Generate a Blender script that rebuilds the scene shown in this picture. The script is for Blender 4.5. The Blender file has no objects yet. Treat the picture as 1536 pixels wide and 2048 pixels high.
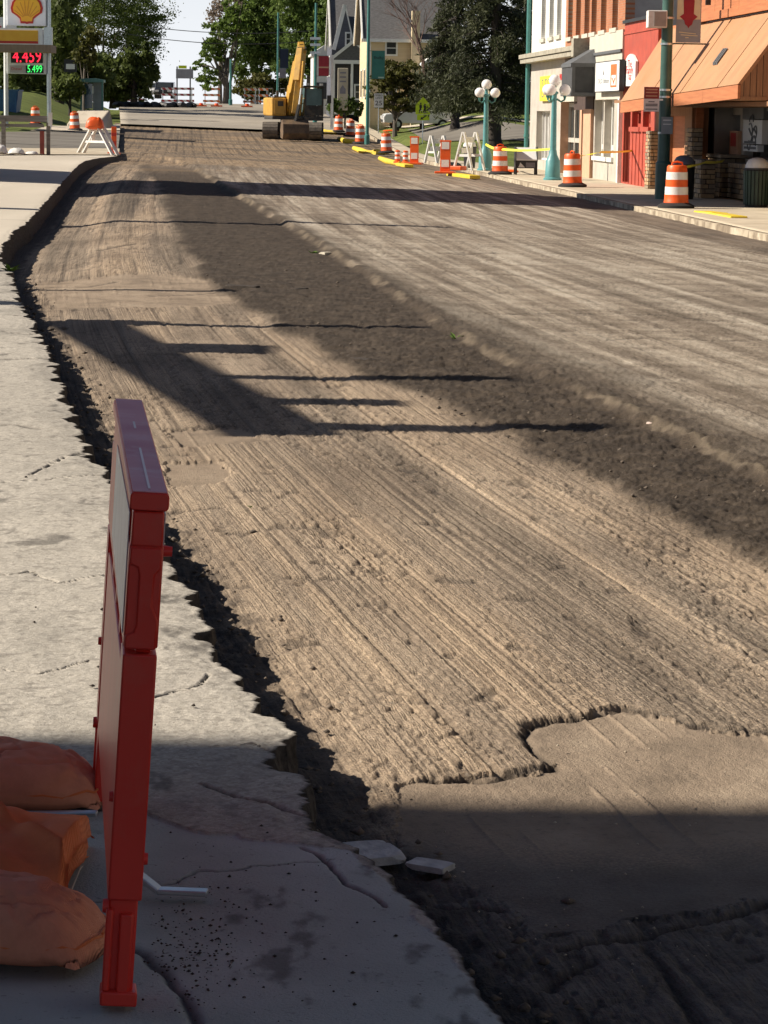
import bpy, bmesh, math, random
import numpy as np
from mathutils import Vector, Matrix, Euler
R = math.radians
rnd = random.Random(7)
scene = bpy.context.scene
COL = scene.collection

# ------------------------------------------------------------------ camera, sky, sun, exposure
F = 5500.0                       # focal length in pixels of the 1536 x 2048 photograph
CAMZ, PITCH, ROLL = 1.8, R(8.215), R(0.8)
CAMROT = Matrix.Rotation(math.pi/2-PITCH, 3, 'X') @ Matrix.Rotation(ROLL, 3, 'Z')
cd = bpy.data.cameras.new('camera'); cam = bpy.data.objects.new('camera', cd); COL.objects.link(cam)
cd.sensor_fit = 'VERTICAL'; cd.sensor_height = 36.0; cd.lens = F/2048*36.0
cd.clip_start = 0.1; cd.clip_end = 4000
cam.matrix_world = Matrix.Translation((0, 0, CAMZ)) @ CAMROT.to_4x4()
scene.camera = cam

SUN_EL = R(36); SUN_AZ = R(-90.5)          # azimuth from +Y, clockwise positive: the sun stands left of the street
sun_vec = Vector((math.sin(SUN_AZ)*math.cos(SUN_EL), math.cos(SUN_AZ)*math.cos(SUN_EL), math.sin(SUN_EL)))
w = bpy.data.worlds.new('World'); scene.world = w; w.use_nodes = True
nt = w.node_tree; bg = nt.nodes['Background']
sky = nt.nodes.new('ShaderNodeTexSky'); sky.sky_type = 'NISHITA'; sky.sun_disc = False
sky.sun_elevation = SUN_EL; sky.sun_rotation = SUN_AZ; sky.air_density = 0.6; sky.dust_density = 0.6; sky.ozone_density = 1.0
# hazy band of sky all round the horizon
wtc = nt.nodes.new('ShaderNodeTexCoord'); wsp = nt.nodes.new('ShaderNodeSeparateXYZ'); nt.links.new(wtc.outputs['Generated'], wsp.inputs[0])
wmr = nt.nodes.new('ShaderNodeMapRange'); wmr.interpolation_type = 'SMOOTHSTEP'
for k, v in ((1, -.02), (2, .22), (3, .92), (4, 0.0)): wmr.inputs[k].default_value = v
nt.links.new(wsp.outputs['Z'], wmr.inputs[0])
wmx = nt.nodes.new('ShaderNodeMix'); wmx.data_type = 'RGBA'; wmx.inputs['B'].default_value = (13.0, 13.3, 13.9, 1)
nt.links.new(wmr.outputs[0], wmx.inputs['Factor']); nt.links.new(sky.outputs[0], wmx.inputs['A'])
nt.links.new(wmx.outputs['Result'], bg.inputs[0]); bg.inputs[1].default_value = 0.05
sl = bpy.data.lights.new('sun', 'SUN'); so = bpy.data.objects.new('sun', sl); COL.objects.link(so)
sl.energy = 5.0; sl.angle = R(0.55); sl.color = (1.0, 0.91, 0.78)
so.rotation_euler = (-sun_vec).to_track_quat('-Z', 'Y').to_euler(); so.location = (-30, 0, 40)
scene.view_settings.view_transform = 'Standard'; scene.view_settings.look = 'None'
scene.view_settings.exposure = 0.62; scene.view_settings.gamma = 1.0; scene.view_settings.use_curve_mapping = False

# ------------------------------------------------------------------ numeric helpers
def hash2(xi, yi, seed):
    h = (xi.astype(np.int64)*374761393 + yi.astype(np.int64)*668265263 + seed*974126177) & 0xffffffff
    h = ((h ^ (h >> 13))*1274126177) & 0xffffffff
    h = ((h ^ (h >> 15))*2246822519) & 0xffffffff
    return ((h ^ (h >> 16)) & 0xffff)/65535.0
def vnoise(x, y, seed=0):
    x = np.asarray(x, float); y = np.asarray(y, float)
    xi = np.floor(x); yi = np.floor(y); fx = x-xi; fy = y-yi
    fx = fx*fx*(3-2*fx); fy = fy*fy*(3-2*fy)
    a = hash2(xi, yi, seed); b = hash2(xi+1, yi, seed); c = hash2(xi, yi+1, seed); d = hash2(xi+1, yi+1, seed)
    return (a+(b-a)*fx)*(1-fy)+(c+(d-c)*fx)*fy
def fbm(x, y, seed=0, oct=4, gain=.5):
    s = 0; a = 1; t = 0
    for o in range(oct):
        s = s+a*vnoise(np.asarray(x)*2**o+17.3*o, np.asarray(y)*2**o+9.1*o, seed+o); t += a; a *= gain
    return s/t
def sstep(a, b, x):
    t = np.clip((np.asarray(x, float)-a)/(b-a), 0, 1); return t*t*(3-2*t)

# ------------------------------------------------------------------ terrain: level of the old street surface
gY = [-50, 0, 20, 50, 125, 140, 150, 160, 170, 200, 266, 300, 500, 3000]
gZ = [0, 0, 0, -.2, -.2, -.1, .12, .38, .65, 1.3, 2.67, 2.5, -6, -60]
cY = [0, 20, 90, 140, 190, 250, 3000]; cZ = [0, .006, .036, .036, .02, 0, 0]
def XR(Y): return 9.87-.066*np.minimum(Y, 320)        # right kerb
def XL(Y): return -8.3-.1*np.clip(np.asarray(Y, float)-86, 0, 200)
def G(X, Y):
    X = np.asarray(X, float); Y = np.asarray(Y, float)
    xr = XR(Y)
    z = np.interp(Y, gY, gZ)+np.interp(Y, cY, cZ)*np.clip(xr-X, 0, 26)
    z = z+1.3*sstep(2.5, 8, X-xr)*sstep(125, 180, Y)*(1-sstep(230, 300, Y)*.5)
    z = z+1.3*sstep(2, 7, XL(Y)-X)*sstep(142, 188, Y)
    return z
def g(X, Y): return float(G(X, Y))
def ray(px, py):
    v = CAMROT @ Vector(((px-768)/F, (1024-py)/F, -1.0)); return v
def hit(px, py, off=0.0, y0=2.0, y1=420.0):
    """point of the terrain (raised by off) that shows at a pixel of the photograph"""
    d = ray(px, py); d = d/d.y
    ys = np.concatenate([np.arange(y0, 30, .01), np.arange(30, y1, .05)])
    zz = CAMZ+d.z*ys; gg = G(d.x*ys, ys)+off
    k = np.nonzero(zz <= gg)[0]
    i = k[0] if len(k) else len(ys)-1
    if 0 < i and len(k):
        a, b = zz[i-1]-gg[i-1], zz[i]-gg[i]
        y = ys[i-1]+(ys[i]-ys[i-1])*a/(a-b) if a != b else ys[i]
    else: y = ys[i]
    return Vector((d.x*y, y, CAMZ+d.z*y))
def at(px, py, Y):
    """point at distance Y seen at a pixel"""
    d = ray(px, py); d = d/d.y
    return Vector((d.x*Y, Y, CAMZ+d.z*Y))

# ------------------------------------------------------------------ object helpers
def link(o, parent=None):
    COL.objects.link(o)
    if parent is not None: o.parent = parent
    return o
def tag(o, label=None, cat=None, group=None, kind=None):
    if label: o['label'] = label
    if cat: o['category'] = cat
    if group: o['group'] = group
    if kind: o['kind'] = kind
    return o
def thing(name, label, cat, loc=(0, 0, 0), rz=0.0, group=None, rot=None):
    o = bpy.data.objects.new(name, None); link(o); o.empty_display_size = .2
    o.location = loc; o.rotation_euler = rot if rot else (0, 0, rz)
    return tag(o, label, cat, group)
def dup(root, loc, rz=None, label=None, scale=None):
    c = root.copy(); COL.objects.link(c); c.location = loc
    if rz is not None: c.rotation_euler = (0, 0, rz)
    if scale: c.scale = (scale,)*3 if not hasattr(scale, '__len__') else scale
    if label: c['label'] = label
    for ch in list(root.children):
        k = ch.copy(); COL.objects.link(k); k.parent = c
        for g2 in list(ch.children):
            q = g2.copy(); COL.objects.link(q); q.parent = k
    return c

class MB:
    def __init__(s): s.v = []; s.f = []; s.m = []; s.cur = 0
    def mat(s, i): s.cur = i; return s
    def add(s, vs, fs, M=None):
        b = len(s.v)
        s.v += [tuple(M @ Vector(p)) if M is not None else tuple(p) for p in vs]
        for f in fs: s.f.append(tuple(i+b for i in f)); s.m.append(s.cur)
        return s
    def box(s, x0, x1, y0, y1, z0, z1, M=None):
        vs = [(x0, y0, z0), (x1, y0, z0), (x1, y1, z0), (x0, y1, z0), (x0, y0, z1), (x1, y0, z1), (x1, y1, z1), (x0, y1, z1)]
        return s.add(vs, [(0, 3, 2, 1), (4, 5, 6, 7), (0, 1, 5, 4), (1, 2, 6, 5), (2, 3, 7, 6), (3, 0, 4, 7)], M)
    def cbox(s, c, d, M=None):
        return s.box(c[0]-d[0]/2, c[0]+d[0]/2, c[1]-d[1]/2, c[1]+d[1]/2, c[2]-d[2]/2, c[2]+d[2]/2, M)
    def bar(s, p0, p1, wx, wy=None, up=(0, 0, 1)):
        p0 = Vector(p0); p1 = Vector(p1); d = p1-p0; wy = wy or wx
        z = d.normalized(); u = Vector(up)
        if abs(z.dot(u)) > .99: u = Vector((0, 1, 0))
        x = u.cross(z).normalized(); y = z.cross(x)
        M = Matrix((x, y, z)).transposed().to_4x4(); M.translation = p0
        return s.box(-wx/2, wx/2, -wy/2, wy/2, 0, d.length, M)
    def tube(s, pts, r, n=10, cap=True):
        pts = [Vector(p) for p in pts]; rs = r if hasattr(r, '__len__') else [r]*len(pts)
        b = len(s.v); prev = None
        for i, p in enumerate(pts):
            t = (pts[min(i+1, len(pts)-1)]-pts[max(i-1, 0)])
            t = t.normalized() if t.length > 1e-9 else Vector((0, 0, 1))
            if prev is None:
                u = Vector((0, 0, 1)) if abs(t.z) < .9 else Vector((1, 0, 0)); x = u.cross(t).normalized()
            else:
                x = (prev-t*prev.dot(t)).normalized()
            prev = x; y = t.cross(x)
            for k in range(n):
                a = 2*math.pi*k/n; s.v.append(tuple(p+(x*math.cos(a)+y*math.sin(a))*rs[i]))
        for i in range(len(pts)-1):
            for k in range(n):
                k2 = (k+1) % n
                s.f.append((b+i*n+k, b+i*n+k2, b+(i+1)*n+k2, b+(i+1)*n+k)); s.m.append(s.cur)
        if cap:
            s.f.append(tuple(b+k for k in range(n))[::-1]); s.m.append(s.cur)
            s.f.append(tuple(b+(len(pts)-1)*n+k for k in range(n))); s.m.append(s.cur)
        return s
    def lathe(s, prof, n=20, c=(0, 0, 0), cap=True):
        return s.tube([(c[0], c[1], c[2]+z) for r, z in prof], [r for r, z in prof], n, cap) if False else s._lathe(prof, n, c, cap)
    def _lathe(s, prof, n, c, cap):
        b = len(s.v)
        for r, z in prof:
            for k in range(n):
                a = 2*math.pi*k/n; s.v.append((c[0]+r*math.cos(a), c[1]+r*math.sin(a), c[2]+z))
        for i in range(len(prof)-1):
            for k in range(n):
                k2 = (k+1) % n; s.f.append((b+i*n+k, b+i*n+k2, b+(i+1)*n+k2, b+(i+1)*n+k)); s.m.append(s.cur)
        if cap:
            s.f.append(tuple(b+k for k in range(n))[::-1]); s.m.append(s.cur)
            s.f.append(tuple(b+(len(prof)-1)*n+k for k in range(n))); s.m.append(s.cur)
        return s
    def ball(s, c, r, n=14, m=9, sc=(1, 1, 1)):
        prof = [(max(1e-4, r*math.sin(math.pi*i/m)), -r*math.cos(math.pi*i/m)) for i in range(m+1)]
        b = len(s.v); s._lathe(prof, n, (0, 0, 0), False)
        s.v[b:] = [(c[0]+x*sc[0], c[1]+y*sc[1], c[2]+z*sc[2]) for x, y, z in s.v[b:]]
        return s
    def prism(s, poly, d0, d1, M=None):
        """polygon in local x,z extruded along local y from d0 to d1"""
        n = len(poly)
        vs = [(x, d0, z) for x, z in poly]+[(x, d1, z) for x, z in poly]
        fs = [tuple(range(n)), tuple(range(2*n-1, n-1, -1))]+[((i+1) % n, i, n+i, n+(i+1) % n) for i in range(n)]
        return s.add(vs, fs, M)
    def build(s, name, mats, parent=None, smooth=False, loc=None, bevel=0, angle=40):
        me = bpy.data.meshes.new(name); me.from_pydata(s.v, [], s.f)
        for m in (mats if isinstance(mats, (list, tuple)) else [mats]): me.materials.append(m)
        if any(s.m): me.polygons.foreach_set('material_index', s.m)
        bm = bmesh.new(); bm.from_mesh(me); bmesh.ops.recalc_face_normals(bm, faces=bm.faces); bm.to_mesh(me); bm.free()
        if smooth: me.polygons.foreach_set('use_smooth', [True]*len(me.polygons)); me.set_sharp_from_angle(angle=R(angle))
        me.update()
        o = bpy.data.objects.new(name, me); link(o, parent)
        if loc is not None: o.location = loc
        if bevel:
            md = o.modifiers.new('bevel', 'BEVEL'); md.width = bevel; md.segments = 2; md.limit_method = 'ANGLE'; md.angle_limit = R(35)
        return o
def np_mesh(name, V, Q, mats, smooth=True, attrs=None, mi=None):
    me = bpy.data.meshes.new(name); n = len(V); k = Q.shape[1]
    me.vertices.add(n); me.vertices.foreach_set('co', np.ascontiguousarray(V, np.float32).ravel())
    me.loops.add(len(Q)*k); me.loops.foreach_set('vertex_index', np.ascontiguousarray(Q, np.int32).ravel())
    me.polygons.add(len(Q)); me.polygons.foreach_set('loop_start', np.arange(0, len(Q)*k, k, dtype=np.int32))
    if smooth: me.polygons.foreach_set('use_smooth', np.ones(len(Q), bool))
    for m in (mats if isinstance(mats, (list, tuple)) else [mats]): me.materials.append(m)
    if mi is not None: me.polygons.foreach_set('material_index', np.ascontiguousarray(mi, np.int32))
    me.update(calc_edges=True); me.validate()
    for a, val in (attrs or {}).items():
        at_ = me.attributes.new(a, 'FLOAT', 'POINT'); at_.data.foreach_set('value', np.ascontiguousarray(val, np.float32).ravel())
    return bpy.data.objects.new(name, me)
def grid_quads(nr, nc):
    i = np.arange(nr-1)[:, None]*nc+np.arange(nc-1)[None, :]
    return np.stack([i, i+1, i+nc+1, i+nc], -1).reshape(-1, 4)

# ------------------------------------------------------------------ materials
def nodes_of(m):
    m.use_nodes = True; nt = m.node_tree; return nt, nt.nodes, nt.links, nt.nodes['Principled BSDF']
def mat(name, c1, c2=None, rough=.7, scale=6.0, bump=0.0, bscale=40.0, metal=0.0, spec=.5, detail=5, coat=0, stretch=None, bdist=.02, dirt=None, dscale=1.5, world=False):
    m = bpy.data.materials.new(name); nt, N, L, B = nodes_of(m)
    B.inputs['Roughness'].default_value = rough; B.inputs['Metallic'].default_value = metal; B.inputs['Specular IOR Level'].default_value = spec
    if coat: B.inputs['Coat Weight'].default_value = coat
    c2 = c2 or tuple(x*.82 for x in c1)
    tc = N.new('ShaderNodeTexCoord'); vec = tc.outputs['Object']
    if world: ge = N.new('ShaderNodeNewGeometry'); vec = ge.outputs['Position']
    if stretch:
        mp = N.new('ShaderNodeMapping'); mp.inputs['Scale'].default_value = stretch; L.new(vec, mp.inputs[0]); vec = mp.outputs[0]
    no = N.new('ShaderNodeTexNoise'); no.inputs['Scale'].default_value = scale; no.inputs['Detail'].default_value = detail; L.new(vec, no.inputs[0])
    cr = N.new('ShaderNodeValToRGB'); cr.color_ramp.elements[0].position = .35; cr.color_ramp.elements[1].position = .65
    cr.color_ramp.elements[0].color = (*c2, 1); cr.color_ramp.elements[1].color = (*c1, 1)
    L.new(no.outputs[0], cr.inputs[0]); out = cr.outputs[0]
    if dirt:
        n2 = N.new('ShaderNodeTexNoise'); n2.inputs['Scale'].default_value = dscale; n2.inputs['Detail'].default_value = 8; n2.inputs['Roughness'].default_value = .7; L.new(vec, n2.inputs[0])
        r2 = N.new('ShaderNodeValToRGB'); r2.color_ramp.elements[0].position = .5; r2.color_ramp.elements[1].position = .75; L.new(n2.outputs[0], r2.inputs[0])
        mx = N.new('ShaderNodeMix'); mx.data_type = 'RGBA'; mx.inputs['B'].default_value = (*dirt, 1)
        L.new(r2.outputs[0], mx.inputs['Factor']); L.new(out, mx.inputs['A']); out = mx.outputs['Result']
    L.new(out, B.inputs['Base Color'])
    if bump:
        n3 = N.new('ShaderNodeTexNoise'); n3.inputs['Scale'].default_value = bscale; n3.inputs['Detail'].default_value = 6; L.new(vec, n3.inputs[0])
        bp = N.new('ShaderNodeBump'); bp.inputs['Strength'].default_value = bump; bp.inputs['Distance'].default_value = bdist
        L.new(n3.outputs[0], bp.inputs['Height']); L.new(bp.outputs[0], B.inputs['Normal'])
    return m
def glow(name, c, strength):
    m = bpy.data.materials.new(name); nt, N, L, B = nodes_of(m)
    B.inputs['Base Color'].default_value = (*[x*.5 for x in c], 1); B.inputs['Emission Color'].default_value = (*c, 1); B.inputs['Emission Strength'].default_value = strength
    return m
def glassy(name, c, rough=.08):
    m = bpy.data.materials.new(name); nt, N, L, B = nodes_of(m)
    tc = N.new('ShaderNodeTexCoord'); no = N.new('ShaderNodeTexNoise'); no.inputs['Scale'].default_value = 1.7; L.new(tc.outputs['Object'], no.inputs[0])
    cr = N.new('ShaderNodeValToRGB'); cr.color_ramp.elements[0].color = (*[x*.5 for x in c], 1); cr.color_ramp.elements[1].color = (*[x*1.5 for x in c], 1)
    L.new(no.outputs[0], cr.inputs[0]); L.new(cr.outputs[0], B.inputs['Base Color']); B.inputs['Roughness'].default_value = rough; B.inputs['Specular IOR Level'].default_value = .8
    return m
# ------------------------------------------------------------------ ground sheets
CUT = -.158                                    # the milled road lies this far below the old surface
def pts(pl, off=0.0): return np.array([tuple(hit(x, y, off))[:2] for x, y in pl])
EDGE_PX = [(240, 311), (196, 316), (168, 322), (150, 335), (105, 386), (51, 444), (23, 464), (0, 499), (-4, 512), (8, 532), (23, 570), (48, 620), (74, 667), (98, 722),
           (117, 761), (129, 800), (160, 870), (185, 920), (215, 960), (290, 1060), (355, 1160), (390, 1205), (402, 1262), (432, 1320), (490, 1390), (530, 1440),
           (558, 1500), (602, 1580), (650, 1640), (705, 1695), (800, 1785), (850, 1850), (905, 1905), (975, 2000), (1010, 2060)]
E = pts(EDGE_PX)[::-1]
E = np.vstack([[E[0, 0]+.45, 2.0], E]); o_ = np.argsort(E[:, 1]); E = E[o_]
def XE(Y): return np.interp(Y, E[:, 1], E[:, 0])
def cheading(Y): return np.interp(Y, [0, 12, 20, 30, 45, 80, 300], [-.2, -.19, -.15, -.115, -.09, -.075, -.07])
_ys = np.arange(0, 300, .25); _c = np.concatenate([[0], np.cumsum(cheading(_ys[:-1])*.25)])
def CX(Y): return np.interp(Y, _ys, _c)
def seg_dist(X, Y, P, ky=1.0):
    """signed distance to an open polyline: positive on its right-hand (+X) side; ky shrinks Y"""
    d2 = np.full(X.shape, 1e9); sg = np.ones(X.shape)
    for a, b in zip(P[:-1], P[1:]):
        ax, ay, bx, by = a[0], a[1]*ky, b[0], b[1]*ky
        dx, dy = bx-ax, by-ay; L2 = dx*dx+dy*dy+1e-12
        t = np.clip(((X-ax)*dx+(Y*ky-ay)*dy)/L2, 0, 1)
        ex, ey = X-(ax+t*dx), Y*ky-(ay+t*dy); q = ex*ex+ey*ey
        cr = dx*ey-dy*ex; m = q < d2; d2 = np.where(m, q, d2); sg = np.where(m, np.where(cr < 0, 1, -1), sg)
    return np.sqrt(d2)*sg
def in_poly(X, Y, P):
    c = np.zeros(X.shape, bool); n = len(P); j = n-1
    for i in range(n):
        xi, yi, xj, yj = P[i, 0], P[i, 1], P[j, 0], P[j, 1]
        c ^= ((yi > Y) != (yj > Y)) & (X < (xj-xi)*(Y-yi)/(yj-yi+1e-12)+xi); j = i
    return c
def rows_for(y0, y1, k=.8):
    r = [y0]
    while r[-1] < y1: r.append(r[-1]+max(.0055, k*r[-1]**2/(1.9*2750)))
    return np.array(r)

# --- milled road -------------------------------------------------
SOILL = pts([(290, 345), (305, 360), (318, 385), (335, 430), (365, 500), (400, 550), (470, 610), (560, 660), (660, 715), (760, 770), (850, 815), (1000, 872), (1100, 932), (1250, 1003), (1400, 1078), (1536, 1145), (1750, 1260), (2100, 1480)], CUT)[::-1]
STEP = pts([(300, 311), (340, 320), (380, 334), (440, 371), (478, 397), (540, 433), (600, 470), (700, 533), (800, 600), (900, 670), (1000, 722), (1130, 780), (1320, 865), (1536, 965), (1800, 1100), (2300, 1400)], CUT)[::-1]
SOILR = pts([(300, 308), (372, 322), (450, 371), (500, 400), (620, 470), (720, 530), (850, 600), (1000, 655), (1200, 745), (1400, 830), (1536, 890), (1900, 1080), (2400, 1400)], CUT)[::-1]
PATCH = [pts(p, CUT) for p in (
    [(800, 1560), (860, 1548), (960, 1551), (1110, 1519), (1062, 1490), (1047, 1462), (1060, 1437), (1190, 1416), (1250, 1408), (1330, 1424), (1400, 1441), (1450, 1452), (1536, 1458), (1900, 1475), (1900, 1760), (1536, 1800), (1300, 1830), (1100, 1860), (950, 1770), (800, 1690)],
    [(60, 552), (300, 546), (470, 562), (500, 600), (420, 612), (110, 616)],
    [(335, 858), (480, 852), (540, 880), (360, 893)], [(330, 925), (440, 922), (470, 945), (430, 968), (345, 972)],
    [(470, 1640), (600, 1600), (640, 1690), (560, 1710)])]
rY = rows_for(3.0, 175.0)
nd = 520
tl = np.linspace(0, 1, nd)
xa = XE(rY)-.3; xa = np.where(rY > 96, -.0955*rY-.6, xa)
xb = np.minimum(.142*rY+.35, XR(rY)+.12); xb = np.maximum(xb, xa+3)
xc = np.maximum(XR(rY)+.12, xb+.05)
XX = np.concatenate([xa[:, None]+(xb-xa)[:, None]*tl[None], xb[:, None]+(xc-xb)[:, None]*np.linspace(0, 1, 24)[None, 1:]], 1)
YY = np.repeat(rY[:, None], XX.shape[1], 1)
U = XX-CX(YY)
far = sstep(14, 60, YY)
sdL = seg_dist(XX, YY, SOILL, .5); sdR = seg_dist(XX, YY, SOILR, .5); sdS = seg_dist(XX, YY, STEP, .6)
wob = (fbm(XX*2.2, YY*.7, 3)-.5)
soil = sstep(-.10, .17, sdL+wob*.4)*(1-sstep(-.25, .30, sdR+wob*.7))
soil = soil*(1-sstep(84, 92, YY))*(1-.42*sstep(-.02, .30, sdS))
ridge_line = np.exp(-((sdS+(fbm(XX*5, YY*2.5, 19, 4)-.5)*.22)/(.022+.0008*YY))**2)*sstep(.50, .64, fbm(XX*2.5, YY*.9, 20, 4))*(1-sstep(75, 95, YY))
right = sstep(-.09, .05, sdS+(fbm(XX*3, YY*1.5, 9)-.5)*.16)*(1-sstep(100, 130, YY))
smooth = np.zeros(XX.shape)
for P in PATCH:
    wx = XX+(fbm(XX*8, YY*8, 21, 6, .7)-.5)*.12; wy = YY+(fbm(XX*6, YY*6, 31, 6, .7)-.5)*.24
    smooth = np.maximum(smooth, in_poly(wx, wy, P).astype(float))
def ridge(u, f, seed): return vnoise(u*f, u*0+seed*3.7, seed)
mod = fbm(U*1.2, YY*.25, 5)
gr_f = ridge(U+.004*vnoise(YY*1.3, U*9, 8), 60, 1)-.5                                # tooth marks
gr_m = np.abs(ridge(U, 17, 2)-.5)*2
Uw = U+.012*(fbm(U*2, YY*.5, 12)-.5)
line = np.exp(-((((Uw*2.3+.35*ridge(U, 1.3, 4)) % 1)-.5)/(.020*(1+YY/22)))**2)+.9*np.exp(-((((Uw*6.3+.3*ridge(U, 2.1, 6)) % 1)-.5)/(.035*(1+YY/40)))**2)*sstep(.42, .56, fbm(U*3, YY*.15, 14))+.7*np.exp(-((((Uw*14.7) % 1)-.5)/.08)**2)*sstep(.45, .6, fbm(U*4, YY*.22, 15))
streak = fbm(U*2.6, YY*.05, 16, 5)
rough = fbm(XX*14, YY*10, 41, 4)-.5
grain = fbm(XX*55, YY*40, 46, 3)-.5
gmask = (1-smooth*.93)*(1-soil)*(1-right*.30)
gs = 1-.55*sstep(.5, .8, fbm(U*.8, YY*.1, 61))
zz = gmask*gs*((gr_m-.5)*.003-line*.008+rough*.008+grain*.012)
pit = np.maximum(sstep(.66, .80, fbm(XX*8, YY*5, 71, 4)), .8*sstep(.60, .70, fbm(XX*38, YY*16, 72, 2))*sstep(.42, .6, fbm(U*2.2, YY*.5, 73)))*gmask
zz -= pit*.010
# smooth sandy patches lie a little lower, with faint scratches left by the drum
smooth *= 1-.95*sstep(7.45, 7.05, YY+(fbm(XX*3, YY*3, 83)-.5)*.5)*sstep(8.5, 8.0, YY)  # fades the sand out along the building's shadow line, shade put into colour
shade_dark = sstep(7.5, 7.0, YY+(fbm(XX*2, YY*2, 84)-.5)*.6)  # painted shade: darkens the road from the shadow line towards the viewer
scr = np.exp(-((((U*9.3+.4*ridge(U, 3, 82)) % 1)-.5)/.05)**2)*sstep(.50, .57, fbm(U*5, YY*.9, 81))
zz += smooth*(-.016+(fbm(XX*4, YY*3, 91)-.5)*.008+grain*.003+scr*.0075)
zz += soil*((fbm(XX*5, YY*4, 101, 5)-.5)*.04+(fbm(XX*24, YY*16, 111, 4)-.5)*.036*sstep(60, 14, YY)+grain*.012+.02)
zz += right*(np.interp(YY, [0, 16, 42, 60, 200], [.035, .045, .07, .085, .08])+(fbm(XX*3, YY*1.2, 121, 5)-.5)*.012+rough*.008)
# gutter along the right kerb: lower strip
gut = sstep(-1.5, -.9, XX-XR(YY))*(1-sstep(105, 120, YY)); zz -= gut*.03
zz += (fbm(XX*.5, YY*.2, 131)-.5)*.03
de = XX-XE(YY); zz -= .12*sstep(1.5, .6, de)*sstep(28, 36, YY)*sstep(94, 84, YY); zz += (1-smooth)*sstep(.55, .05, de)*sstep(96, 85, YY)*((fbm(XX*16, YY*11, 141, 4)-.5)*.03-.03)
# transverse cuts, seams and cracks in the milled surface (pixel polylines on the road)
CR = [[(345, 1020), (395, 1018), (440, 1014)], [(330, 857), (400, 854), (470, 850)], [(300, 590), (400, 586), (470, 583), (480, 580)],
      [(150, 495), (210, 498), (270, 488)], [(110, 566), (180, 566), (230, 560)], [(960, 640), (1060, 636), (1200, 636), (1330, 640), (1420, 652), (1536, 658)],
      [(820, 512), (880, 515), (940, 513), (1000, 516), (1060, 518)], [(840, 517), (930, 518), (1000, 513)], [(1400, 590), (1480, 592), (1536, 590)],
      [(1200, 690), (1300, 685), (1420, 692), (1536, 690)], [(860, 1548), (960, 1551), (1112, 1520)], [(1047, 1440), (1060, 1437), (1190, 1416), (1250, 1408), (1330, 1425), (1400, 1441), (1450, 1452), (1536, 1459)],
      [(1060, 1440), (1045, 1462), (1065, 1490), (1108, 1518)], [(1130, 1890), (1250, 1870), (1400, 1840), (1536, 1800)], [(1290, 1880), (1330, 1930), (1400, 2048)],
      [(1180, 1905), (1100, 1960)], [(700, 1740), (800, 1770), (900, 1800), (1000, 1810)], [(900, 1860), (940, 1920), (960, 2000), (970, 2050)]]
dark = np.zeros(XX.shape)
for i, p in enumerate(CR):
    P = pts(p, CUT); m = (YY > P[:, 1].min()-.6) & (YY < P[:, 1].max()+.6) & (XX > P[:, 0].min()-.5) & (XX < P[:, 0].max()+.5)
    if not m.any(): continue
    x, y = XX[m], YY[m]; wv = (fbm(x*12, y*9, 200+i)-.5)*.09
    dd = np.abs(seg_dist(x, y+wv, P)); wd = .010+.0007*y+.035*(fbm(x*8, y*5, 230+i)-.4).clip(0)
    q = np.exp(-(dd/wd)**2); dark[m] = np.maximum(dark[m], q); zz[m] -= q*.014
dark = np.maximum(dark, (1-smooth)*sstep(.36, .20, de+(fbm(XX*12, YY*8, 145)-.5)*.22)*sstep(96, 85, YY)*.95)  # blackens the road colour beside the cut to deepen its shade
clod = sstep(.60, .72, fbm(XX*9, YY*7, 301, 4))*soil
dark = np.maximum(dark, pit*.6); dark = np.maximum(dark, gmask*gs*line.clip(0, 1)*(.5+.3*sstep(15, 35, YY))*sstep(.32, .55, fbm(U*5, YY*.6, 17)))
fines = sstep(.42, .62, fbm(XX*1.1, YY*.35, 311, 5))             # pale dust lying on the surface
ZZ = G(XX, YY)+CUT+zz
road_attr = dict(soil=soil.ravel(), smooth=smooth.ravel(), right=right.ravel(), dark=dark.ravel(), fines=fines.ravel(), streak=streak.ravel(), gut=gut.ravel(), far=sstep(70, 105, YY).ravel(), u=U.ravel(), gm=(gmask*gs).ravel(), bare=shade_dark.ravel(), ridge=ridge_line.ravel())

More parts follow.
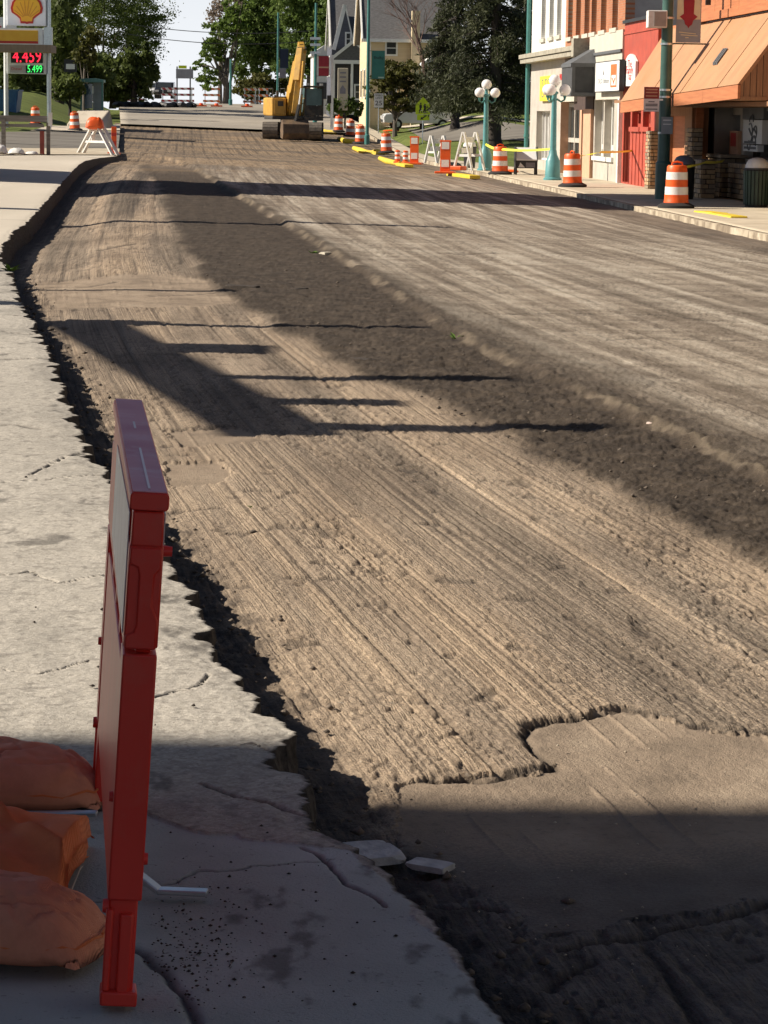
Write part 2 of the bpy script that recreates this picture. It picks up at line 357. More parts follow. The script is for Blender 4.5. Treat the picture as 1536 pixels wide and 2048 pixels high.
def ground_mat(name, build):
    m = bpy.data.materials.new(name); nt, N, L, B = nodes_of(m)
    class H:
        pos = None
        def attr(s, n): a = N.new('ShaderNodeAttribute'); a.attribute_name = n; return a.outputs['Fac']
        def geo(s):
            if s.pos is None: s.pos = N.new('ShaderNodeNewGeometry').outputs['Position']
            return s.pos
        def noise(s, scale, detail=5, stretch=None, rough=.55):
            v = s.geo()
            if stretch: mp = N.new('ShaderNodeMapping'); mp.inputs['Scale'].default_value = stretch; L.new(v, mp.inputs[0]); v = mp.outputs[0]
            n = N.new('ShaderNodeTexNoise'); n.inputs['Scale'].default_value = scale; n.inputs['Detail'].default_value = detail; n.inputs['Roughness'].default_value = rough; L.new(v, n.inputs[0]); return n.outputs[0]
        def tooth(s, scale, ky, det=2):
            cx = N.new('ShaderNodeCombineXYZ'); sy = N.new('ShaderNodeSeparateXYZ'); L.new(s.geo(), sy.inputs[0])
            L.new(s.math('MULTIPLY', s.attr('u'), scale), cx.inputs[0]); L.new(s.math('MULTIPLY', sy.outputs['Y'], ky), cx.inputs[1])
            n = N.new('ShaderNodeTexNoise'); n.inputs['Scale'].default_value = 1; n.inputs['Detail'].default_value = det; L.new(cx.outputs[0], n.inputs[0]); return n.outputs[0]
        def vor(s, scale, stretch=None):
            v = s.geo()
            n = N.new('ShaderNodeTexVoronoi'); n.inputs['Scale'].default_value = scale; L.new(v, n.inputs['Vector']); return n.outputs
        def ramp(s, f, stops):
            c = N.new('ShaderNodeValToRGB'); e = c.color_ramp.elements
            while len(e) < len(stops): e.new(.5)
            for x, (p, col) in zip(e, stops): x.position = p; x.color = (*col, 1) if hasattr(col, '__len__') else (col, col, col, 1)
            L.new(f, c.inputs[0]); return c.outputs[0]
        def mix(s, f, a, b, mode='MIX'):
            x = N.new('ShaderNodeMix'); x.data_type = 'RGBA'; x.blend_type = mode
            for k, v in (('Factor', f), ('A', a), ('B', b)):
                if hasattr(v, 'is_output'): L.new(v, x.inputs[k])
                elif k == 'Factor': x.inputs[k].default_value = v
                else: x.inputs[k].default_value = (*v, 1)
            return x.outputs['Result']
        def math(s, op, a, b):
            x = N.new('ShaderNodeMath'); x.operation = op
            for i, v in enumerate((a, b)):
                if hasattr(v, 'is_output'): L.new(v, x.inputs[i])
                else: x.inputs[i].default_value = v
            return x.outputs[0]
    h = H(); col, height, dist, rough = build(h)
    L.new(col, B.inputs['Base Color']); B.inputs['Roughness'].default_value = rough; B.inputs['Specular IOR Level'].default_value = .25
    if height is not None:
        bp = N.new('ShaderNodeBump'); bp.inputs['Strength'].default_value = 1; bp.inputs['Distance'].default_value = dist; L.new(height, bp.inputs['Height']); L.new(bp.outputs[0], B.inputs['Normal'])
    return m
def road_build(h):
    base = h.ramp(h.noise(1.3, 8, (1, .3, 1)), [(.30, (.185, .143, .106)), (.5, (.256, .201, .150)), (.7, (.34, .27, .202))])
    agg = h.ramp(h.noise(95, 3), [(.33, (.34, .33, .32)), (.5, (.95, .95, .95)), (.68, (1.7, 1.65, 1.55))])
    base = h.mix(.75, base, h.mix(1.0, base, agg, 'MULTIPLY'))
    base = h.mix(h.math('MULTIPLY', h.attr('fines'), .3), base, (.34, .26, .185))
    base = h.mix(1.0, base, h.ramp(h.attr('streak'), [(.32, (.52, .53, .54)), (.5, (1, 1, 1)), (.66, (1.25, 1.22, 1.17))]), 'MULTIPLY')
    sp = h.ramp(h.noise(38, 2), [(.68, 0), (.74, 1)])
    base = h.mix(h.math('MULTIPLY', sp, .55), base, (.52, .45, .36))
    base = h.mix(h.math('MULTIPLY', h.attr('bare'), .8), base, h.ramp(h.noise(6, 9), [(.3, (.065, .062, .060)), (.7, (.135, .128, .120))]))  # this attribute carries the shade painted on the near road
    sm = h.ramp(h.noise(2.6, 12, (1, .6, 1), .68), [(.34, (.195, .15, .108)), (.5, (.28, .215, .155)), (.66, (.35, .275, .2))]); sm = h.mix(h.ramp(h.noise(30, 5, None, .7), [(.55, 0), (.68, .55)]), sm, (.14, .11, .082))
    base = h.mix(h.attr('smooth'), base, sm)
    rt = h.ramp(h.math('ADD', h.math('MULTIPLY', h.noise(1.7, 14, (.55, 1.0, 1), .74), .42), h.math('MULTIPLY', h.tooth(3.6, .09, 12), .58)), [(.37, (.12, .095, .071)), (.46, (.215, .175, .135)), (.52, (.32, .27, .212)), (.62, (.49, .43, .35))])
    rt = h.mix(.5, rt, h.mix(1.0, rt, agg, 'MULTIPLY'))
    base = h.mix(h.math('MULTIPLY', h.attr('right'), .92), base, rt)
    so = h.ramp(h.noise(5.5, 10, (1, .7, 1), .65), [(.3, (.030, .022, .016)), (.5, (.055, .041, .029)), (.7, (.090, .068, .049))])
    so = h.mix(.55, so, h.mix(1.0, so, agg, 'MULTIPLY'))
    base = h.mix(h.attr('soil'), base, so)
    fa = h.ramp(h.noise(.22, 8, (.45, 1, 1), .6), [(.3, (.095, .070, .050)), (.46, (.17, .128, .090)), (.58, (.28, .195, .115)), (.75, (.22, .18, .138))])
    base = h.mix(h.math('MULTIPLY', h.attr('far'), .9), base, fa)
    gu = h.ramp(h.noise(1.1, 8, (1, .35, 1)), [(.35, (.085, .065, .05)), (.65, (.20, .155, .115))])
    base = h.mix(h.math('MULTIPLY', h.attr('gut'), .8), base, gu)
    base = h.mix(h.math('MULTIPLY', h.attr('dark'), .85), base, (.045, .036, .03))
    base = h.mix(h.math('MULTIPLY', h.attr('ridge'), .30), base, (.32, .255, .18))
    t1 = h.tooth(66, .35); t2 = h.tooth(150, 1.2)
    rel = h.math('MULTIPLY', h.math('ADD', t1, h.math('MULTIPLY', t2, .5)), h.attr('gm'))
    base = h.mix(1.0, base, h.mix(h.attr('gm'), (1, 1, 1), h.ramp(t1, [(.33, (.70, .68, .66)), (.5, (1, 1, 1)), (.66, (1.16, 1.15, 1.12))])), 'MULTIPLY')
    return base, h.math('ADD', h.math('MULTIPLY', rel, 1.3), h.math('ADD', h.noise(85, 3, None, .7), h.math('MULTIPLY', h.noise(190, 2), .6))), .0065, .92
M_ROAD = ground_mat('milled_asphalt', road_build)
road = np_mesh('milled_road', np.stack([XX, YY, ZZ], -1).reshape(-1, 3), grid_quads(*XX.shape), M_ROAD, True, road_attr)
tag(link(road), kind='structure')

# --- old pavement left of the cut ---------------------------------
pY = rows_for(3.0, 96.2)
jag = lambda Y: ((fbm(Y*1.9, Y*0, 501, 3)-.5)*.10+(fbm(Y*5.5, Y*0+3, 511, 5, .66)-.5)*.20)*(.35+.65*sstep(5.6, 7.2, Y))*(1-.55*sstep(30, 50, Y))
xe = XE(pY)+jag(pY)
xl = np.minimum(-.142*pY-.4, xe-1.2)
t2 = np.linspace(0, 1, 230)
PX = np.concatenate([(xl-14)[:, None]*np.ones((1, 1)), (xl-5)[:, None], xl[:, None]+(xe-xl)[:, None]*t2[None]], 1)
PY = np.repeat(pY[:, None], PX.shape[1], 1)
APR = pts([(-200, 1600), (180, 1560), (300, 1622), (371, 1649), (412, 1663), (461, 1665), (480, 1677), (600, 1684), (700, 1700), (800, 1785), (850, 1850), (905, 1905), (1010, 2060), (1010, 2400), (-400, 2400)])
wx = PX+(fbm(PX*8, PY*6, 601)-.5)*.06; wy = PY+(fbm(PX*6, PY*6, 611)-.5)*.12
apron = in_poly(wx, wy, APR).astype(float)
slab = sstep(33, 36, PY)
agr = fbm(PX*45, PY*32, 621, 3)-.5
pz = (fbm(PX*1.2, PY*.5, 631)-.5)*.02*(1-slab)+(1-apron)*(1-slab)*(agr*.003+(fbm(PX*14, PY*9, 641)-.5)*.008)+apron*((fbm(PX*3, PY*3, 651)-.5)*.008-.006)
pd = np.zeros(PX.shape)
CR2 = [([(285, 1762), (345, 1758), (395, 1741), (470, 1733), (560, 1725), (665, 1715)], .004), ([(150, 1800), (165, 1822), (200, 1845), (285, 1895), (330, 1935), (370, 1985), (400, 2060)], .011),
       ([(600, 1690), (640, 1705), (690, 1760), (745, 1790), (770, 1812)], .005), ([(300, 1393), (350, 1380), (400, 1366), (418, 1345)], .005), ([(-30, 600), (40, 601), (78, 604)], .05), ([(-30, 719), (50, 717), (98, 715)], .028),
       ([(-30, 968), (100, 958), (215, 948)], .008), ([(60, 950), (130, 915), (200, 895)], .008), ([(160, 1795), (205, 1790)], .004), ([(-30, 1150), (60, 1140), (120, 1165), (210, 1150)], .005), ([(-30, 1330), (80, 1345), (180, 1320)], .004), ([(-30, 852), (30, 848), (70, 856)], .03), ([(-30, 660), (60, 668), (95, 660)], .02), ([(570, 1500), (500, 1485), (420, 1490)], .004), ([(-30, 1585), (100, 1600), (190, 1610)], .012), ([(400, 1560), (480, 1590), (560, 1610), (640, 1630)], .008)]
for i, (p, wd) in enumerate(CR2):
    P = pts(p); m = (PY > P[:, 1].min()-.6) & (PY < P[:, 1].max()+.6) & (PX > P[:, 0].min()-.5) & (PX < P[:, 0].max()+.5)
    x, y = PX[m], PY[m]; dd = np.abs(seg_dist(x, y+(fbm(x*14, y*14, 700+i)-.5)*.07, P))
    q = np.exp(-(dd/(wd*(.6+.8*fbm(x*6, y*6, 720+i))))**2); pd[m] = np.maximum(pd[m], q); pz[m] -= q*.014
# joints of the concrete slabs further up
for jy in (36.0, 44.5, 55.5, 68.0, 79.0):
    q = np.exp(-((PY-jy-PX*.02)/.05)**2)*slab; pd = np.maximum(pd, q*.6); pz -= q*.012
pd = np.maximum(pd, .7*sstep(.64, .74, fbm(PX*5, PY*2.5, 741, 6, .6))*(1-slab))
edgew = sstep(.10, 0, xe[:, None]-PX)*(1-apron)
pz -= edgew*.012*fbm(PX*30, PY*20, 751)
PZ = G(PX, PY)+pz
cols = [PX]; rz_ = [PZ]; nk = 6
FX = []; FZ = []
for k in range(1, nk+1):
    f = (.012, .2, .42, .62, .82, 1)[k-1]; FX.append(XE(pY)+(xe-XE(pY))*(1-.55*f)+.012+(fbm(pY*5, pY*0+k*1.7, 761, 4)-.5)*.07*min(1, f*2)+.035*f); FZ.append(PZ[:, -1]+(CUT-.06-.16*sstep(26, 32, pY))*f)
PX2 = np.concatenate([PX, np.stack(FX, 1)], 1); PZ2 = np.concatenate([PZ, np.stack(FZ, 1)], 1); PY2 = np.repeat(pY[:, None], PX2.shape[1], 1)
PY2[:, PX.shape[1]:] += (fbm(PX2[:, PX.shape[1]:]*20, PY2[:, PX.shape[1]:]*9, 771)-.5)*.02
zpad = lambda a, v: np.concatenate([a, np.full((len(pY), nk), v)], 1)
def pave_build(h):
    v = h.vor(95); v2 = h.vor(210)
    peb = h.ramp(v[1], [(.0, (.13, .12, .11)), (.3, (.33, .305, .265)), (.7, (.46, .43, .375)), (1, (.66, .62, .55))])
    base = h.ramp(h.noise(.9, 8, (1, .35, 1)), [(.3, (.36, .325, .275)), (.7, (.50, .455, .39))])
    base = h.mix(.42, base, peb)
    base = h.mix(1.0, base, h.ramp(h.noise(38, 4, None, .7), [(.36, (.84, .83, .81)), (.5, (1, 1, 1)), (.64, (1.10, 1.09, 1.08))]), 'MULTIPLY')
    base = h.mix(h.ramp(h.noise(17, 5), [(.54, 0), (.66, .6)]), base, (.20, .18, .155))
    base = h.mix(h.ramp(h.noise(1.6, 11, (1, .45, 1), .7), [(.50, 0), (.64, .55)]), base, (.24, .22, .19))
    ap = h.ramp(h.noise(2.4, 9), [(.3, (.37, .395, .375)), (.7, (.49, .52, .50))])
    ap = h.mix(h.ramp(h.noise(1.1, 6), [(.5, 0), (.72, .55)]), ap, (.25, .25, .245))
    ap = h.mix(h.ramp(h.noise(60, 2), [(.66, 0), (.72, .55)]), ap, (.13, .12, .115))
    base = h.mix(h.attr('apron'), base, ap)
    sl = h.ramp(h.noise(.35, 9, (1, .25, 1)), [(.3, (.46, .405, .325)), (.7, (.60, .535, .44))])
    base = h.mix(h.attr('slab'), base, sl)
    base = h.mix(h.math('MULTIPLY', h.attr('dark'), .85), base, (.05, .045, .04))
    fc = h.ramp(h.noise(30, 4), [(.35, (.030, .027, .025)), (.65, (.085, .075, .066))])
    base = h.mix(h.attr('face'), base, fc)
    return base, h.math('ADD', h.noise(130, 3, None, .7), h.math('MULTIPLY', v[1], .35)), .0035, .85
M_PAVE = ground_mat('old_pavement', pave_build)
pave = np_mesh('pavement', np.stack([PX2, PY2, PZ2], -1).reshape(-1, 3), grid_quads(*PX2.shape), M_PAVE, True,
               dict(apron=zpad(apron, 0).ravel(), slab=zpad(slab, 0).ravel(), dark=zpad(pd, 0).ravel(), face=zpad(np.zeros(PX.shape), 1).ravel()))
pave.data.set_sharp_from_angle(angle=R(50))
tag(link(pave), kind='structure')

# --- surrounding ground, far street, sheets --------------------------------
M_GRASS = ground_mat('lawn_grass', lambda h: (h.mix(h.ramp(h.noise(9, 6), [(.45, 0), (.7, .6)]), h.ramp(h.noise(.6, 9, (.5, 1, 1)), [(.3, (.075, .105, .022)), (.5, (.125, .165, .034)), (.72, (.185, .215, .05))]), (.17, .16, .06)), h.noise(30, 5), .06, .9))
M_CONC = ground_mat('pale_concrete', lambda h: (h.mix(h.ramp(h.noise(3, 8), [(.5, 0), (.75, .5)]), h.ramp(h.noise(.5, 9, (1, .3, 1)), [(.3, (.47, .41, .32)), (.7, (.60, .53, .42))]), (.33, .27, .20)), h.noise(60, 4), .004, .9))
M_ASPH = ground_mat('worn_asphalt', lambda h: (h.ramp(h.noise(.4, 9, (.5, 1, 1)), [(.3, (.13, .115, .095)), (.7, (.22, .20, .17))]), h.noise(60, 4), .006, .9))
M_WALK = ground_mat('tan_sidewalk', lambda h: (h.mix(h.ramp(h.noise(2.2, 8), [(.5, 0), (.75, .55)]), h.ramp(h.noise(.8, 9), [(.3, (.42, .355, .26)), (.7, (.56, .485, .365))]), (.28, .22, .155)), h.noise(60, 4), .004, .9))
gxs = np.concatenate([np.linspace(-900, -80, 12), np.linspace(-75, 75, 161), np.linspace(80, 900, 12)]); gys = np.concatenate([np.linspace(-60, 2, 14), np.linspace(4, 300, 160), np.geomspace(306, 2500, 22)])
GX, GY = np.meshgrid(gxs, gys)
roadzone = sstep(1.4, .4, np.abs(GX-(XE(np.minimum(GY, 96))-.0*GY+XR(GY))/2)-(XR(GY)-XE(np.minimum(GY, 96)))/2-1.2)
pz_ = np.where(GY < 97, sstep(XE(np.clip(GY, 3, 96))-22, XE(np.clip(GY, 3, 96))-20, GX), sstep(-.105*GY-2, -.1*GY+0, GX))*(1-sstep(.7, 2.0, GX-XR(GY)))
GZ = G(GX, GY)-.05-.7*pz_*(1-sstep(300, 330, GY))
gr = np_mesh('ground', np.stack([GX, GY, GZ], -1).reshape(-1, 3), grid_quads(*GX.shape), M_GRASS); tag(link(gr), kind='structure')
def strip(name, fa, fb, ys, nx, off, m, kind='structure', thick=0):
    ys = np.asarray(ys, float); a = fa(ys); b = fb(ys); t = np.linspace(0, 1, nx)
    X = a[:, None]+(b-a)[:, None]*t; Y = np.repeat(ys[:, None], nx, 1); Z = G(X, Y)+off
    if thick:
        X = np.concatenate([X[:, :1], X, X[:, -1:]], 1); Y = np.concatenate([Y[:, :1], Y, Y[:, -1:]], 1); Z = np.concatenate([Z[:, :1]-thick, Z, Z[:, -1:]-thick], 1)
    o = np_mesh(name, np.stack([X, Y, Z], -1).reshape(-1, 3), grid_quads(*X.shape), m, smooth=not thick); link(o)
    return tag(o, kind=kind) if kind else o
def sheet(name, corners, off, m, nu=24, nv=16, kind='structure'):
    c = [np.array(tuple(hit(*p)))[:2] for p in corners]
    u, v = np.meshgrid(np.linspace(0, 1, nu), np.linspace(0, 1, nv)); u = u[..., None]; v = v[..., None]
    P = (c[0]*(1-u)+c[1]*u)*(1-v)+(c[3]*(1-u)+c[2]*u)*v
    Z = G(P[..., 0], P[..., 1])+off
    o = np_mesh(name, np.concatenate([P, Z[..., None]], -1).reshape(-1, 3), grid_quads(nv, nu), m); link(o)
    return tag(o, kind=kind) if kind else o
YF = hit(300, 250, -.02).y
M_FARR = ground_mat('pale_street_surface', lambda h: (h.mix(h.ramp(h.noise(.8, 9), [(.42, 0), (.7, .7)]), h.ramp(h.noise(.15, 9, (.3, 1, 1)), [(.3, (.25, .22, .18)), (.7, (.38, .34, .28))]), (.22, .185, .145)), h.noise(40, 4), .006, .9))
strip('road', lambda y: -.0985*y+.3, lambda y: XR(y)+.3, np.linspace(YF, 320, 90), 30, -.02, M_FARR, thick=.2)
sheet('parking_lot', [(850, 282), (1100, 288), (1100, 260), (815, 259)], .015, M_ASPH)
sheet('path', [(700, 248.5), (1100, 253), (1100, 250), (700, 246)], .05, M_CONC, 30, 4)
sheet('driveway', [(-120, 297), (236, 297), (240, 262), (-120, 263)], .02, M_ASPH)
sheet('sidewalk', [(-120, 313), (238, 311), (239, 298), (-120, 297.5)], .03, M_WALK)
sheet('terrace', [(60, 262), (240, 261), (240, 250), (100, 252)], .03, M_CONC)

# right sidewalk with kerb
wY = np.concatenate([np.linspace(3, 112, 240), np.linspace(113, 250, 120)])
def walk_r(y): return XR(y)+np.interp(y, [0, 109, 112, 122, 132, 250], [3.6, 3.6, 2.6, 2.0, 1.0, 1.0])
strip('sidewalk', lambda y: XR(y)+.17, walk_r, wY, 14, 0.0, M_WALK, thick=.06)
M_KERB = ground_mat('worn_kerb', lambda h: (h.mix(h.ramp(h.noise(2.6, 9), [(.42, 0), (.62, .85)]), h.ramp(h.noise(.8, 9), [(.3, (.33, .27, .195)), (.7, (.50, .43, .32))]), (.17, .13, .09)), h.noise(25, 6), .02, .9))
kb = strip('kerb', lambda y: XR(y)+(fbm(y*1.5, y*0, 801)-.5)*.14, lambda y: XR(y)+.172, wY, 3, .004, M_KERB, thick=.30)
# ------------------------------------------------------------------ what stands outside the frame and shades the street
M_BRICKOFF = mat('dull_grey_brick', (.15, .14, .135), (.11, .105, .10), .9, 12, .3, 60)
M_STEELOFF = mat('grey_steel', (.30, .31, .32), (.22, .23, .24), .5, 8)
M_DARKWIN = glassy('dim_window_glass', (.03, .035, .04))
b = thing('corner_building', 'three storey brick shop standing left of the near pavement, outside the picture', 'building', (-15.0, -2.0, 0))
MB().box(-12, 6.4, -20, 9.47, -.2, 15.5).build('wall', M_BRICKOFF, b)
MB().box(-12.15, 6.52, -20.1, 9.55, 15.5, 15.8).build('cornice', M_STEELOFF, b)
for k in range(5): MB().box(6.38, 6.43, -12+k*4.2, -10.4+k*4.2, 4.8, 7.0).build('window', M_DARKWIN, b)
# added unseen mast, shaped so its shadow falls as a comb on the lane
TE = math.tan(SUN_EL)
def cast_from(px, py, z):
    """where something at height z must stand to put its shadow on the road at a pixel"""
    p = hit(px, py, CUT); return Vector((p.x-(z-p.z)/TE*math.cos(R(-.5)), p.y+(z-p.z)/TE*math.sin(R(-.5)), z))
ZB = 5.6
pA = cast_from(565, 868, ZB); pB = cast_from(165, 642, ZB)
t = thing('shadow_mast', 'added grey mast and arm shaped to cast the comb shadow, left of the street, outside the picture', 'shadow caster', (pB.x, pB.y, 0))
inv = lambda p: Vector(p)-Vector((pB.x, pB.y, 0))
MB().tube([(0, 0, -.2), (0, 0, ZB+.4)], [.28, .22], 12).build('pole', M_STEELOFF, t, True)
MB().bar(inv(pB), inv(pA), .30, .34).build('arm', M_STEELOFF, t)
def over(px0, px1, py, th, w=.16):
    q = hit(px1, py, CUT); k = (q.y+.15-pB.y)/(pA.y-pB.y); c = inv(pB+(pA-pB)*k); h = (q.x-(pB.x+c.x))*TE+q.z
    MB().box(c.x-w/2, c.x+w/2, c.y-th/2, c.y+th/2, ZB+.17, h).build('shadow_bar', M_STEELOFF, t)
over(500, 1225, 871, .38); over(480, 1025, 771, .30); over(470, 790, 813, .40); over(330, 525, 703, .9)
def off_pole(name, label, px, py, X, r, cat='pole'):
    """a pole at X whose shadow tip shows at a pixel"""
    p = hit(px, py, CUT); h = p.z+(p.x-X)*TE; y = p.y+(p.x-X)*math.tan(R(-.5))
    o = thing(name, label, cat, (X, y, 0)); MB().tube([(0, 0, -.3), (0, 0, h)], [r*1.15, r*.8], 10).build('shaft', M_STEELOFF, o, True)
    return o, h
off_pole('utility_pole', 'plain wooden utility pole left of the street, throwing the thin shadow by the step', 885, 463, -9.6, .36)
off_pole('utility_pole', 'thin pole left of the street throwing the long narrow shadow across the soil strip', 845, 660, -7.5, .15)
off_pole('utility_pole', 'slim rod left of the street throwing a short shadow on the milled lane', 480, 582, -8.5, .14)
off_pole('utility_pole', 'pole left of the concrete lot throwing a line of shadow near the far kerb', 470, 318, -19.0, .38)
p0 = hit(600, 400, CUT); p1 = hit(600, 375, CUT)
b = thing('shadow_block', 'unseen tall block added left of the street to cast the shadow bar on the road', 'added shadow block', (-15.5, (63.75+p1.y)/2-.19, 0))  # invented block, sized to cast the dark bar across the road
hy = (p1.y-63.75)/2
TH = (hit(1500, 392, 0).x+15.5)*TE+.3
MB().box(-4, 0, -hy, hy, -.5, TH-.4).build('wall', M_BRICKOFF, b); MB().box(-4.1, .1, -hy-.1, hy+.1, TH-.4, TH).build('cornice', M_STEELOFF, b)
# ------------------------------------------------------------------ shops along the right pavement
FO = Vector((12.95, 0, 0)); FD = Vector((-.066, 1, 0)).normalized(); FN = Vector((-FD.y, FD.x, 0))   # FN points to the street
FRZ = math.atan2(FD.y, FD.x); WZ = -.20
def fs(px, t=0.0, py=200):
    d = ray(px, py); o = FO+FN*t; # solve k*d.xy = o + s*FD
    den = d.x*FD.y-d.y*FD.x; k = (o.x*FD.y-o.y*FD.x)/den
    return (Vector((d.x*k, d.y*k, 0))-o).dot(FD)
def fz(px, py, t=0.0):
    d = ray(px, py); o = FO+FN*t; den = d.x*FD.y-d.y*FD.x; k = (o.x*FD.y-o.y*FD.x)/den
    return CAMZ+d.z*k-WZ
def bld(name, label, s0, cat='building'): 
    p = FO+FD*s0; return thing(name, label, cat, (p.x, p.y, WZ), FRZ)
def wall_cells(mb, sa, sb, za, zb, holes, depth):
    S = sorted({sa, sb, *[h[0] for h in holes], *[h[1] for h in holes]}); Z = sorted({za, zb, *[h[2] for h in holes], *[h[3] for h in holes]})
    S = [x for x in S if sa <= x <= sb]; Z = [z for z in Z if za <= z <= zb]
    for i in range(len(S)-1):
        z0 = None
        for j in range(len(Z)-1):
            cs, cz = (S[i]+S[i+1])/2, (Z[j]+Z[j+1])/2
            solid = not any(h[0] < cs < h[1] and h[2] < cz < h[3] for h in holes)
            if solid and z0 is None: z0 = Z[j]
            if (not solid or j == len(Z)-2) and z0 is not None:
                z1 = Z[j+1] if solid else Z[j]; mb.box(S[i], S[i+1], -depth, 0, z0, z1); z0 = None
    return mb
def brick_mat(name, c1, c2, mort, paint=False):
    m = bpy.data.materials.new(name); nt, N, L, B = nodes_of(m); B.inputs['Roughness'].default_value = .85
    tc = N.new('ShaderNodeTexCoord'); mp = N.new('ShaderNodeMapping'); mp.inputs['Rotation'].default_value = (math.pi/2, 0, 0); L.new(tc.outputs['Object'], mp.inputs[0])
    br = N.new('ShaderNodeTexBrick'); br.inputs['Scale'].default_value = 1; br.inputs['Brick Width'].default_value = .21; br.inputs['Row Height'].default_value = .075; br.inputs['Mortar Size'].default_value = .008
    br.inputs['Color1'].default_value = (*c1, 1); br.inputs['Color2'].default_value = (*c2, 1); br.inputs['Mortar'].default_value = (*mort, 1); L.new(mp.outputs[0], br.inputs['Vector'])
    no = N.new('ShaderNodeTexNoise'); no.inputs['Scale'].default_value = 1.1; no.inputs['Detail'].default_value = 8; L.new(tc.outputs['Object'], no.inputs[0])
    cr = N.new('ShaderNodeValToRGB'); cr.color_ramp.elements[0].color = (.72, .72, .72, 1); cr.color_ramp.elements[1].color = (1.15, 1.15, 1.15, 1); L.new(no.outputs[0], cr.inputs[0])
    mx = N.new('ShaderNodeMix'); mx.data_type = 'RGBA'; mx.blend_type = 'MULTIPLY'; mx.inputs['Factor'].default_value = 1; L.new(br.outputs[0], mx.inputs['A']); L.new(cr.outputs[0], mx.inputs['B']); L.new(mx.outputs['Result'], B.inputs['Base Color'])
    bp = N.new('ShaderNodeBump'); bp.inputs['Distance'].default_value = .006; bp.inputs['Strength'].default_value = .7; bp.invert = True; L.new(br.outputs['Fac'], bp.inputs['Height']); L.new(bp.outputs[0], B.inputs['Normal'])
    return m
M_WBRICK = brick_mat('white_painted_brick', (.80, .78, .72), (.74, .72, .67), (.66, .64, .6))
M_OBRICK = brick_mat('orange_brick', (.46, .17, .07), (.38, .125, .052), (.34, .24, .17))
M_GREYPAINT = mat('grey_painted_front', (.50, .46, .40), (.42, .385, .33), .7, 3, .1, 30, dirt=(.28, .25, .21))
M_LINTEL = mat('pale_lintel_paint', (.58, .55, .46), (.50, .47, .39), .7, 3, .1, 30, dirt=(.38, .35, .29))
M_GLASS = glassy('dark_shop_glass', (.035, .04, .042))
M_WFRAME = mat('white_frame_paint', (.74, .74, .70), (.64, .64, .60), .5, 5)
M_SALMON = mat('salmon_pilaster', (.60, .36, .23), (.52, .30, .19), .8, 5)
M_DKWOOD = mat('dark_brown_recess', (.075, .045, .035), (.05, .03, .025), .8, 5)
M_CORN = mat('weathered_cornice', (.40, .37, .29), (.30, .275, .215), .8, 7, .3, 30, dirt=(.17, .15, .12))
M_BLACK = mat('black_paint', (.022, .022, .024), (.015, .015, .017), .5, 6)
M_CHAR = mat('charcoal_awning', (.060, .062, .066), (.045, .047, .05), .75, 4)
M_CHAR2 = mat('charcoal_frame', (.11, .115, .12), (.09, .095, .1), .6, 4)
M_REDP = mat('red_painted_boards', (.44, .075, .042), (.36, .058, .034), .65, 2.5, .15, 25, dirt=(.28, .06, .04))
M_SHING = mat('orange_mansard_panels', (.46, .24, .12), (.39, .20, .10), .75, 1.6, .25, 18, dirt=(.38, .17, .065), dscale=.8)
M_FASC = mat('orange_wood_fascia', (.50, .185, .075), (.41, .145, .058), .7, 3, .15, 30, stretch=(.3, 1, 6))
M_SIDING = mat('brown_board_siding', (.32, .17, .085), (.24, .12, .06), .75, 4, .2, 20, stretch=(6, 6, .3))
M_STONE = mat('tan_ledge_stone', (.50, .36, .20), (.34, .23, .13), .9, 5, .5, 30, world=True)
M_STONE2 = mat('grey_ledge_stone', (.36, .28, .19), (.22, .17, .12), .9, 5, .5, 30, world=True)
M_MORT = mat('dark_mortar', (.10, .08, .06), (.07, .055, .045), .95, 8)
M_WHITE = mat('white_sign_face', (.80, .80, .78), (.76, .76, .74), .45, 3)
M_YELLOWS = mat('yellow_sign_face', (.82, .66, .05), (.76, .60, .04), .5, 3)
M_ORANGEP = mat('orange_print', (.75, .16, .03), (.70, .14, .03), .5, 3)
M_REDPR = mat('red_print', (.50, .03, .025), (.45, .025, .02), .5, 3)
M_GREYPR = mat('grey_print', (.16, .17, .18), (.13, .14, .15), .6, 3)
M_STUCCO = mat('grey_stucco', (.36, .35, .33), (.29, .28, .265), .9, 2, .3, 20, dirt=(.22, .21, .2))

def text_mb(body, size, width=None):
    cu = bpy.data.curves.new('t', 'FONT'); cu.body = body; cu.size = size; cu.align_x = 'CENTER'; cu.align_y = 'CENTER'; cu.extrude = .004; cu.resolution_u = 2
    o = bpy.data.objects.new('t', cu); COL.objects.link(o); dg = bpy.context.evaluated_depsgraph_get(); dg.update()
    me = bpy.data.meshes.new_from_object(o.evaluated_get(dg)); bpy.data.objects.remove(o); bpy.data.curves.remove(cu)
    if width:
        xs = [v.co.x for v in me.vertices]; k = width/(max(xs)-min(xs)+1e-6); me.transform(Matrix.Diagonal((k, 1, 1, 1)))
    return me
def put_text(name, body, size, m, parent, loc, rot, width=None, label=None):
    me = text_mb(body, size, width); me.name = name; me.materials.append(m)
    o = bpy.data.objects.new(name, me); link(o, parent); o.location = loc; o.rotation_euler = rot
    if label: o['label'] = label
    return o
FACE_ST = (math.pi/2, 0, math.pi)          # text that reads from the street side of a shop front (local +Y)
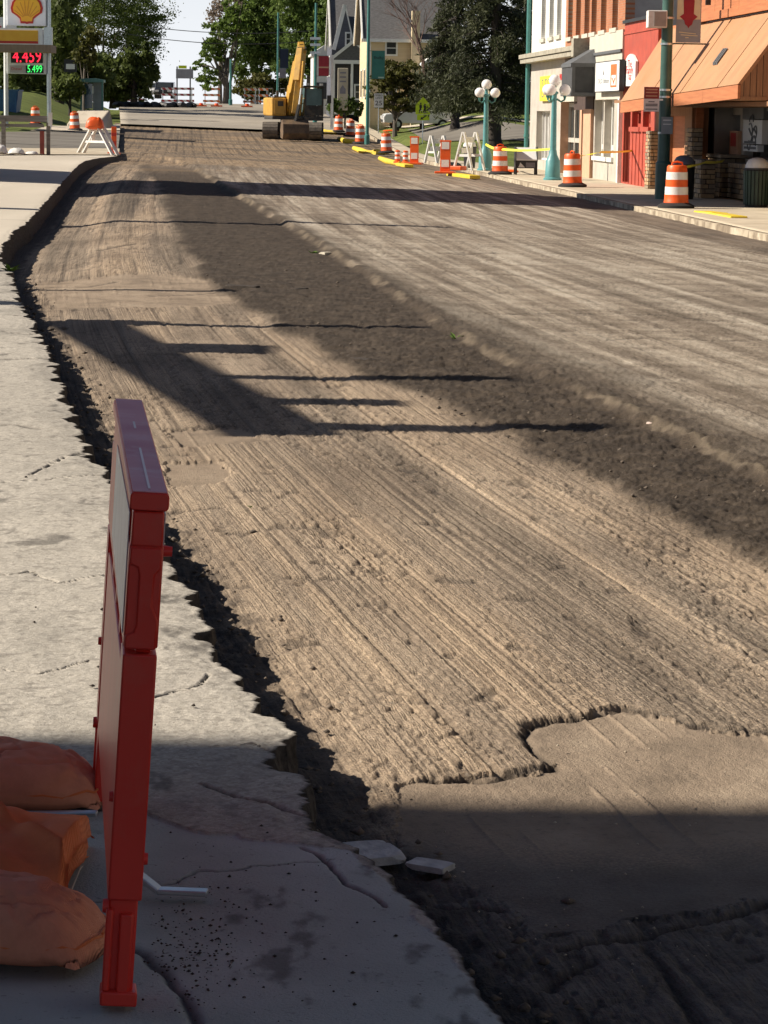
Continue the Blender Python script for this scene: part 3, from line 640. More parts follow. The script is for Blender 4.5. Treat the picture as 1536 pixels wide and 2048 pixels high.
def window(b, sa, sb, za, zb, depth, fm=M_WFRAME, mull=0, sill=None, fr=.07, trans=None, glass=None):
    f = MB(); t0, t1 = -depth+.04, -depth+.12
    f.box(sa, sb, t0, t1, za, za+fr).box(sa, sb, t0, t1, zb-fr, zb).box(sa, sa+fr, t0, t1, za+fr, zb-fr).box(sb-fr, sb, t0, t1, za+fr, zb-fr)
    for k in range(mull): x = sa+(sb-sa)*(k+1)/(mull+1); f.box(x-fr/2, x+fr/2, t0, t1, za+fr, zb-fr)
    if trans: f.box(sa+fr, sb-fr, t0+.01, t1-.01, trans-fr/2, trans+fr/2)
    fo = f.build('window', fm, b)
    MB().box(sa+.01, sb-.01, -depth+.005, -depth+.03, za+.01, zb-.01).build('pane', glass or M_GLASS, fo)
    if sill: MB().box(sa-.1, sb+.1, -depth+.13, .08, za-.14, za-.003).build('sill', sill, fo)
    return fo

# ---- corner building, white painted upper floor ----
sA1, sA0 = fs(1061), fs(1128); b = bld('corner_shop', 'white painted brick shop at the far corner with a grey ground floor and yellow sign', sA0); TOP = 9.6
zc0, zc1 = fz(1100, 122), fz(1100, 104)            # cornice band
LA = sA1-sA0
mb = MB().box(0, LA, -14, -.3, 0, TOP)
mb.build('core', M_STUCCO, b)
ops = []
for px in (1083, 1099, 1114): c = fs(px)-sA0; ops.append((c-.75, c+.55, zc1+.55, zc1+3.1))
wall_cells(MB(), 0, LA, zc1, TOP, ops, .3).build('upper_wall', M_WBRICK, b)
for o_ in ops: window(b, *o_, .3, M_WFRAME, 0, M_LINTEL, trans=o_[2]+1.3)
gops = [(fs(1101)-sA0, fs(1074)-sA0, .35, fz(1085, 222)), (fs(1113)-sA0, fs(1104)-sA0, .1, fz(1110, 215))]
wall_cells(MB(), 0, LA, 0, zc0, gops, .35).build('ground_floor_wall', M_GREYPAINT, b)
window(b, *gops[0], .35, M_WFRAME, 3, None, trans=2.3); window(b, *gops[1], .35, M_WFRAME, 0, None)
cb = MB()
L2 = fs(1176)-sA0
for z0, z1, d in ((zc0, zc0+.16, .42), (zc0+.163, zc1-.16, .30), (zc1-.157, zc1, .48)): cb.box(L2, LA+.25, .003, d, z0, z1)
cb.box(L2-.1, L2+.5, .003, .55, zc0-.05, zc1+.22); cb.build('cornice', M_CORN, b)
for k in range(26): x = L2+.6+k*(LA-L2-.5)/26; MB().box(x, x+.14, .303, .40, zc0+.2, zc0+.36).build('dentil', M_CORN, b)
# ---- orange brick building ----
sB1, sB0 = sA0-.004, fs(1246); b2 = bld('brick_building', 'orange brick building with tall upper windows above a grey and salmon shop front', sB0); LB = sB1-sB0
q = lambda px, t=0: fs(px, t)-sB0
MB().box(.004, LB, -14, -.3, 0, TOP).build('core', M_STUCCO, b2)
zl0, zl1 = fz(1220, 104), fz(1220, 80)              # pale band over the shop
ops = [(q(px)-.62, q(px)+.62, fz(px, 90-(px-1128)*.30), TOP-2.2) for px in (1137, 1153, 1170, 1184, 1203, 1226)]
ops = [(a, bb, max(c, zl1+.35), d) for a, bb, c, d in ops]
wall_cells(MB(), .004, LB, zl1, TOP, ops, .3).build('upper_wall', M_OBRICK, b2)
for o_ in ops: window(b2, *o_, .3, M_WFRAME, 0, M_LINTEL, trans=o_[2]+1.5)
MB().box(.004, q(1180), -.05, .06, zl0-.85, zl1+.25).build('lintel_band', M_LINTEL, b2)
MB().box(.006, q(1182), .06, .12, zl0-.06, zl0+.03).build('moulding', M_CHAR2, b2)
MB().box(.006, q(1197), -.05, .10, fz(1215, 196)-.05, fz(1215, 180)).build('lower_lintel', M_LINTEL, b2)
zt = fz(1215, 198); g3 = [(q(1229), q(1210), .75, zt), (q(1208), q(1191), .75, zt)]
wall_cells(MB(), .3, q(1189), 0, zt+.02, g3, .35).build('shop_front', M_GREYPAINT, b2)
for o_ in g3: window(b2, *o_, .35, M_WFRAME, 0, M_WFRAME, fr=.16, trans=1.05)
MB().box(.006, .3, -.3, .12, 0, zt).build('pilaster', M_WFRAME, b2)
MB().box(q(1188), q(1173), -.3, .10, 0, fz(1180, 218)).build('pilaster', M_SALMON, b2)
MB().box(q(1170), q(1166), -.3, .10, 0, fz(1168, 220)).build('pilaster', M_SALMON, b2)
MB().box(q(1166), q(1155), -.34, -.25, 0, 3.1).build('recess', M_DKWOOD, b2); MB().box(q(1188), q(1150), -.3, .03, fz(1170, 220), zl0-.9).build('recess', M_DKWOOD, b2)
d0 = (q(1154), q(1127), .1, fz(1140, 205)); window(b2, *d0, .3, M_GREYPAINT, 1, None, fr=.16, trans=1.2)
MB().box(q(1128), LB-.01, -.3, .11, 0, fz(1122, 204)).build('pilaster', M_SALMON, b2)
MB().box(q(1156), LB-.01, -.28, .14, fz(1122, 204), fz(1122, 190)).build('door_head', M_LINTEL, b2)
MB().box(q(1156), LB-.01, -.29, .02, fz(1122, 190), zl0-.3).build('wall_panel', M_GREYPAINT, b2)
# dark box awning: its framed end faces down the street
sw0 = fs(1194); p = FO+FD*sw0; aw = thing('box_awning', 'charcoal box awning jutting from the brick building left of the white sign', 'awning', (p.x, p.y, WZ), FRZ); AL = 2.6
za_, zb_ = fz(1187, 193), fz(1187, 128); zt_ = fz(1200, 95); TD = .86
mb = MB().box(0, AL, .01, TD, za_, zb_); mb.build('canopy', M_CHAR, aw)
MB().add([(-.02, .012, zb_+.002), (AL, .012, zb_+.002), (AL, TD+.02, zb_+.002), (-.02, TD+.02, zb_+.002), (.5, .012, zt_), (AL-.5, .012, zt_)], [(0, 1, 2, 3), (0, 3, 4), (1, 5, 2), (3, 2, 5, 4), (0, 4, 5, 1)]).build('hipped_top', M_CHAR2, aw)
for z0, z1, y0, y1 in ((za_+.003, za_+.12, .02, TD), (zb_-.12, zb_-.003, .02, TD), (za_+.12, zb_-.12, TD-.11, TD), (za_+.12, zb_-.12, .02, .13)): MB().box(-.035, -.003, y0, y1, z0, z1).build('frame', M_CHAR2, aw)
for z0, z1, x0, x1 in ((za_, za_+.12, 0, AL), (zb_-.12, zb_, 0, AL)): MB().box(x0, x1, TD+.003, TD+.03, z0+.002, z1-.002).build('frame', M_CHAR2, aw)
# signs on the fronts
def front_sign(name, label, px0, px1, py0, py1, t, m, cat='sign', back=None):
    s0, s1 = fs(px1, t), fs(px0, t); pc = (px0+px1)/2; z0, z1 = fz(pc, py1, t), fz(pc, py0, t)
    p = FO+FD*s0; o = thing(name, label, cat, (p.x, p.y, WZ), FRZ); W = s1-s0
    MB().box(0, W, t-.16, t, z0, z1).build('sign_box', back or m, o)
    if back: MB().box(.03, W-.03, t+.002, t+.012, z0+.03, z1-.03).build('sign_face', m, o)
    return o, W, z0, z1, t+.013
o, W, z0, z1, tt = front_sign('shop_sign', 'white shop sign with grey lettering and an orange emblem on the brick building', 1190, 1238, 122, 184, .30, M_WHITE, back=M_BLACK)
zm = (z0+z1)/2
for i, ln in enumerate(('The', 'OLD Edition')): put_text('lettering', ln, .22, M_GREYPR, o, (W*.64, tt, zm+.12-.26*i), FACE_ST, width=(.25, W*.46)[i])
hh_ = (z1-z0)*.37/.62; e = MB().box(W*.10, W*.34, tt-.002, tt+.006, zm+.05*hh_, zm+.62*hh_).box(W*.10, W*.13, tt-.002, tt+.006, zm-.6*hh_, zm+.05*hh_).box(W*.31, W*.34, tt-.002, tt+.006, zm-.6*hh_, zm+.05*hh_).box(W*.13, W*.31, tt-.002, tt+.006, zm-.6*hh_, zm-.5*hh_)
e.prism([(W*.15, zm-.1*hh_), (W*.22, zm-.45*hh_), (W*.29, zm-.1*hh_), (W*.26, zm-.1*hh_), (W*.22, zm-.3*hh_), (W*.18, zm-.1*hh_)], tt-.002, tt+.006); e.build('emblem', M_ORANGEP, o)
o, W, z0, z1, tt = front_sign('shop_sign', 'yellow sign with dark lettering on the white painted corner shop', 1079, 1103, 152, 202, .12, M_YELLOWS)
for i, ln in enumerate(('7 TO', 'OPEN')): put_text('lettering', ln, .42, M_GREYPR, o, (W/2, tt-.012, z0+(z1-z0)*(.70-.42*i)), FACE_ST, width=W*.7)
o, W, z0, z1, tt = front_sign('shop_sign', 'small red sign on the wall behind the lamp globes', 1118, 1127, 148, 160, .12, M_REDPR)
# meter boxes on the lintel
# ---- long low shop with orange mansard ----
sC1, sC0 = sB0-.004, 48.0; b3 = bld('mansard_shop', 'long low shop with a red painted end, stone piers and a broad orange mansard', sC0); LC = sC1-sC0
q = lambda px, t=0: fs(px, t)-sC0
zr = fz(1250, 48); MB().box(0, q(1385)-.02, -13, -1.5, 0, zr-.35).build('core', M_STUCCO, b3); MB().box(q(1385), LC, -13, -.62, 0, zr-.35).build('core', M_STUCCO, b3)
xs = q(1313)                                         # red part from xs to LC
wr = [(q(1262), q(1249), .05, fz(1255, 219)), (q(1283), q(1265), fz(1275, 254), fz(1275, 219)), (q(1302), q(1287), fz(1295, 254), fz(1295, 219))]
wall_cells(MB(), xs, LC, 0, zr, wr, .3).build('red_wall', M_REDP, b3)
MB().box(xs, LC-.003, -.05, .08, zr, zr+.10).build('parapet_cap', M_BLACK, b3)
MB().box(xs+.003, LC-.003, .004, .03, fz(1260, 68), fz(1260, 62)).build('moulding', M_REDP, b3)
MB().box(wr[0][0]+.004, wr[0][1]-.004, -.28, -.2, .05, wr[0][3]-.01).build('door', M_DKWOOD, b3)
for o_ in wr[1:]: window(b3, *o_, .3, M_REDP, 0, M_REDP, fr=.10)
for k in range(9): x = xs+.25+k*(LC-xs-.5)/9; MB().box(x, x+.03, .003, .02, 0.02, fz(1275, 262)).build('batten', M_REDP, b3)
# mansard: sloping panels, eave board, cheek
TJ = 1.25; zE = fz(1475, 168, TJ); zE2 = fz(1242, 203, TJ); s_near, s_far = q(1475, TJ), q(1241, TJ); zM = fz(1322, 60)-.02
fd = .30
N_ = 7
tilt = lambda s: zE+(zE2-zE)*(s-s_near)/(s_far-s_near)
for k in range(N_):
    a = s_near+(s_far-s_near)*k/N_+.012; c = s_near+(s_far-s_near)*(k+1)/N_-.012
    mb = MB(); lift = .012*(k % 2)
    v = []
    for s_ in (a, c):
        ze = tilt(s_); v += [(s_, TJ+lift, ze), (s_, .0+lift, zM), (s_, -.08, zM), (s_, TJ-.09, ze)]
    mb.add(v, [(0, 1, 5, 4), (3, 7, 6, 2), (0, 4, 7, 3), (1, 2, 6, 5), (0, 3, 2, 1), (4, 5, 6, 7)]); mb.build('roof_panel', M_SHING, b3)
for k in range(4):
    a = s_near+(s_far-s_near)*k/4+.006; c = s_near+(s_far-s_near)*(k+1)/4-.006
    v = []
    for s_ in (a, c): ze = tilt(s_)-.015; v += [(s_, TJ-.06, ze-fd), (s_, TJ+.0, ze-fd), (s_, TJ+.0, ze), (s_, TJ-.06, ze)]
    MB().add(v, [(0, 1, 2, 3), (7, 6, 5, 4), (1, 5, 6, 2), (0, 4, 5, 1), (3, 2, 6, 7), (0, 3, 7, 4)]).build('eave_board', M_FASC, b3)
MB().box(s_near, xs+.3, -.6, TJ-.07, zE-fd-.05, zE-fd+.03).build('soffit', M_SIDING, b3)
nb = 9
for k in range(nb):                                  # boards of the near cheek
    t0, t1 = TJ*k/nb+.008, TJ*(k+1)/nb-.006; f = lambda t: zM+(zE-zM)*t/TJ-.10
    v = [(s_near+.02, t0, zE-fd), (s_near+.02, t1, zE-fd), (s_near+.02, t1, max(f(t1), zE-fd+.01)), (s_near+.02, t0, f(t0))]; v += [(x+.05, y, z) for x, y, z in v]
    MB().add(v, [(0, 1, 2, 3), (7, 6, 5, 4), (0, 4, 5, 1), (1, 5, 6, 2), (2, 6, 7, 3), (3, 7, 4, 0)]).build('siding_board', M_SIDING, b3)
for k in range(10):                                  # siding of the wall beyond the cheek
    x0 = s_near-.02-(k+1)*1.2; MB().box(max(0, x0+.01), x0+1.18, -.05, .0, zE-fd-.25, zM+.2).build('siding_board', M_SIDING, b3)
# orange band above
zf0, zf1 = fz(1450, 42, .02), fz(1450, -30, .02)
for k in range(6):
    a = q(1385)-(k+1)*3.2; MB().box(max(a+.01, 0), a+3.19, -.05, .06, zM+.02, zM+1.5).build('band_panel', M_FASC, b3)
MB().box(0, q(1384), .0, .12, zM+.02, zM+.22).build('band_trim', M_FASC, b3)
MB().box(q(1386), xs-.01, -.3, -.1, 0, zM+.1).build('inner_wall', M_FASC, b3)
# front below the mansard: the near stretch is set back behind the stone pier
zs = zE-fd-.05; RB = -1.1; qr = lambda px: fs(px, RB)-sC0
d1 = (q(1371), q(1341), .75, zs-.35); sp_ = q(1385)
wall_cells(MB(), sp_, xs-.004, 0, zs-.005, [d1], .45).build('front_wall', M_SIDING, b3); window(b3, *d1, .45, M_CHAR2, 1, None, trans=zs-1.0)
po = MB(); dd = [(qr(1451), qr(1428), .02, fz(1440, 212, RB)), (qr(1482), qr(1457), 1.0, zs-.3), (qr(1424), qr(1398), .3, zs-.3), (qr(1560), qr(1492), 1.0, zs-.2)]
wall_cells(po, 0, sp_-.01, 0, zs-.006, dd, .35); po.v = [(x, y+RB, z) for x, y, z in po.v]; po.build('front_wall', M_GREYPAINT, b3)
def win_r(h, m, mull, tr=None):
    o = window(b3, *h, .35, m, mull, None, trans=tr)
    o.location = (0, RB, 0)
win_r(dd[1], M_WFRAME, 0); win_r(dd[2], M_GREYPAINT, 1, zs-1.0); win_r(dd[3], M_DKWOOD, 1)
MB().box(dd[0][0]+.004, dd[0][1]-.004, RB-.34, RB-.26, .02, dd[0][3]-.004).build('door', M_BLACK, b3)
MB().box(0, sp_-.01, RB, .6, zs-.12, zs-.02).build('porch_ceiling', M_SIDING, b3)
rs = random.Random(3)
stone_me = []
for k in range(8):
    mb = MB(); a, c_, d_ = 1, 1, 1
    v = [(sx*.5*(1-.10*rs.random()), sy*.5*(1-.15*rs.random()), sz*.5*(1-.14*rs.random())) for sz in (-1, 1) for sx, sy in ((-1, -1), (1, -1), (1, 1), (-1, 1))]
    mb.add(v, [(0, 3, 2, 1), (4, 5, 6, 7), (0, 1, 5, 4), (1, 2, 6, 5), (2, 3, 7, 6), (3, 0, 4, 7)])
    oo = mb.build('stone', (M_STONE, M_STONE2)[k % 2], None, bevel=0); stone_me.append(oo.data); bpy.data.objects.remove(oo)
def stone_block(parent, s0, s1, t0, t1, z0, z1, rows, faces=('front', 'near'), sl=.42):
    """mortar core clad with single stones on its street side and on the side that looks down the street"""
    MB().box(s0+.04, s1-.02, t0, t1-.04, z0, z1).build('mortar_core', M_MORT, parent)
    h = (z1-z0)/rows
    for r in range(rows):
        for fc in faces:
            L0, L1 = (s0, s1) if fc == 'front' else (t0, t1); x = L0-(rs.random()*.15)
            while x < L1-.05:
                ln = min(sl*(.6+.8*rs.random()), L1-x); xa_, xb_ = max(x, L0), x+ln; x += ln
                if xb_-xa_ < .05: continue
                o = bpy.data.objects.new('stone', rs.choice(stone_me)); link(o, parent); c = (xa_+xb_)/2; zc = z0+(r+.5)*h; dp = .09+rs.random()*.05
                if fc == 'front': o.location = (c, t1-.03, zc); o.scale = (xb_-xa_-.015, dp, h-.015)
                else: o.location = (s0+.03, c, zc); o.scale = (dp, xb_-xa_-.015, h-.015)
stone_block(b3, q(1388, .22), q(1374, .22), -.05, .22, .0, fz(1383, 256, .2), 15, sl=.3)
stone_block(b3, q(1318), q(1310), -.05, .22, .0, fz(1312, 262), 16, sl=.3)
stone_block(b3, q(1372), q(1336), -.05, .10, .0, .72, 5, faces=('front',))
stone_block(b3, q(1408, .3), q(1388, .3)-.02, -.05, .3, .0, .98, 8)
stone_block(b3, qr(1494), qr(1446), RB-.02, RB+.62, .0, 1.0, 8)
stone_block(b3, 0, qr(1497), RB-.02, RB+.45, .0, .9, 7, faces=('front',), sl=.6)
MB().box(qr(1498), qr(1443), RB-.01, RB+.7, 1.02, 1.10).build('ledge', M_STONE2, b3)
MB().box(qr(1444), qr(1410), RB+.02, RB+.12, .0, .95).build('dark_panel', M_DKWOOD, b3)
# posters in the windows
o, W, z0, z1, tt = front_sign('poster', 'white poster with a black scrawled emblem in the near shop window', 1488, 1526, 240, 288, RB+.10, M_WHITE, 'poster')
xm = W/2; zm = (z0+z1)/2; mb = MB()
for (ax, az, r0, a0, a1) in ((.05, .22, .30, 10, 170), (.12, -.02, .34, 60, 300), (-.22, .0, .22, 40, 320), (.18, -.3, .22, 190, 350), (-.15, -.28, .26, 0, 200)):
    P = [(xm+ax*W*.8+r0*math.cos(R(a0+(a1-a0)*i/10))*W*.35, tt-.008, zm+az*1.0+r0*math.sin(R(a0+(a1-a0)*i/10))*.7) for i in range(11)]; mb.tube(P, .022, 5)
mb.tube([(xm-.25*W, tt-.008, zm-.05), (xm-.1*W, tt-.008, zm+.1), (xm+.02*W, tt-.008, zm-.08), (xm+.15*W, tt-.008, zm+.08)], .03, 5); mb.build('emblem', M_GREYPR, o)
o, W, z0, z1, tt = front_sign('poster', 'white notice with two dark lines below the scrawled poster', 1489, 1518, 290, 303, RB+.10, M_WHITE, 'poster')
for k in range(2): MB().box(W*.1, W*.9, tt-.01, tt, z0+.06+k*.14, z0+.12+k*.14).build('printed_line', M_GREYPR, o)
o, W, z0, z1, tt = front_sign('poster', 'dark grey poster above the scrawled white one', 1486, 1528, 205, 238, RB+.08, M_GREYPR, 'poster')
o, W, z0, z1, tt = front_sign('poster', 'tall white notice with a red disc in the doorway window', 1396, 1412, 282, 322, RB+.12, M_WHITE, 'poster')
MB()._lathe([(.17, -.01), (.17, .012)], 16, (0, 0, 0), True).build('red_disc', M_ORANGEP, o).matrix_local = Matrix.Translation((W/2, tt, z1+.02)) @ Matrix.Rotation(math.pi/2, 4, 'X')
for k in range(4): MB().box(W*.15, W*.85, tt-.01, tt, z0+.1+k*.14, z0+.14+k*.14).build('printed_line', M_GREYPR, o)
for px, lab in ((1349, 'red neon lettering panel in the window left of the stone pier'), (1368, 'second narrow red lettering panel in the window beside the stone pier')):
    o, W, z0, z1, tt = front_sign('window_panel', lab, px-6, px+5, 262, 300, -.38, M_ORANGEP, 'panel')
    for k in range(3): MB().box(W*.2, W*.8, tt-.01, tt, z0+.1+k*.22, z0+.22+k*.22).build('white_letter', M_WHITE, o)
o, W, z0, z1, tt = front_sign('poster', 'tan and red poster in the window right of the dark door', 1461, 1478, 262, 312, RB+.10, M_SALMON, 'poster')
MB().box(W*.2, W*.8, tt-.01, tt, z0+.25, z0+.6).build('red_print', M_REDPR, o)
# arched white sign on the red wall
s0, s1 = fs(1269, .1), fs(1247, .1); p = FO+FD*s0; o = thing('arched_sign', 'white pointed sign with red script on the red wall above the mansard', 'sign', (p.x, p.y, WZ), FRZ); W = s1-s0
z0, z1 = fz(1258, 172, .1), fz(1258, 108, .1); h = z1-z0
MB().prism([(W*.18, z0), (W*.82, z0), (W, z0+h*.18), (W, z0+h*.75), (W*.72, z0+h*.95), (W*.5, z1), (W*.28, z0+h*.95), (0, z0+h*.75), (0, z0+h*.18)], .02, .1).build('sign_face', M_WHITE, o)
for i, ln in enumerate(('The', 'Family', 'Tap')): put_text('lettering', ln, .34, M_REDPR, o, (W*.5, .102, z0+h*(.68-.19*i)), FACE_ST, width=W*(.35, .62, .35)[i])
# dark marks on the mansard: a vent
vp = (q(1441, .75), .0)
o = thing('roof_vent', 'dark louvred vent lying on the orange mansard', 'vent', b3.location+FD*(vp[0]), FRZ)
for k in range(3):
    ta, tb = .62, .86; f = lambda t: zM+(tilt(vp[0])-zM)*t/TJ
    MB().add([(k*.22, ta, f(ta)+.03), (k*.22+.14, ta, f(ta)+.03), (k*.22+.14, tb, f(tb)+.03), (k*.22, tb, f(tb)+.03), (k*.22, ta, f(ta)+.09), (k*.22+.14, ta, f(ta)+.09), (k*.22+.14, tb, f(tb)+.09), (k*.22, tb, f(tb)+.09)],
             [(0, 3, 2, 1), (4, 5, 6, 7), (0, 1, 5, 4), (1, 2, 6, 5), (2, 3, 7, 6), (3, 0, 4, 7)]).build('louvre', M_CHAR2, o)
# bracket sticking out of the band
o = thing('wall_bracket', 'dark bracket sticking out of the orange band above the mansard', 'bracket', b3.location+FD*q(1436, .3), FRZ)
MB().bar((0, .06, zM+.75), (0, .62, zM+.72), .09, .12).bar((0, .62, zM+.9), (0, .62, zM+.3), .12, .12).build('arm', M_BLACK, o)
# the row goes on towards the viewer, outside the frame
b4 = bld('brick_building', 'plain brick shop nearer the viewer on the right pavement, outside the picture', -20.0)
MB().box(0, 67.5, -12, -.2, 0, 11).build('wall', M_BRICKOFF, b4)
# downpipe at the far corner
p = FO+FD*(sA1+.12)+FN*.12
o = thing('downpipe', 'teal green downpipe at the far corner of the white painted shop', 'pipe', (p.x, p.y, WZ))
M_TEAL = mat('teal_green_paint', (.055, .20, .18), (.042, .16, .145), .45, 4)
M_TEALL = mat('light_teal_paint', (.10, .29, .30), (.08, .24, .25), .45, 4)
MB().tube([(0, 0, 0), (0, 0, TOP)], .09, 10).build('pipe', M_TEAL, o, True)
for z in (1.2, 4.2, 7.0): MB().tube([(0, 0, z), (0, 0, z+.12)], .115, 10).build('clip', M_TEAL, o, True)
# ------------------------------------------------------------------ the plastic barricade and what lies round it
def plastic(name, c1, c2, rough=.38, sss=.0, scuff=None):
    m = mat(name, c1, c2, rough, 3.5, .03, 40, spec=.45, dirt=scuff, dscale=5)
    return m
M_ORPL = plastic('orange_red_plastic', (.82, .050, .030), (.74, .040, .024), .36, scuff=(.72, .09, .06))
M_SHEET = mat('white_reflective_sheet', (.78, .78, .76), (.66, .65, .63), .35, 9, .1, 80)
M_GALV = mat('galvanised_steel', (.62, .66, .68), (.50, .54, .56), .32, 14, .05, 60, metal=.85)
M_RUBBER = mat('black_rubber', (.022, .021, .02), (.014, .014, .014), .85, 10, .3, 60)
B0 = hit(236, 2018); zt = at(300, 990, B0.y).z
def ray_z(px, py, z):
    d = ray(px, py); d = d/d.y; y = (z-CAMZ)/d.z; return Vector((d.x*y, y, z))
T0 = ray_z(300, 990, zt); T1 = ray_z(257, 804, zt)
lean = math.atan2(T0.x-B0.x, zt-B0.z); HT = (zt-B0.z)/math.cos(lean); LN = (T1-T0).length; yaw = math.atan2(-(T1.x-T0.x), T1.y-T0.y)
bar = thing('plastic_barricade', 'orange plastic pedestrian barricade in the near left foreground, seen end on', 'barricade', (B0.x, B0.y, B0.z+.004), rot=(0, lean, yaw))
M_CAPSKY = plastic('sky_sheen_plastic', (.84, .36, .40), (.72, .24, .29), .55, scuff=(.86, .52, .56))  # pink tone puts the sky's reflection on the cap into colour
M_SEAM = mat('pale_seam_plastic', (.85, .68, .68), (.8, .6, .6), .4)
def make_barricade(parent, Ln, H):
    h = .034
    mb = MB()
    post = .13
    for y0, s in ((0, 1), (Ln, -1)):
        Y = lambda a, b: (min(y0+s*a, y0+s*b), max(y0+s*a, y0+s*b))
        a, b = Y(.004, post); mb.box(-h, h, a, b, H*.70+.002, H-.105)                    # post behind cap
        # zone with the grip slots
        a, b = Y(.006, post); mb.box(-h+.026, h-.016, a, b, H*.685, H*.885-.001) if False else None
        a, b = Y(.0, post); mb.box(-h, h, a, b, .22, H*.69)
        a, b = Y(.010, .05); mb.box(-h+.024, h-.012, a, b, H*.69+.002, H*.70)
        a, b = Y(.022, post); mb.box(-h+.004, h-.006, a, b, .012, .217)                  # foot zone, drawn in
        a, b = Y(.006, .05); mb.box(-h*.2, h-.014, a, b, .010, .19)
        a, b = Y(.0, .07); mb.box(-h-.003, h+.003, a, b, 0, .03); 
        a, b = Y(.003, .02); mb.box(-h-.001, -h+.014, a, b, .03, .20)
    mb.box(-h, h, post, Ln-post, H*.70, H-.036)                                          # top board
    mb.box(-h+.003, h-.003, post, Ln-post, .20, H*.64)                                   # lower panel
    for k in range(1, 4): y = post+(Ln-2*post)*k/4; mb.box(-h+.006, h-.006, y-.035, y+.035, H*.64, H*.70)
    for k in range(0): y = post+.06+(Ln-2*post-.12)*k/4; mb.box(-h-.004, h+.004, y-.012, y+.012, .22, H*.60)
    body = mb.build('body', M_ORPL, parent, True, bevel=.006)
    cap = MB()
    cap.prism([(-.0385, H-.030), (-.034, H-.036), (.034, H-.036), (.0385, H-.030), (.0385, H-.006), (.033, H), (-.033, H), (-.0385, H-.006)], -.006, Ln+.006)
    for a, b_ in ((.02, .40), (.62, .70)): MB().box(-.003, .002, Ln*a, Ln*b_, H+.0024, H+.0036).build('mould_seam', M_SEAM, parent)
    cap.build('top_cap', M_ORPL, parent, True, bevel=.003)
    MB().box(-.0335, .0335, -.003, Ln+.003, H+.0004, H+.0022).build('sky_sheen_top', M_CAPSKY, parent)
    # end block with slots: a grip recess on the left, a notch on the right
    for y0, s in ((0, 1), (Ln, -1)):
        P = [(-.032, H-.110), (.032, H-.110), (.032, H-.150), (.020, H-.165), (.018, H-.225), (.031, H-.255), (.030, H*.70), (-.032, H*.70), (-.032, H-.285), (-.016, H-.280), (-.012, H-.265), (-.012, H-.165), (-.016, H-.150), (-.032, H-.145)]
        MB().prism(P, *sorted((y0-s*.001, y0+s*.06))).build('end_block', M_ORPL, parent, True, bevel=.004)
        MB().prism([(-.031, H-.038), (.031, H-.038), (.0315, H-.108), (-.0315, H-.108)], *sorted((y0-s*.0005, y0+s*.05))).build('end_block', M_ORPL, parent, True, bevel=.004)
        MB().tube([(h-.004, y0+s*.035, H-.108-.012), (h+.018, y0+s*.035, H-.108-.012)], [.012, .010], 12).build('peg', M_ORPL, parent, True)
        MB().tube([(h-.004, y0+s*.03, .30), (h+.008, y0+s*.03, .30)], [.014, .012], 12).build('peg', M_ORPL, parent, True)
        MB().tube([(-h+.004, y0+s*.05, .42), (-h-.008, y0+s*.05, .42)], [.012, .010], 12).build('peg', M_ORPL, parent, True)
        MB().tube([(-h+.004, y0+s*.03, .20), (-h-.008, y0+s*.03, .20)], [.016, .014], 12).build('peg', M_ORPL, parent, True)
    for sx in (-1, 1):
        v = [(sx*(h+.0025), .06, H*.72), (sx*(h+.0025), Ln*.70, H*.74), (sx*(h+.0025), Ln*.70, H-.055), (sx*(h+.0025), .06, H-.050)]
        MB().add(v+[(x-sx*.002, y, z) for x, y, z in v], [(0, 1, 2, 3), (7, 6, 5, 4), (0, 4, 5, 1), (1, 5, 6, 2), (2, 6, 7, 3), (3, 7, 4, 0)]).build('reflective_sheet', M_SHEET, parent)
make_barricade(bar, LN, HT)
# steel feet: the near one turned out to the right, the far one to the left
inv_b = bar.matrix_basis.inverted()
def foot(pl, wd=.035):
    P = [inv_b @ p for p in pl]
    mb = MB()
    for a, b in zip(P[:-1], P[1:]): mb.bar(a, b+(b-a).normalized()*.004, wd, .012)
    mb.build('steel_foot', M_GALV, bar, bevel=.003)
gp = lambda px, py, dz: Vector((*hit(px, py)[:2], hit(px, py).z+dz))
f0 = gp(318, 1793, .014); f1 = gp(415, 1797, .014)
mid = bar.matrix_basis @ Vector((.03, (f0.y-B0.y)+.02, .07))
foot([f1, f0, mid])
g1 = gp(120, 1648, .02); mid2 = bar.matrix_basis @ Vector((-.03, (g1.y-B0.y)+.0, .05)); mid2.z = g1.z+.012
foot([g1+Vector((-.25, 0, 0)), mid2], .028)

# saddle sandbag: two filled ends joined by a slack middle
def fabric(name, c1, c2):
    m = mat(name, c1, c2, .75, 5, .0, spec=.25, dirt=tuple(x*.8 for x in c2), dscale=3)
    nt = m.node_tree; N, L = nt.nodes, nt.links; B = N['Principled BSDF']
    tc = N.new('ShaderNodeTexCoord'); wv = N.new('ShaderNodeTexWave'); wv.inputs['Scale'].default_value = 130; wv.inputs['Distortion'].default_value = 1; L.new(tc.outputs['Object'], wv.inputs[0])
    no = N.new('ShaderNodeTexNoise'); no.inputs['Scale'].default_value = 22; no.inputs['Detail'].default_value = 6; L.new(tc.outputs['Object'], no.inputs[0])
    ad = N.new('ShaderNodeMath'); ad.operation = 'MULTIPLY_ADD'; ad.inputs[1].default_value = 4; L.new(no.outputs[0], ad.inputs[0]); L.new(wv.outputs[0], ad.inputs[2])
    bp = N.new('ShaderNodeBump'); bp.inputs['Strength'].default_value = .5; bp.inputs['Distance'].default_value = .004; L.new(ad.outputs[0], bp.inputs['Height']); L.new(bp.outputs[0], B.inputs['Normal'])
    return m
M_BAG = fabric('orange_sandbag_fabric', (.92, .40, .25), (.84, .32, .19))
M_BAG2 = fabric('orange_bag_seam', (.90, .27, .10), (.80, .21, .075))
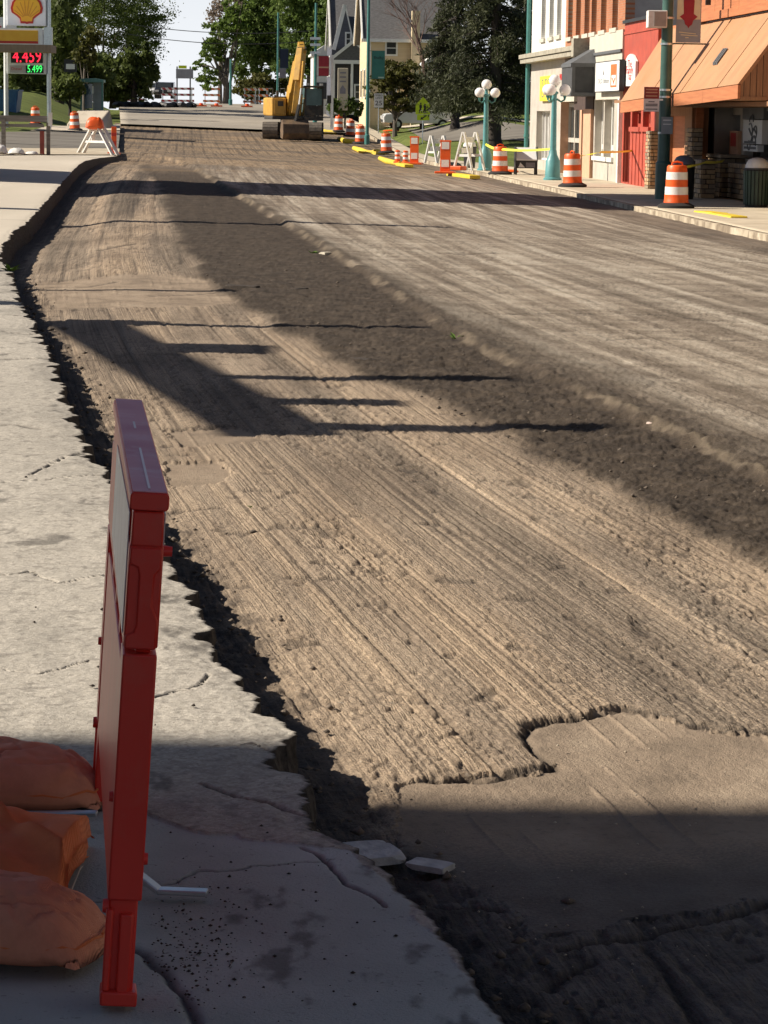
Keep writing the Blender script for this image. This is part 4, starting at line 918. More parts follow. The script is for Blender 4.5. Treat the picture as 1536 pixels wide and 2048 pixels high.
def pillow(a, b, c, seed, sag=.0, n=72, tail=0.0):
    u, v = np.meshgrid(np.linspace(-1, 1, n), np.linspace(-1, 1, n))
    su = np.sign(u)*np.abs(u)**.9; sv = np.sign(v)*np.abs(v)**.9
    prof = ((1-np.abs(u)**3.2).clip(0)*(1-np.abs(v)**2.6).clip(0))**.55
    wr = -(.5-np.abs(fbm(u*3.2+seed+v, v*1.6-u*.8, seed+3, 4)-.5)*2).clip(.36)*1.0+.4+(fbm(u*2.3+seed, v*2.3, seed, 4)-.5)*.42-np.exp(-((v-.5*u*u+.25*np.sin(u*3+seed))/.05)**2)*.10-np.exp(-((v+.55-.35*u+.1*np.sin(u*5))/.045)**2)*.12*(np.abs(u)>.1)-np.exp(-((np.sin(seed+v*5+u*2.2))/.10)**2)*.055*np.abs(u)+(np.abs(fbm(u*4+seed, v*1.5+u*2, seed+5, 3)-.5))*-.35*(np.abs(u)**1.5+.15)+(fbm(u*9, v*9, seed+9, 3)-.5)*.07
    zt_ = c*prof*(1.15+wr)*1.1+c*.55; zb = c*.55-c*prof*.55
    X = su*a*(1-.08*np.abs(v)**2); Yc = sv*b*(1-.25*np.abs(u)**3)+tail*0
    zt_ = zt_-(np.abs(u)**3)*c*.30; zb = zb-(np.abs(u)**3)*c*.30*0
    zb = np.minimum(zb, zt_)
    T = np.stack([X, Yc, zt_], -1).reshape(-1, 3); Bt = np.stack([X, Yc, zb], -1).reshape(-1, 3)
    q = grid_quads(n, n); return np.concatenate([T, Bt]), np.concatenate([q, q[:, ::-1]+n*n])
sb_lo = hit(100, 1905); sb = thing('sandbag', 'orange saddle sandbag slumped over the foot of the near barricade', 'sandbag', (-.80, 6.15, G(0, 6.1)+.002))
def bag_part(name, V, Q, m, loc, rz=0, rx=0, ry=0):
    o = np_mesh(name, V, Q, m); link(o, sb); o.location = loc; o.rotation_euler = (rx, ry, rz)
    bm = bmesh.new(); bm.from_mesh(o.data); bmesh.ops.remove_doubles(bm, verts=bm.verts, dist=.0008); bmesh.ops.recalc_face_normals(bm, faces=bm.faces); bm.to_mesh(o.data); bm.free(); return o
tl_ = hit(200, 1912); tu_ = hit(182, 1612)
V, Q = pillow(.27, .17, .088, 11); bag_part('filled_end', V, Q, M_BAG, (tl_.x-.255-sb.location.x, tl_.y-sb.location.y+.04, 0), R(-12), 0, R(3))
V, Q = pillow(.27, .19, .080, 27); bag_part('filled_end', V, Q, M_BAG, (tu_.x-.245-sb.location.x, tu_.y-sb.location.y+.06, .0), R(8), 0, R(4))
n = 40; u, v = np.meshgrid(np.linspace(0, 1, n), np.linspace(0, 1, n))
x_r = at(163, 1720, 6.3).x-sb.location.x
arch = .06+.075*np.sin(math.pi*v)**.8
mx_ = x_r-.30*(1-u)+(fbm(v*3, u*0, 33)-.5)*.03*u
mz = arch*(1-.18*np.abs(u-.35)*1.5)+(fbm(u*2.2+v*1.7, v*2.5, 35, 3)-.5)*.05+.035*np.exp(-(((u*.8+v*1.2)-1.05)/.08)**2)-.05*np.exp(-(((u-.55)**2+(v-.62)**2)/.03))
mz = np.where(u > .97, mz-.05, mz)
Vm = np.stack([mx_, (v-.5)*.62-.02*(u-.5), mz], -1).reshape(-1, 3); q = grid_quads(n, n)
Vb = Vm-np.array([0.004, 0, .0]); Vb[:, 2] = np.minimum(Vb[:, 2]-.05, Vb[:, 2]*.3)
bag_part('slack_middle', np.concatenate([Vm, Vb]), np.concatenate([q, q[:, ::-1]+n*n]), M_BAG2, (0, .12, 0))
for (cx_, cy_, cz_, a_, b_, rz_) in ((tl_.x-.255-sb.location.x, tl_.y-sb.location.y+.04, .052, .268, .165, R(-12)), (tu_.x-.245-sb.location.x, tu_.y-sb.location.y+.06, .050, .268, .185, R(8))):
    P = []
    for i in range(33):
        an = 2*math.pi*i/32; x, y = a_*math.copysign(abs(math.cos(an))**.55, math.cos(an)), b_*math.copysign(abs(math.sin(an))**.75, math.sin(an)); P.append((cx_+x*math.cos(rz_)-y*math.sin(rz_), cy_+x*math.sin(rz_)+y*math.cos(rz_), cz_+.006*math.sin(i*2.1)))
    MB().tube(P, .0035, 5).build('stitched_seam', M_BAG2, sb, True)
MB().tube([(x_r+.004, -.10, .03), (x_r+.012, .0, .05), (x_r+.006, .1, .03)], .0025, 6).build('drawstring', mat('pale_string', (.5, .42, .33)), sb)

# broken pale fragments in the dirt at the edge of the cut
M_FRAG = mat('pale_broken_concrete', (.55, .54, .52), (.38, .37, .36), .9, 20, .6, 40)
def chunk(name, label, px, py, sx, sy, sz, m, seed, off=CUT, cat='stone', group=None):
    p = hit(px, py, off); bm = bmesh.new(); bmesh.ops.create_icosphere(bm, subdivisions=3, radius=1)
    for v in bm.verts:
        d = v.co.copy(); nz = float(fbm(np.array([d.x*1.6+seed]), np.array([d.y*1.6+d.z*2.1]), seed, 3)[0]); k = .65+.7*nz
        v.co = Vector((max(-.8, min(.8, d.x*k*1.2))*sx, max(-.8, min(.8, d.y*k*1.2))*sy, max(-.5, min(.62, d.z*k*1.3))*sz))
    me = bpy.data.meshes.new(name); bm.to_mesh(me); bm.free(); me.materials.append(m); o = bpy.data.objects.new(name, me); link(o); o.location = p+Vector((0, 0, sz*.3)); o.rotation_euler = (0, 0, seed*.7)
    return tag(o, label, cat, group)
chunk('broken_slab', 'pale broken concrete slab in the shade at the edge of the cut', 738, 1712, .095, .11, .020, M_FRAG, 23)
chunk('broken_slab', 'smaller pale concrete fragment right of the larger broken slab', 860, 1735, .045, .07, .014, M_FRAG, 6)
M_CLOD = mat('dark_clod', (.055, .042, .032), (.035, .027, .022), .95, 30, .6, 60)
chunk('stone', 'whitish stone at the top of the soil strip by the step', 651, 512, .07, .10, .06, mat('cream_stone', (.66, .60, .48), (.5, .44, .34), .9, 9), 8)
chunk('stone', 'cream stone flake in the middle of the soil strip above the green weed', 893, 657, .10, .4, .05, bpy.data.materials['cream_stone'], 9)
chunk('stone', 'pinkish white lump in the soil strip at the right', 1318, 858, .035, .10, .05, mat('pink_stone', (.60, .48, .42), (.46, .34, .29), .9, 9), 12)
chunk('stone', 'white pebble pair right of the pinkish lump in the soil', 1418, 905, .014, .05, .03, bpy.data.materials['cream_stone'], 14)
chunk('clod', 'dark asphalt clod at the left border of the soil strip', 484, 579, .075, .25, .05, M_CLOD, 15)
chunk('clod', 'dark asphalt clod in the upper soil strip right of another', 600, 583, .04, .14, .04, M_CLOD, 17)
chunk('clod', 'flat dark clod on the rim of the soil strip', 727, 724, .06, .14, .03, M_CLOD, 19)
def icrumbs(name, spots, m):
    Vs, Fs = [], []; r = np.random.RandomState(5); b = 0
    base = np.array([(1, 0, 0), (-1, 0, 0), (0, 1, 0), (0, -1, 0), (0, 0, 1), (0, 0, -.6)]); F8 = np.array([(0, 2, 4), (2, 1, 4), (1, 3, 4), (3, 0, 4), (2, 0, 5), (1, 2, 5), (3, 1, 5), (0, 3, 5)])
    for x, y, z, s in spots:
        a = r.rand()*6.28; M = np.array([[math.cos(a), -math.sin(a), 0], [math.sin(a), math.cos(a), 0], [0, 0, 1]])
        Vs.append((base*(.6+.8*r.rand(6, 3))*s*np.array([1, 1, .7]))@M.T+np.array([x, y, z+s*.25])); Fs.append(F8+b); b += 6
    o = np_mesh(name, np.concatenate(Vs), np.concatenate(Fs), m, smooth=False); link(o); return tag(o, kind='stuff')
r = np.random.RandomState(11); sp = []
for _ in range(300):
    px = r.normal(395, 60); py = r.normal(1895, 60)
    if px < 305 or py > 2040: continue
    p = hit(px, py); sp.append((p.x, p.y, p.z-.004, .0018+.004*r.rand()**2.5))
for _ in range(90):
    px = r.uniform(230, 900); py = r.uniform(1620, 2040); p = hit(px, py)
    if p.x < XE(p.y)-.02: sp.append((p.x, p.y, p.z-.004, .002+.004*r.rand()**2))
for _ in range(26):
    px = r.uniform(0, 500); py = r.uniform(700, 1480); p = hit(px, py)
    if p.x < XE(p.y)-.1: sp.append((p.x, p.y, p.z, .004+.006*r.rand()))
icrumbs('asphalt_crumbs', sp, M_CLOD)
sp = []
for _ in range(500):                        # rubble under the cut
    y = 5.6+r.rand()**1.6*26; x = XE(y)+abs(r.normal(0, .16))+.05; sp.append((x, y, g(x, y)+CUT-.01, (.004+.016*r.rand()**3)*(1+y*.02)))
for _ in range(1500):                        # lumps in the loose soil
    k = r.randint(4, len(SOILL)-2); t = r.rand(); a = SOILL[k]*(1-t)+SOILL[k+1]*t; xr_ = np.interp(a[1], SOILR[:, 1], SOILR[:, 0]); x = a[0]+r.rand()*(xr_-a[0]); sp.append((x, a[1], g(x, a[1])+CUT+.015, .004+.016*r.rand()**4))
icrumbs('rubble', sp, mat('rubble_brown', (.16, .125, .095), (.07, .055, .042), .95, 9, .5, 50, world=True))
# loose pale grit scattered on the milled lane
sp = []
for _ in range(900):
    y = 6+r.rand()**1.5*16; x = r.uniform(-.13*y, .13*y)
    if x > XE(y)+.3: sp.append((x, y, g(x, y)+CUT, .002+.0045*r.rand()**3))
icrumbs('grit', sp, mat('pale_grit', (.50, .43, .33), (.33, .27, .20), .95, 15, world=True))
# little weeds
M_WEED = mat('weed_green', (.14, .24, .03), (.09, .17, .02), .6, 8)
def weed(label, px, py, s, off=CUT, n=16, seed=1):
    p = hit(px, py, off); r_ = random.Random(seed); mb = MB()
    for k in range(n):
        a = r_.random()*6.28; L_ = s*(.5+.5*r_.random()); tip = Vector((math.cos(a)*L_*.9, math.sin(a)*L_*.9, L_*(.3+.5*r_.random()))); sd = Vector((-math.sin(a), math.cos(a), 0))*L_*.18
        m_ = tip*.55+Vector((0, 0, L_*.12)); mb.add([(0, 0, 0), m_+sd, tip, m_-sd], [(0, 1, 2), (0, 2, 3)])
    o = mb.build('weed', M_WEED, None); o.location = p; tag(o, label, 'weed')
weed('bright green weed in the middle of the soil strip', 913, 683, .10, seed=2); weed('small green weed at the top of the soil strip', 627, 510, .10, seed=3)
weed('green weed tuft growing at the edge of the cut', 22, 545, .15, off=-.02, n=26, seed=4); weed('pale tiny weed in the soil strip near a shadow tip', 868, 752, .05, seed=5); weed('single green leaf on the milled lane right of the barricade top', 502, 1016, .03, n=6, seed=6)
# ------------------------------------------------------------------ street furniture and site equipment
M_DRUM = plastic('orange_drum_plastic', (.80, .115, .012), (.70, .09, .01), .45, scuff=(.62, .12, .03))
M_BAND = mat('white_band', (.80, .79, .77), (.72, .70, .67), .4, 6, dirt=(.58, .52, .45), dscale=2.5)
M_WPAINT = mat('white_painted_wood', (.78, .77, .73), (.68, .66, .62), .6, 6, dirt=(.45, .42, .36), dscale=3)
M_GLOBE = mat('milky_globe', (.82, .80, .78), (.80, .78, .76), .25, 2)
M_YELTAPE = mat('yellow_tape', (.86, .80, .05), (.82, .75, .05), .45, 4)
M_YELK = mat('yellow_kerb_paint', (.74, .54, .03), (.64, .46, .03), .6, 3, .2, 30, dirt=(.52, .42, .16), dscale=2)
def make_drum(label):
    t = thing('traffic_drum', label, 'traffic drum', group='striped traffic drums')
    MB()._lathe([(.24, .10), (.285, .10), (.285, .15), (.275, .17), (.272, .30), (.262, .305), (.260, .475), (.252, .48), (.250, .64), (.242, .645), (.240, .81), (.232, .815), (.228, .93), (.20, .965), (.05, .97)], 24, (0, 0, 0), True).build('drum_body', M_DRUM, t, True)
    for z0, z1, ra, rb in ((.302, .478, .2665, .262), (.642, .812, .2465, .241)): MB()._lathe([(ra-.01, z0), (ra, z0), (rb, z1), (rb-.01, z1)], 24, (0, 0, 0), False).build('white_band', M_BAND, t, True)
    mb = MB(); mb._lathe([(.40, 0), (.42, .01), (.42, .06), (.30, .12), (.24, .12)], 24, (0, 0, 0), True); mb.build('rubber_base', M_RUBBER, t, True)
    MB().tube([(-.12, 0, .95), (-.11, 0, 1.02), (0, 0, 1.045), (.11, 0, 1.02), (.12, 0, .95)], .022, 8).build('handle', M_DRUM, t, True)
    return t
DRUMS = [(1352, 416, 'striped traffic drum at the foot of the dark green banner pole'), (1145, 374, 'striped traffic drum between the nearer globe lamp and the salmon pilasters'), (1000, 349, 'striped traffic drum between the two globe lamps'),
         (773, 306, 'striped traffic drum right of the teal banner pole, standing alone on the kerb end'), (720, 287, 'striped traffic drum touching the teal banner pole on its left'), (700, 274, 'middle one of the three striped drums left of the teal pole'), (677, 264, 'striped traffic drum farthest left on the right kerb, behind the excavator tracks'),
         (150, 261, 'striped traffic drum in front of the pale block left of the street'), (71, 250, 'striped traffic drum behind the grey rail under the fuel sign')]
dr = None
for px, py, lab in DRUMS:
    p = hit(px, py, 0)
    if dr is None: dr = make_drum(lab); dr.location = p
    else: q_ = dup(dr, p, rnd.random()*6, lab); q_.rotation_euler = (R(rnd.uniform(-2.2, 2.2)), R(rnd.uniform(-2.2, 2.2)), q_.rotation_euler.z)
# more plastic barricades, seen nearly end on
for px, py, lab, rz in ((890, 347, 'orange plastic barricade standing on the kerb left of the farther globe lamp', R(-8)), (828, 329, 'orange plastic barricade left of the white sawhorse legs', R(-9))):
    t = thing('plastic_barricade', lab, 'barricade', hit(px, py, 0), rz, 'orange barricades along the right kerb')
    mb = MB(); mb.box(-.17, .17, 0, .09, .08, 1.10); mb.box(-.19, .19, -.01, .10, 1.06, 1.12); mb.build('body', M_DRUM, t, bevel=.01)
    for z in (.22, .82): MB().box(-.13, .13, -.012, -.002, z, z+.24).build('reflective_sheet', M_BAND, t)
    MB().box(-.33, .33, -.25, .35, 0, .075).build('base', M_DRUM, t, bevel=.02)
for px, py, lab in ((795, 326, 'short orange and white marker post on the yellow kerb, left one of a pair'), (811, 327, 'short orange and white marker post on the yellow kerb, right one of a pair')):
    t = thing('marker_post', lab, 'marker post', hit(px, py, 0), 0, 'pair of short marker posts')
    MB()._lathe([(.17, 0), (.17, .06), (.11, .09), (.10, .5), (.06, .52)], 14, (0, 0, 0), True).build('post', M_DRUM, t, True)
    for z in (.17, .35): MB()._lathe([(.112, z), (.110, z+.09)], 14, (0, 0, 0), True).build('white_band', M_BAND, t, True)
A_ROT = R(-42)
def aframe(name, label, px, py, H, hw, depth, cat='sawhorse', rz=0, m=None, lw=.13):
    t = thing(name, label, cat, hit(px, py, 0), rz+A_ROT); m = m or M_WPAINT; hw = hw*1.3; depth = depth*.5
    for y in (0, depth):
        for s in (-1, 1): MB().bar((s*hw, y, 0), (s*.03, y, H), lw, .05).build('leg', m, t)
        MB().box(-hw*.62, hw*.62, y-.03, y+.0, H*.36, H*.43).build('brace', m, t)
    for z, hh in ((H*.80, .10), (H*.52, .10)): MB().box(-hw*.25-.03, -hw*.25+.01, .04, depth-.04, z-hh, z+hh).build('rail', M_BAND, t)
    return t
aframe('sawhorse_barricade', 'white A shaped sawhorse legs behind the orange barricades, left one', 862, 326, 1.15, .27, 1.6)
t = aframe('sawhorse_barricade', 'tall white sawhorse legs leaning beside the black litter bin', 926, 341, 1.40, .30, 1.9, rz=R(12))
MB().box(-.5, .05, -.25, .2, 0, .16).build('orange_foot', M_DRUM, t, bevel=.03)
t = aframe('sawhorse_barricade', 'white legged sawhorse hung with an orange bag left of the street', 190, 309, 1.12, .70, .5, lw=.13)
V, Q = pillow(.33, .24, .24, 51, n=20); o = np_mesh('sandbag', V, Q, M_DRUM); link(o); o.location = t.location+Vector((0, 0, .86)); tag(o, 'orange bag hung over the top of the left sawhorse', 'sandbag')
p = hit(228, 309); t = thing('marker_post', 'orange upright marker post beside the left sawhorse', 'marker post', p); MB().box(-.09, .09, -.05, .05, .08, .98).build('post', M_DRUM, t, bevel=.01); MB().box(-.22, .22, -.2, .2, 0, .08).build('base', M_DRUM, t, bevel=.01)
for k in range(2): MB().box(-.085, .085, -.056, -.052, .35+k*.3, .47+k*.3).build('dark_band', M_REDPR, t)
V, Q = pillow(.38, .26, .10, 61, n=20); o = np_mesh('sandbag', V, Q, M_BLACK); link(o); o.location = hit(905, 334); tag(o, 'black sandbag lying by the left white sawhorse', 'sandbag')
V, Q = pillow(.30, .2, .06, 62, n=16); o = np_mesh('sandbag', V, Q, M_DRUM); link(o); o.location = hit(1022, 345); tag(o, 'flat orange bag on the pavement left of the slanted panel stand', 'sandbag')
V, Q = pillow(.55, .4, .06, 63, n=16); o = np_mesh('sandbag', V, Q, M_DRUM); link(o); o.location = hit(782, 263); tag(o, 'flat orange sheet lying at the edge of the far pavement', 'sheet')
# globe lamps
def make_lamp(label, px, py):
    t = thing('globe_lamp', label, 'street lamp', hit(px, py, 0), 0, 'teal globe lamps')
    MB()._lathe([(.30, 0), (.30, .05), (.25, .09), (.23, .62), (.20, .66), (.19, .70), (.14, .80), (.115, .95)], 18, (0, 0, 0), True).build('base', M_TEALL, t, True)
    MB()._lathe([(.105, .95), (.08, 2.55), (.085, 2.72), (.13, 2.76), (.13, 2.80), (.06, 2.84), (.05, 2.95), (.10, 2.98)], 14, (0, 0, 0), True).build('shaft', M_TEALL, t, True)
    for k in range(3):
        a = R(100+k*120); c, s_ = math.cos(a), math.sin(a)
        MB().tube([(c*.08, s_*.08, 2.58), (c*.22, s_*.22, 2.50), (c*.33, s_*.33, 2.56), (c*.34, s_*.34, 2.70)], [.035, .03, .03, .06], 8).build('arm', M_TEAL, t, True)
        MB().ball((c*.34, s_*.34, 2.87), .185, 16, 10).build('globe', M_GLOBE, t, True)
    MB().ball((0, 0, 3.17), .19, 16, 10).build('globe', M_GLOBE, t, True)
    return t
lp = make_lamp('teal lamp post with four white globes in front of the dark conifer', 970, 341)
dup(lp, hit(1105, 360, 0), R(25), 'teal lamp post with four white globes in front of the corner shop')
# litter bins
def bin_(label, px, py, H, r0, r1, m, dome, slats=0):
    t = thing('litter_bin', label, 'litter bin', hit(px, py, 0))
    MB()._lathe([(r0*.97, 0), (r0, .04), (r1, H*.74), (r1*1.06, H*.75), (r1*1.06, H*.79), (r1*.9, H*.79)], 22, (0, 0, 0), True).build('body', m, t, True)
    MB()._lathe([(r1*.98, H*.79), (r1*.93, H*.86), (r1*.72, H*.95), (r1*.4, H*.99), (.01, H)], 22, (0, 0, 0), True).build('dome_lid', dome, t, True)
    MB().box(r1*.3, r1*.99, -r1*.35, r1*.35, H*.80, H*.88).build('opening', M_BLACK, t)
    for k in range(slats):
        a = 2*math.pi*k/slats; M = Matrix.Rotation(a, 4, 'Z'); MB().add([(r0+.004, -.03, .06), (r0+.03, -.03, .06), (r0+.03, .03, .06), (r0+.004, .03, .06), (r1+.004, -.032, H*.73), (r1+.03, -.032, H*.73), (r1+.03, .032, H*.73), (r1+.004, .032, H*.73)], [(0, 3, 2, 1), (4, 5, 6, 7), (0, 1, 5, 4), (1, 2, 6, 5), (2, 3, 7, 6), (3, 0, 4, 7)], M).build('slat', M_DGREEN, t)
    return t
M_DGREEN = mat('dark_green_paint', (.035, .065, .045), (.025, .048, .034), .5, 5)
M_GREYD = mat('grey_plastic_dome', (.22, .21, .24), (.17, .165, .19), .4, 4)
bin_('dark green slatted litter bin with a white dome lid at the right edge', 1512, 414, 1.14, .27, .29, M_BLACK, M_WPAINT, 22)
bin_('black litter bin with a grey dome lid hidden behind the nearest drum', 1366, 398, 1.10, .26, .28, M_BLACK, M_GREYD)
bin_('black litter bin with a white dome lid behind the farther globe lamp', 939, 336, 1.05, .21, .27, M_BLACK, M_WPAINT)
# bench
t = thing('bench', 'dark green slatted bench with black iron arms against the red wall', 'bench', hit(1262, 357, 0), FRZ)
M_SLAT = mat('green_bench_slat', (.085, .12, .095), (.06, .09, .07), .6, 5)
for k in range(4): MB().box(-.75, .75, -.28+k*.13, -.18+k*.13, .43, .46).build('slat', M_SLAT, t)
for k in range(3): MB().box(-.75, .75, -.36-k*.03, -.33-k*.03, .54+k*.14, .65+k*.14).build('slat', M_SLAT, t)
for x in (-.72, .72): MB().tube([(x, .26, 0), (x, .20, .2), (x, .26, .42), (x, .27, .62), (x, .12, .68), (x, -.30, .64)], .03, 6).tube([(x, -.28, 0), (x, -.24, .2), (x, -.30, .42), (x, -.42, .95)], .03, 6).tube([(x, .26, .42), (x, -.30, .42)], .025, 6).build('iron_arm', M_BLACK, t, True)
# slanted panel stand
t = thing('panel_stand', 'black stand with a slanted white panel between the two globe lamps', 'stand', hit(1051, 349, 0), R(4))
for x in (-.36, .36):
    for y in (-.22, .25): MB().bar((x, y, 0), (x*.97, y*.8, .5), .06).build('leg', M_BLACK, t)
MB().box(-.39, .39, -.22, .24, .22, .50).build('cabinet', M_BLACK, t, bevel=.01)
MB().add([(-.36, -.25, .49), (.36, -.25, .49), (.36, .24, .90), (-.36, .24, .90), (-.36, -.25, .53), (.36, -.25, .53), (.36, .24, .94), (-.36, .24, .94)], [(0, 3, 2, 1), (4, 5, 6, 7), (0, 1, 5, 4), (1, 2, 6, 5), (2, 3, 7, 6), (3, 0, 4, 7)]).build('white_panel', M_WHITE, t)
for x in (-.39, .37): MB().box(x, x+.02, -.26, .26, .45, .97).build('side_plate', M_BLACK, t)
MB().prism([(-.28, .25), (-.05, .25), (-.22, .42)], -.232, -.222).build('white_arrow', M_WHITE, t); MB().prism([(-.02, .25), (.3, .25), (.3, .42), (-.02, .42)], -.230, -.222).build('grey_plate', M_GREYD, t)
# caution tape
def tape(label, P, w=.085, sag=.05):
    P = [Vector(p) for p in P]; V, Fc = [], []; n = 24
    t = MB(); prev = None; k = 0
    for a, b in zip(P[:-1], P[1:]):
        for i in range(n+1):
            f = i/n; c = a.lerp(b, f); c.z -= sag*4*f*(1-f); tg = (b-a).normalized(); nn = Vector((-.75, -.35+.25*math.sin(f*7+k), .55)); nn = (nn-tg*nn.dot(tg)).normalized(); up = tg.cross(nn).normalized()*w/2
            t.v += [tuple(c-up), tuple(c+up)]
            m = len(t.v)
            if i: t.f.append((m-4, m-2, m-1, m-3)); t.m.append(0)
        k += 1
    o = t.build('caution_tape', M_YELTAPE, None); md = o.modifiers.new('thick', 'SOLIDIFY'); md.thickness = .002
    return tag(o, label, 'tape', 'yellow caution tapes')
d2, d3, d1 = hit(1145, 374), hit(1000, 349), hit(1352, 413); lampA, lampB = hit(970, 341), hit(1105, 360)
up = lambda p, z, dx=0, dy=0: p+Vector((dx, dy, z))
tape('yellow caution tape from the farther lamp past a drum to the nearer lamp', [up(lampA, .98), up(d3, .88), up(lampB, 1.0)])
tape('yellow caution tape from the middle drum to the bench', [up(d2, .88), at(1200, 304, d2.y+.5), at(1268, 301, 84.5)], sag=.02)
tape('short yellow caution tape from the nearest drum to the shop front', [up(d1, .90, .12), at(1412, 324, 66.5), at(1447, 322, 70)], sag=.02)
# yellow painted kerb pieces
def yk(label, pl, r=.17, off=.03):
    P = [hit(x, y, off) for x, y in pl]; mb = MB(); mb.tube([(p.x, p.y, p.z-.06) for p in P], [r*.75]+[r]*(len(P)-2)+[r*.75], 10); o = mb.build('yellow_kerb', M_YELK, None, True); tag(o, label, 'kerb', 'yellow painted kerb pieces')
def ykb(label, pl, w=.36, hh=.10):
    P = [hit(x, y, 0) for x, y in pl]; mb = MB()
    for a, b in zip(P[:-1], P[1:]): mb.bar(Vector(a)+Vector((0, 0, -.03)), Vector(b)+Vector((0, 0, -.02)), w, .12)
    o = mb.build('yellow_kerb', M_YELK, None, bevel=.02); tag(o, label, 'kerb', 'yellow painted kerb pieces')
ykb('yellow painted kerb stretch nearest the viewer at the right', [(1403, 424), (1440, 429), (1478, 436)]); ykb('yellow painted kerb stretch below the farther globe lamp', [(903, 347), (950, 353)])
yk('curved yellow kerb nose below the teal banner pole', [(708, 294), (722, 299), (750, 302), (776, 301)], .15); yk('curved yellow kerb nose at the three drums', [(678, 275), (690, 280), (715, 281)], .15)
yk('curved yellow kerb nose behind the excavator track', [(642, 258), (652, 262), (672, 263)], .15); yk('curved yellow kerb nose under the pair of marker posts', [(760, 314), (775, 320), (800, 325)], .13); ykb('short yellow kerb stub before the left plastic barricade', [(800, 327), (818, 331)])
# dark green banner pole with its fittings
pp = hit(1325, 398, 0); Yp = pp.y
M_POLE = mat('dark_green_pole_paint', (.050, .115, .095), (.036, .09, .074), .4, 4)
t = thing('banner_pole', 'tall dark green pole with banner arms in front of the orange mansard', 'pole', pp)
MB()._lathe([(.20, 0), (.20, .9), (.155, .95), (.145, 3.4), (.12, 9.0)], 16, (0, 0, 0), True).build('shaft', M_POLE, t, True)
for py in (182, 196, 268, 90, 38): z = at(1335, py, Yp).z-pp.z; MB()._lathe([(.165, z), (.165, z+.05)], 16, (0, 0, 0), True).build('clamp_band', M_GALV, t, True)
zb0, zb1 = at(1376, 86, Yp).z-pp.z, at(1376, -25, Yp).z-pp.z
for z in (zb0-.02, zb1+.02): MB().tube([(.1, 0, z), (.98, 0, z)], .018, 8).build('banner_arm', M_POLE, t, True)
def flat_thing(name, label, cat, x0, x1, y0, y1, Y, m, th=.012, group=None, off=0):
    a = at(x0, y1, Y); b = at(x1, y0, Y); p = Vector((a.x, Y, a.z)); o = thing(name, label, cat, p, 0, group); W, H = b.x-a.x, b.z-a.z
    MB().box(0, W, -th, 0, 0, H).build('panel', m, o); return o, W, H
M_BANG = mat('grey_banner_cloth', (.32, .35, .38), (.26, .29, .32), .8, 3); M_BANY = mat('pale_yellow_cloth', (.74, .68, .44), (.64, .60, .42), .8, 3); M_MAROON = mat('maroon_print', (.36, .03, .045), (.29, .022, .035), .75, 4)
o, W, H = flat_thing('banner', 'grey and yellow banner with a maroon emblem on the dark green pole', 'banner', 1351, 1404, -25, 85, Yp, M_BANG)
MB().box(.02, W-.02, -.016, -.013, H*.42, H-.02).build('yellow_field', M_BANY, o)
P = [(.32, .40), (.36, .33), (.45, .30), (.50, .26), (.55, .30), (.64, .33), (.68, .40), (.86, .47), (.70, .52), (.72, .75), (.62, .98), (.38, .98), (.28, .75), (.30, .52), (.14, .47)]
MB().prism([(x*W, y*H) for x, y in P], -.024, -.018).build('emblem', M_MAROON, o)
for k, (x0, x1) in enumerate(((.12, .80), (.20, .88), (.38, .52))): MB().bar((x0*W, -.02, H*(.19-.05*k)), (x1*W, -.02, H*(.16-.035*k)), .006, .02).build('script_stroke', M_BANY, o)
o, W, H = flat_thing('parking_sign', 'small sign, red above and white below, left of the dark green pole', 'sign', 1287, 1319, 174, 223, Yp-.1, M_WHITE)
MB().box(0.004, W-.004, -.018, -.0125, H*.52, H-.004).build('red_field', mat('dull_red_sign', (.30, .035, .03), (.26, .03, .026), .5, 4), o)
for k, z in enumerate((.90, .78, .64)): MB().box(W*.12, W*.88, -.0225, -.0185, H*z-.02, H*z+.012).build('text_line', M_SALMON, o)
for k, z in enumerate((.40, .30, .24, .1)): MB().box(W*(.3 if k == 0 else .12), W*(.7 if k == 0 else .9), -.0185, -.0125, H*z-.012, H*z+.012).build('text_line', M_GREYPR, o)
MB().box(W, W+.12, -.03, -.01, H*.45, H*.52).build('bracket', M_GALV, o)
o, W, H = flat_thing('notice', 'small grey notice plate strapped to the dark green pole', 'notice', 1322, 1346, 234, 268, Yp-.22, mat('grey_notice', (.30, .33, .34), (.24, .27, .28), .5, 4))
MB().box(W*.15, W*.85, -.018, -.0125, H*.78, H*.84).build('text_line', M_WHITE, o); MB().box(W*.15, W*.85, -.018, -.0125, H*.55, H*.60).build('text_line', M_WHITE, o)
a = at(1293, 56, Yp); b = at(1332, 22, Yp); o = thing('equipment_box', 'cream equipment box fixed to the dark green pole', 'box', (a.x, Yp-.1, a.z)); W, H = b.x-a.x, b.z-a.z
MB().box(0, W, -.3, .25, 0, H).build('case', M_WPAINT, o, bevel=.015); MB().box(W*.32, W*.94, -.315, -.302, H*.08, H*.92).build('grille', mat('taupe_grille', (.36, .31, .27), (.31, .27, .23), .6, 8), o)
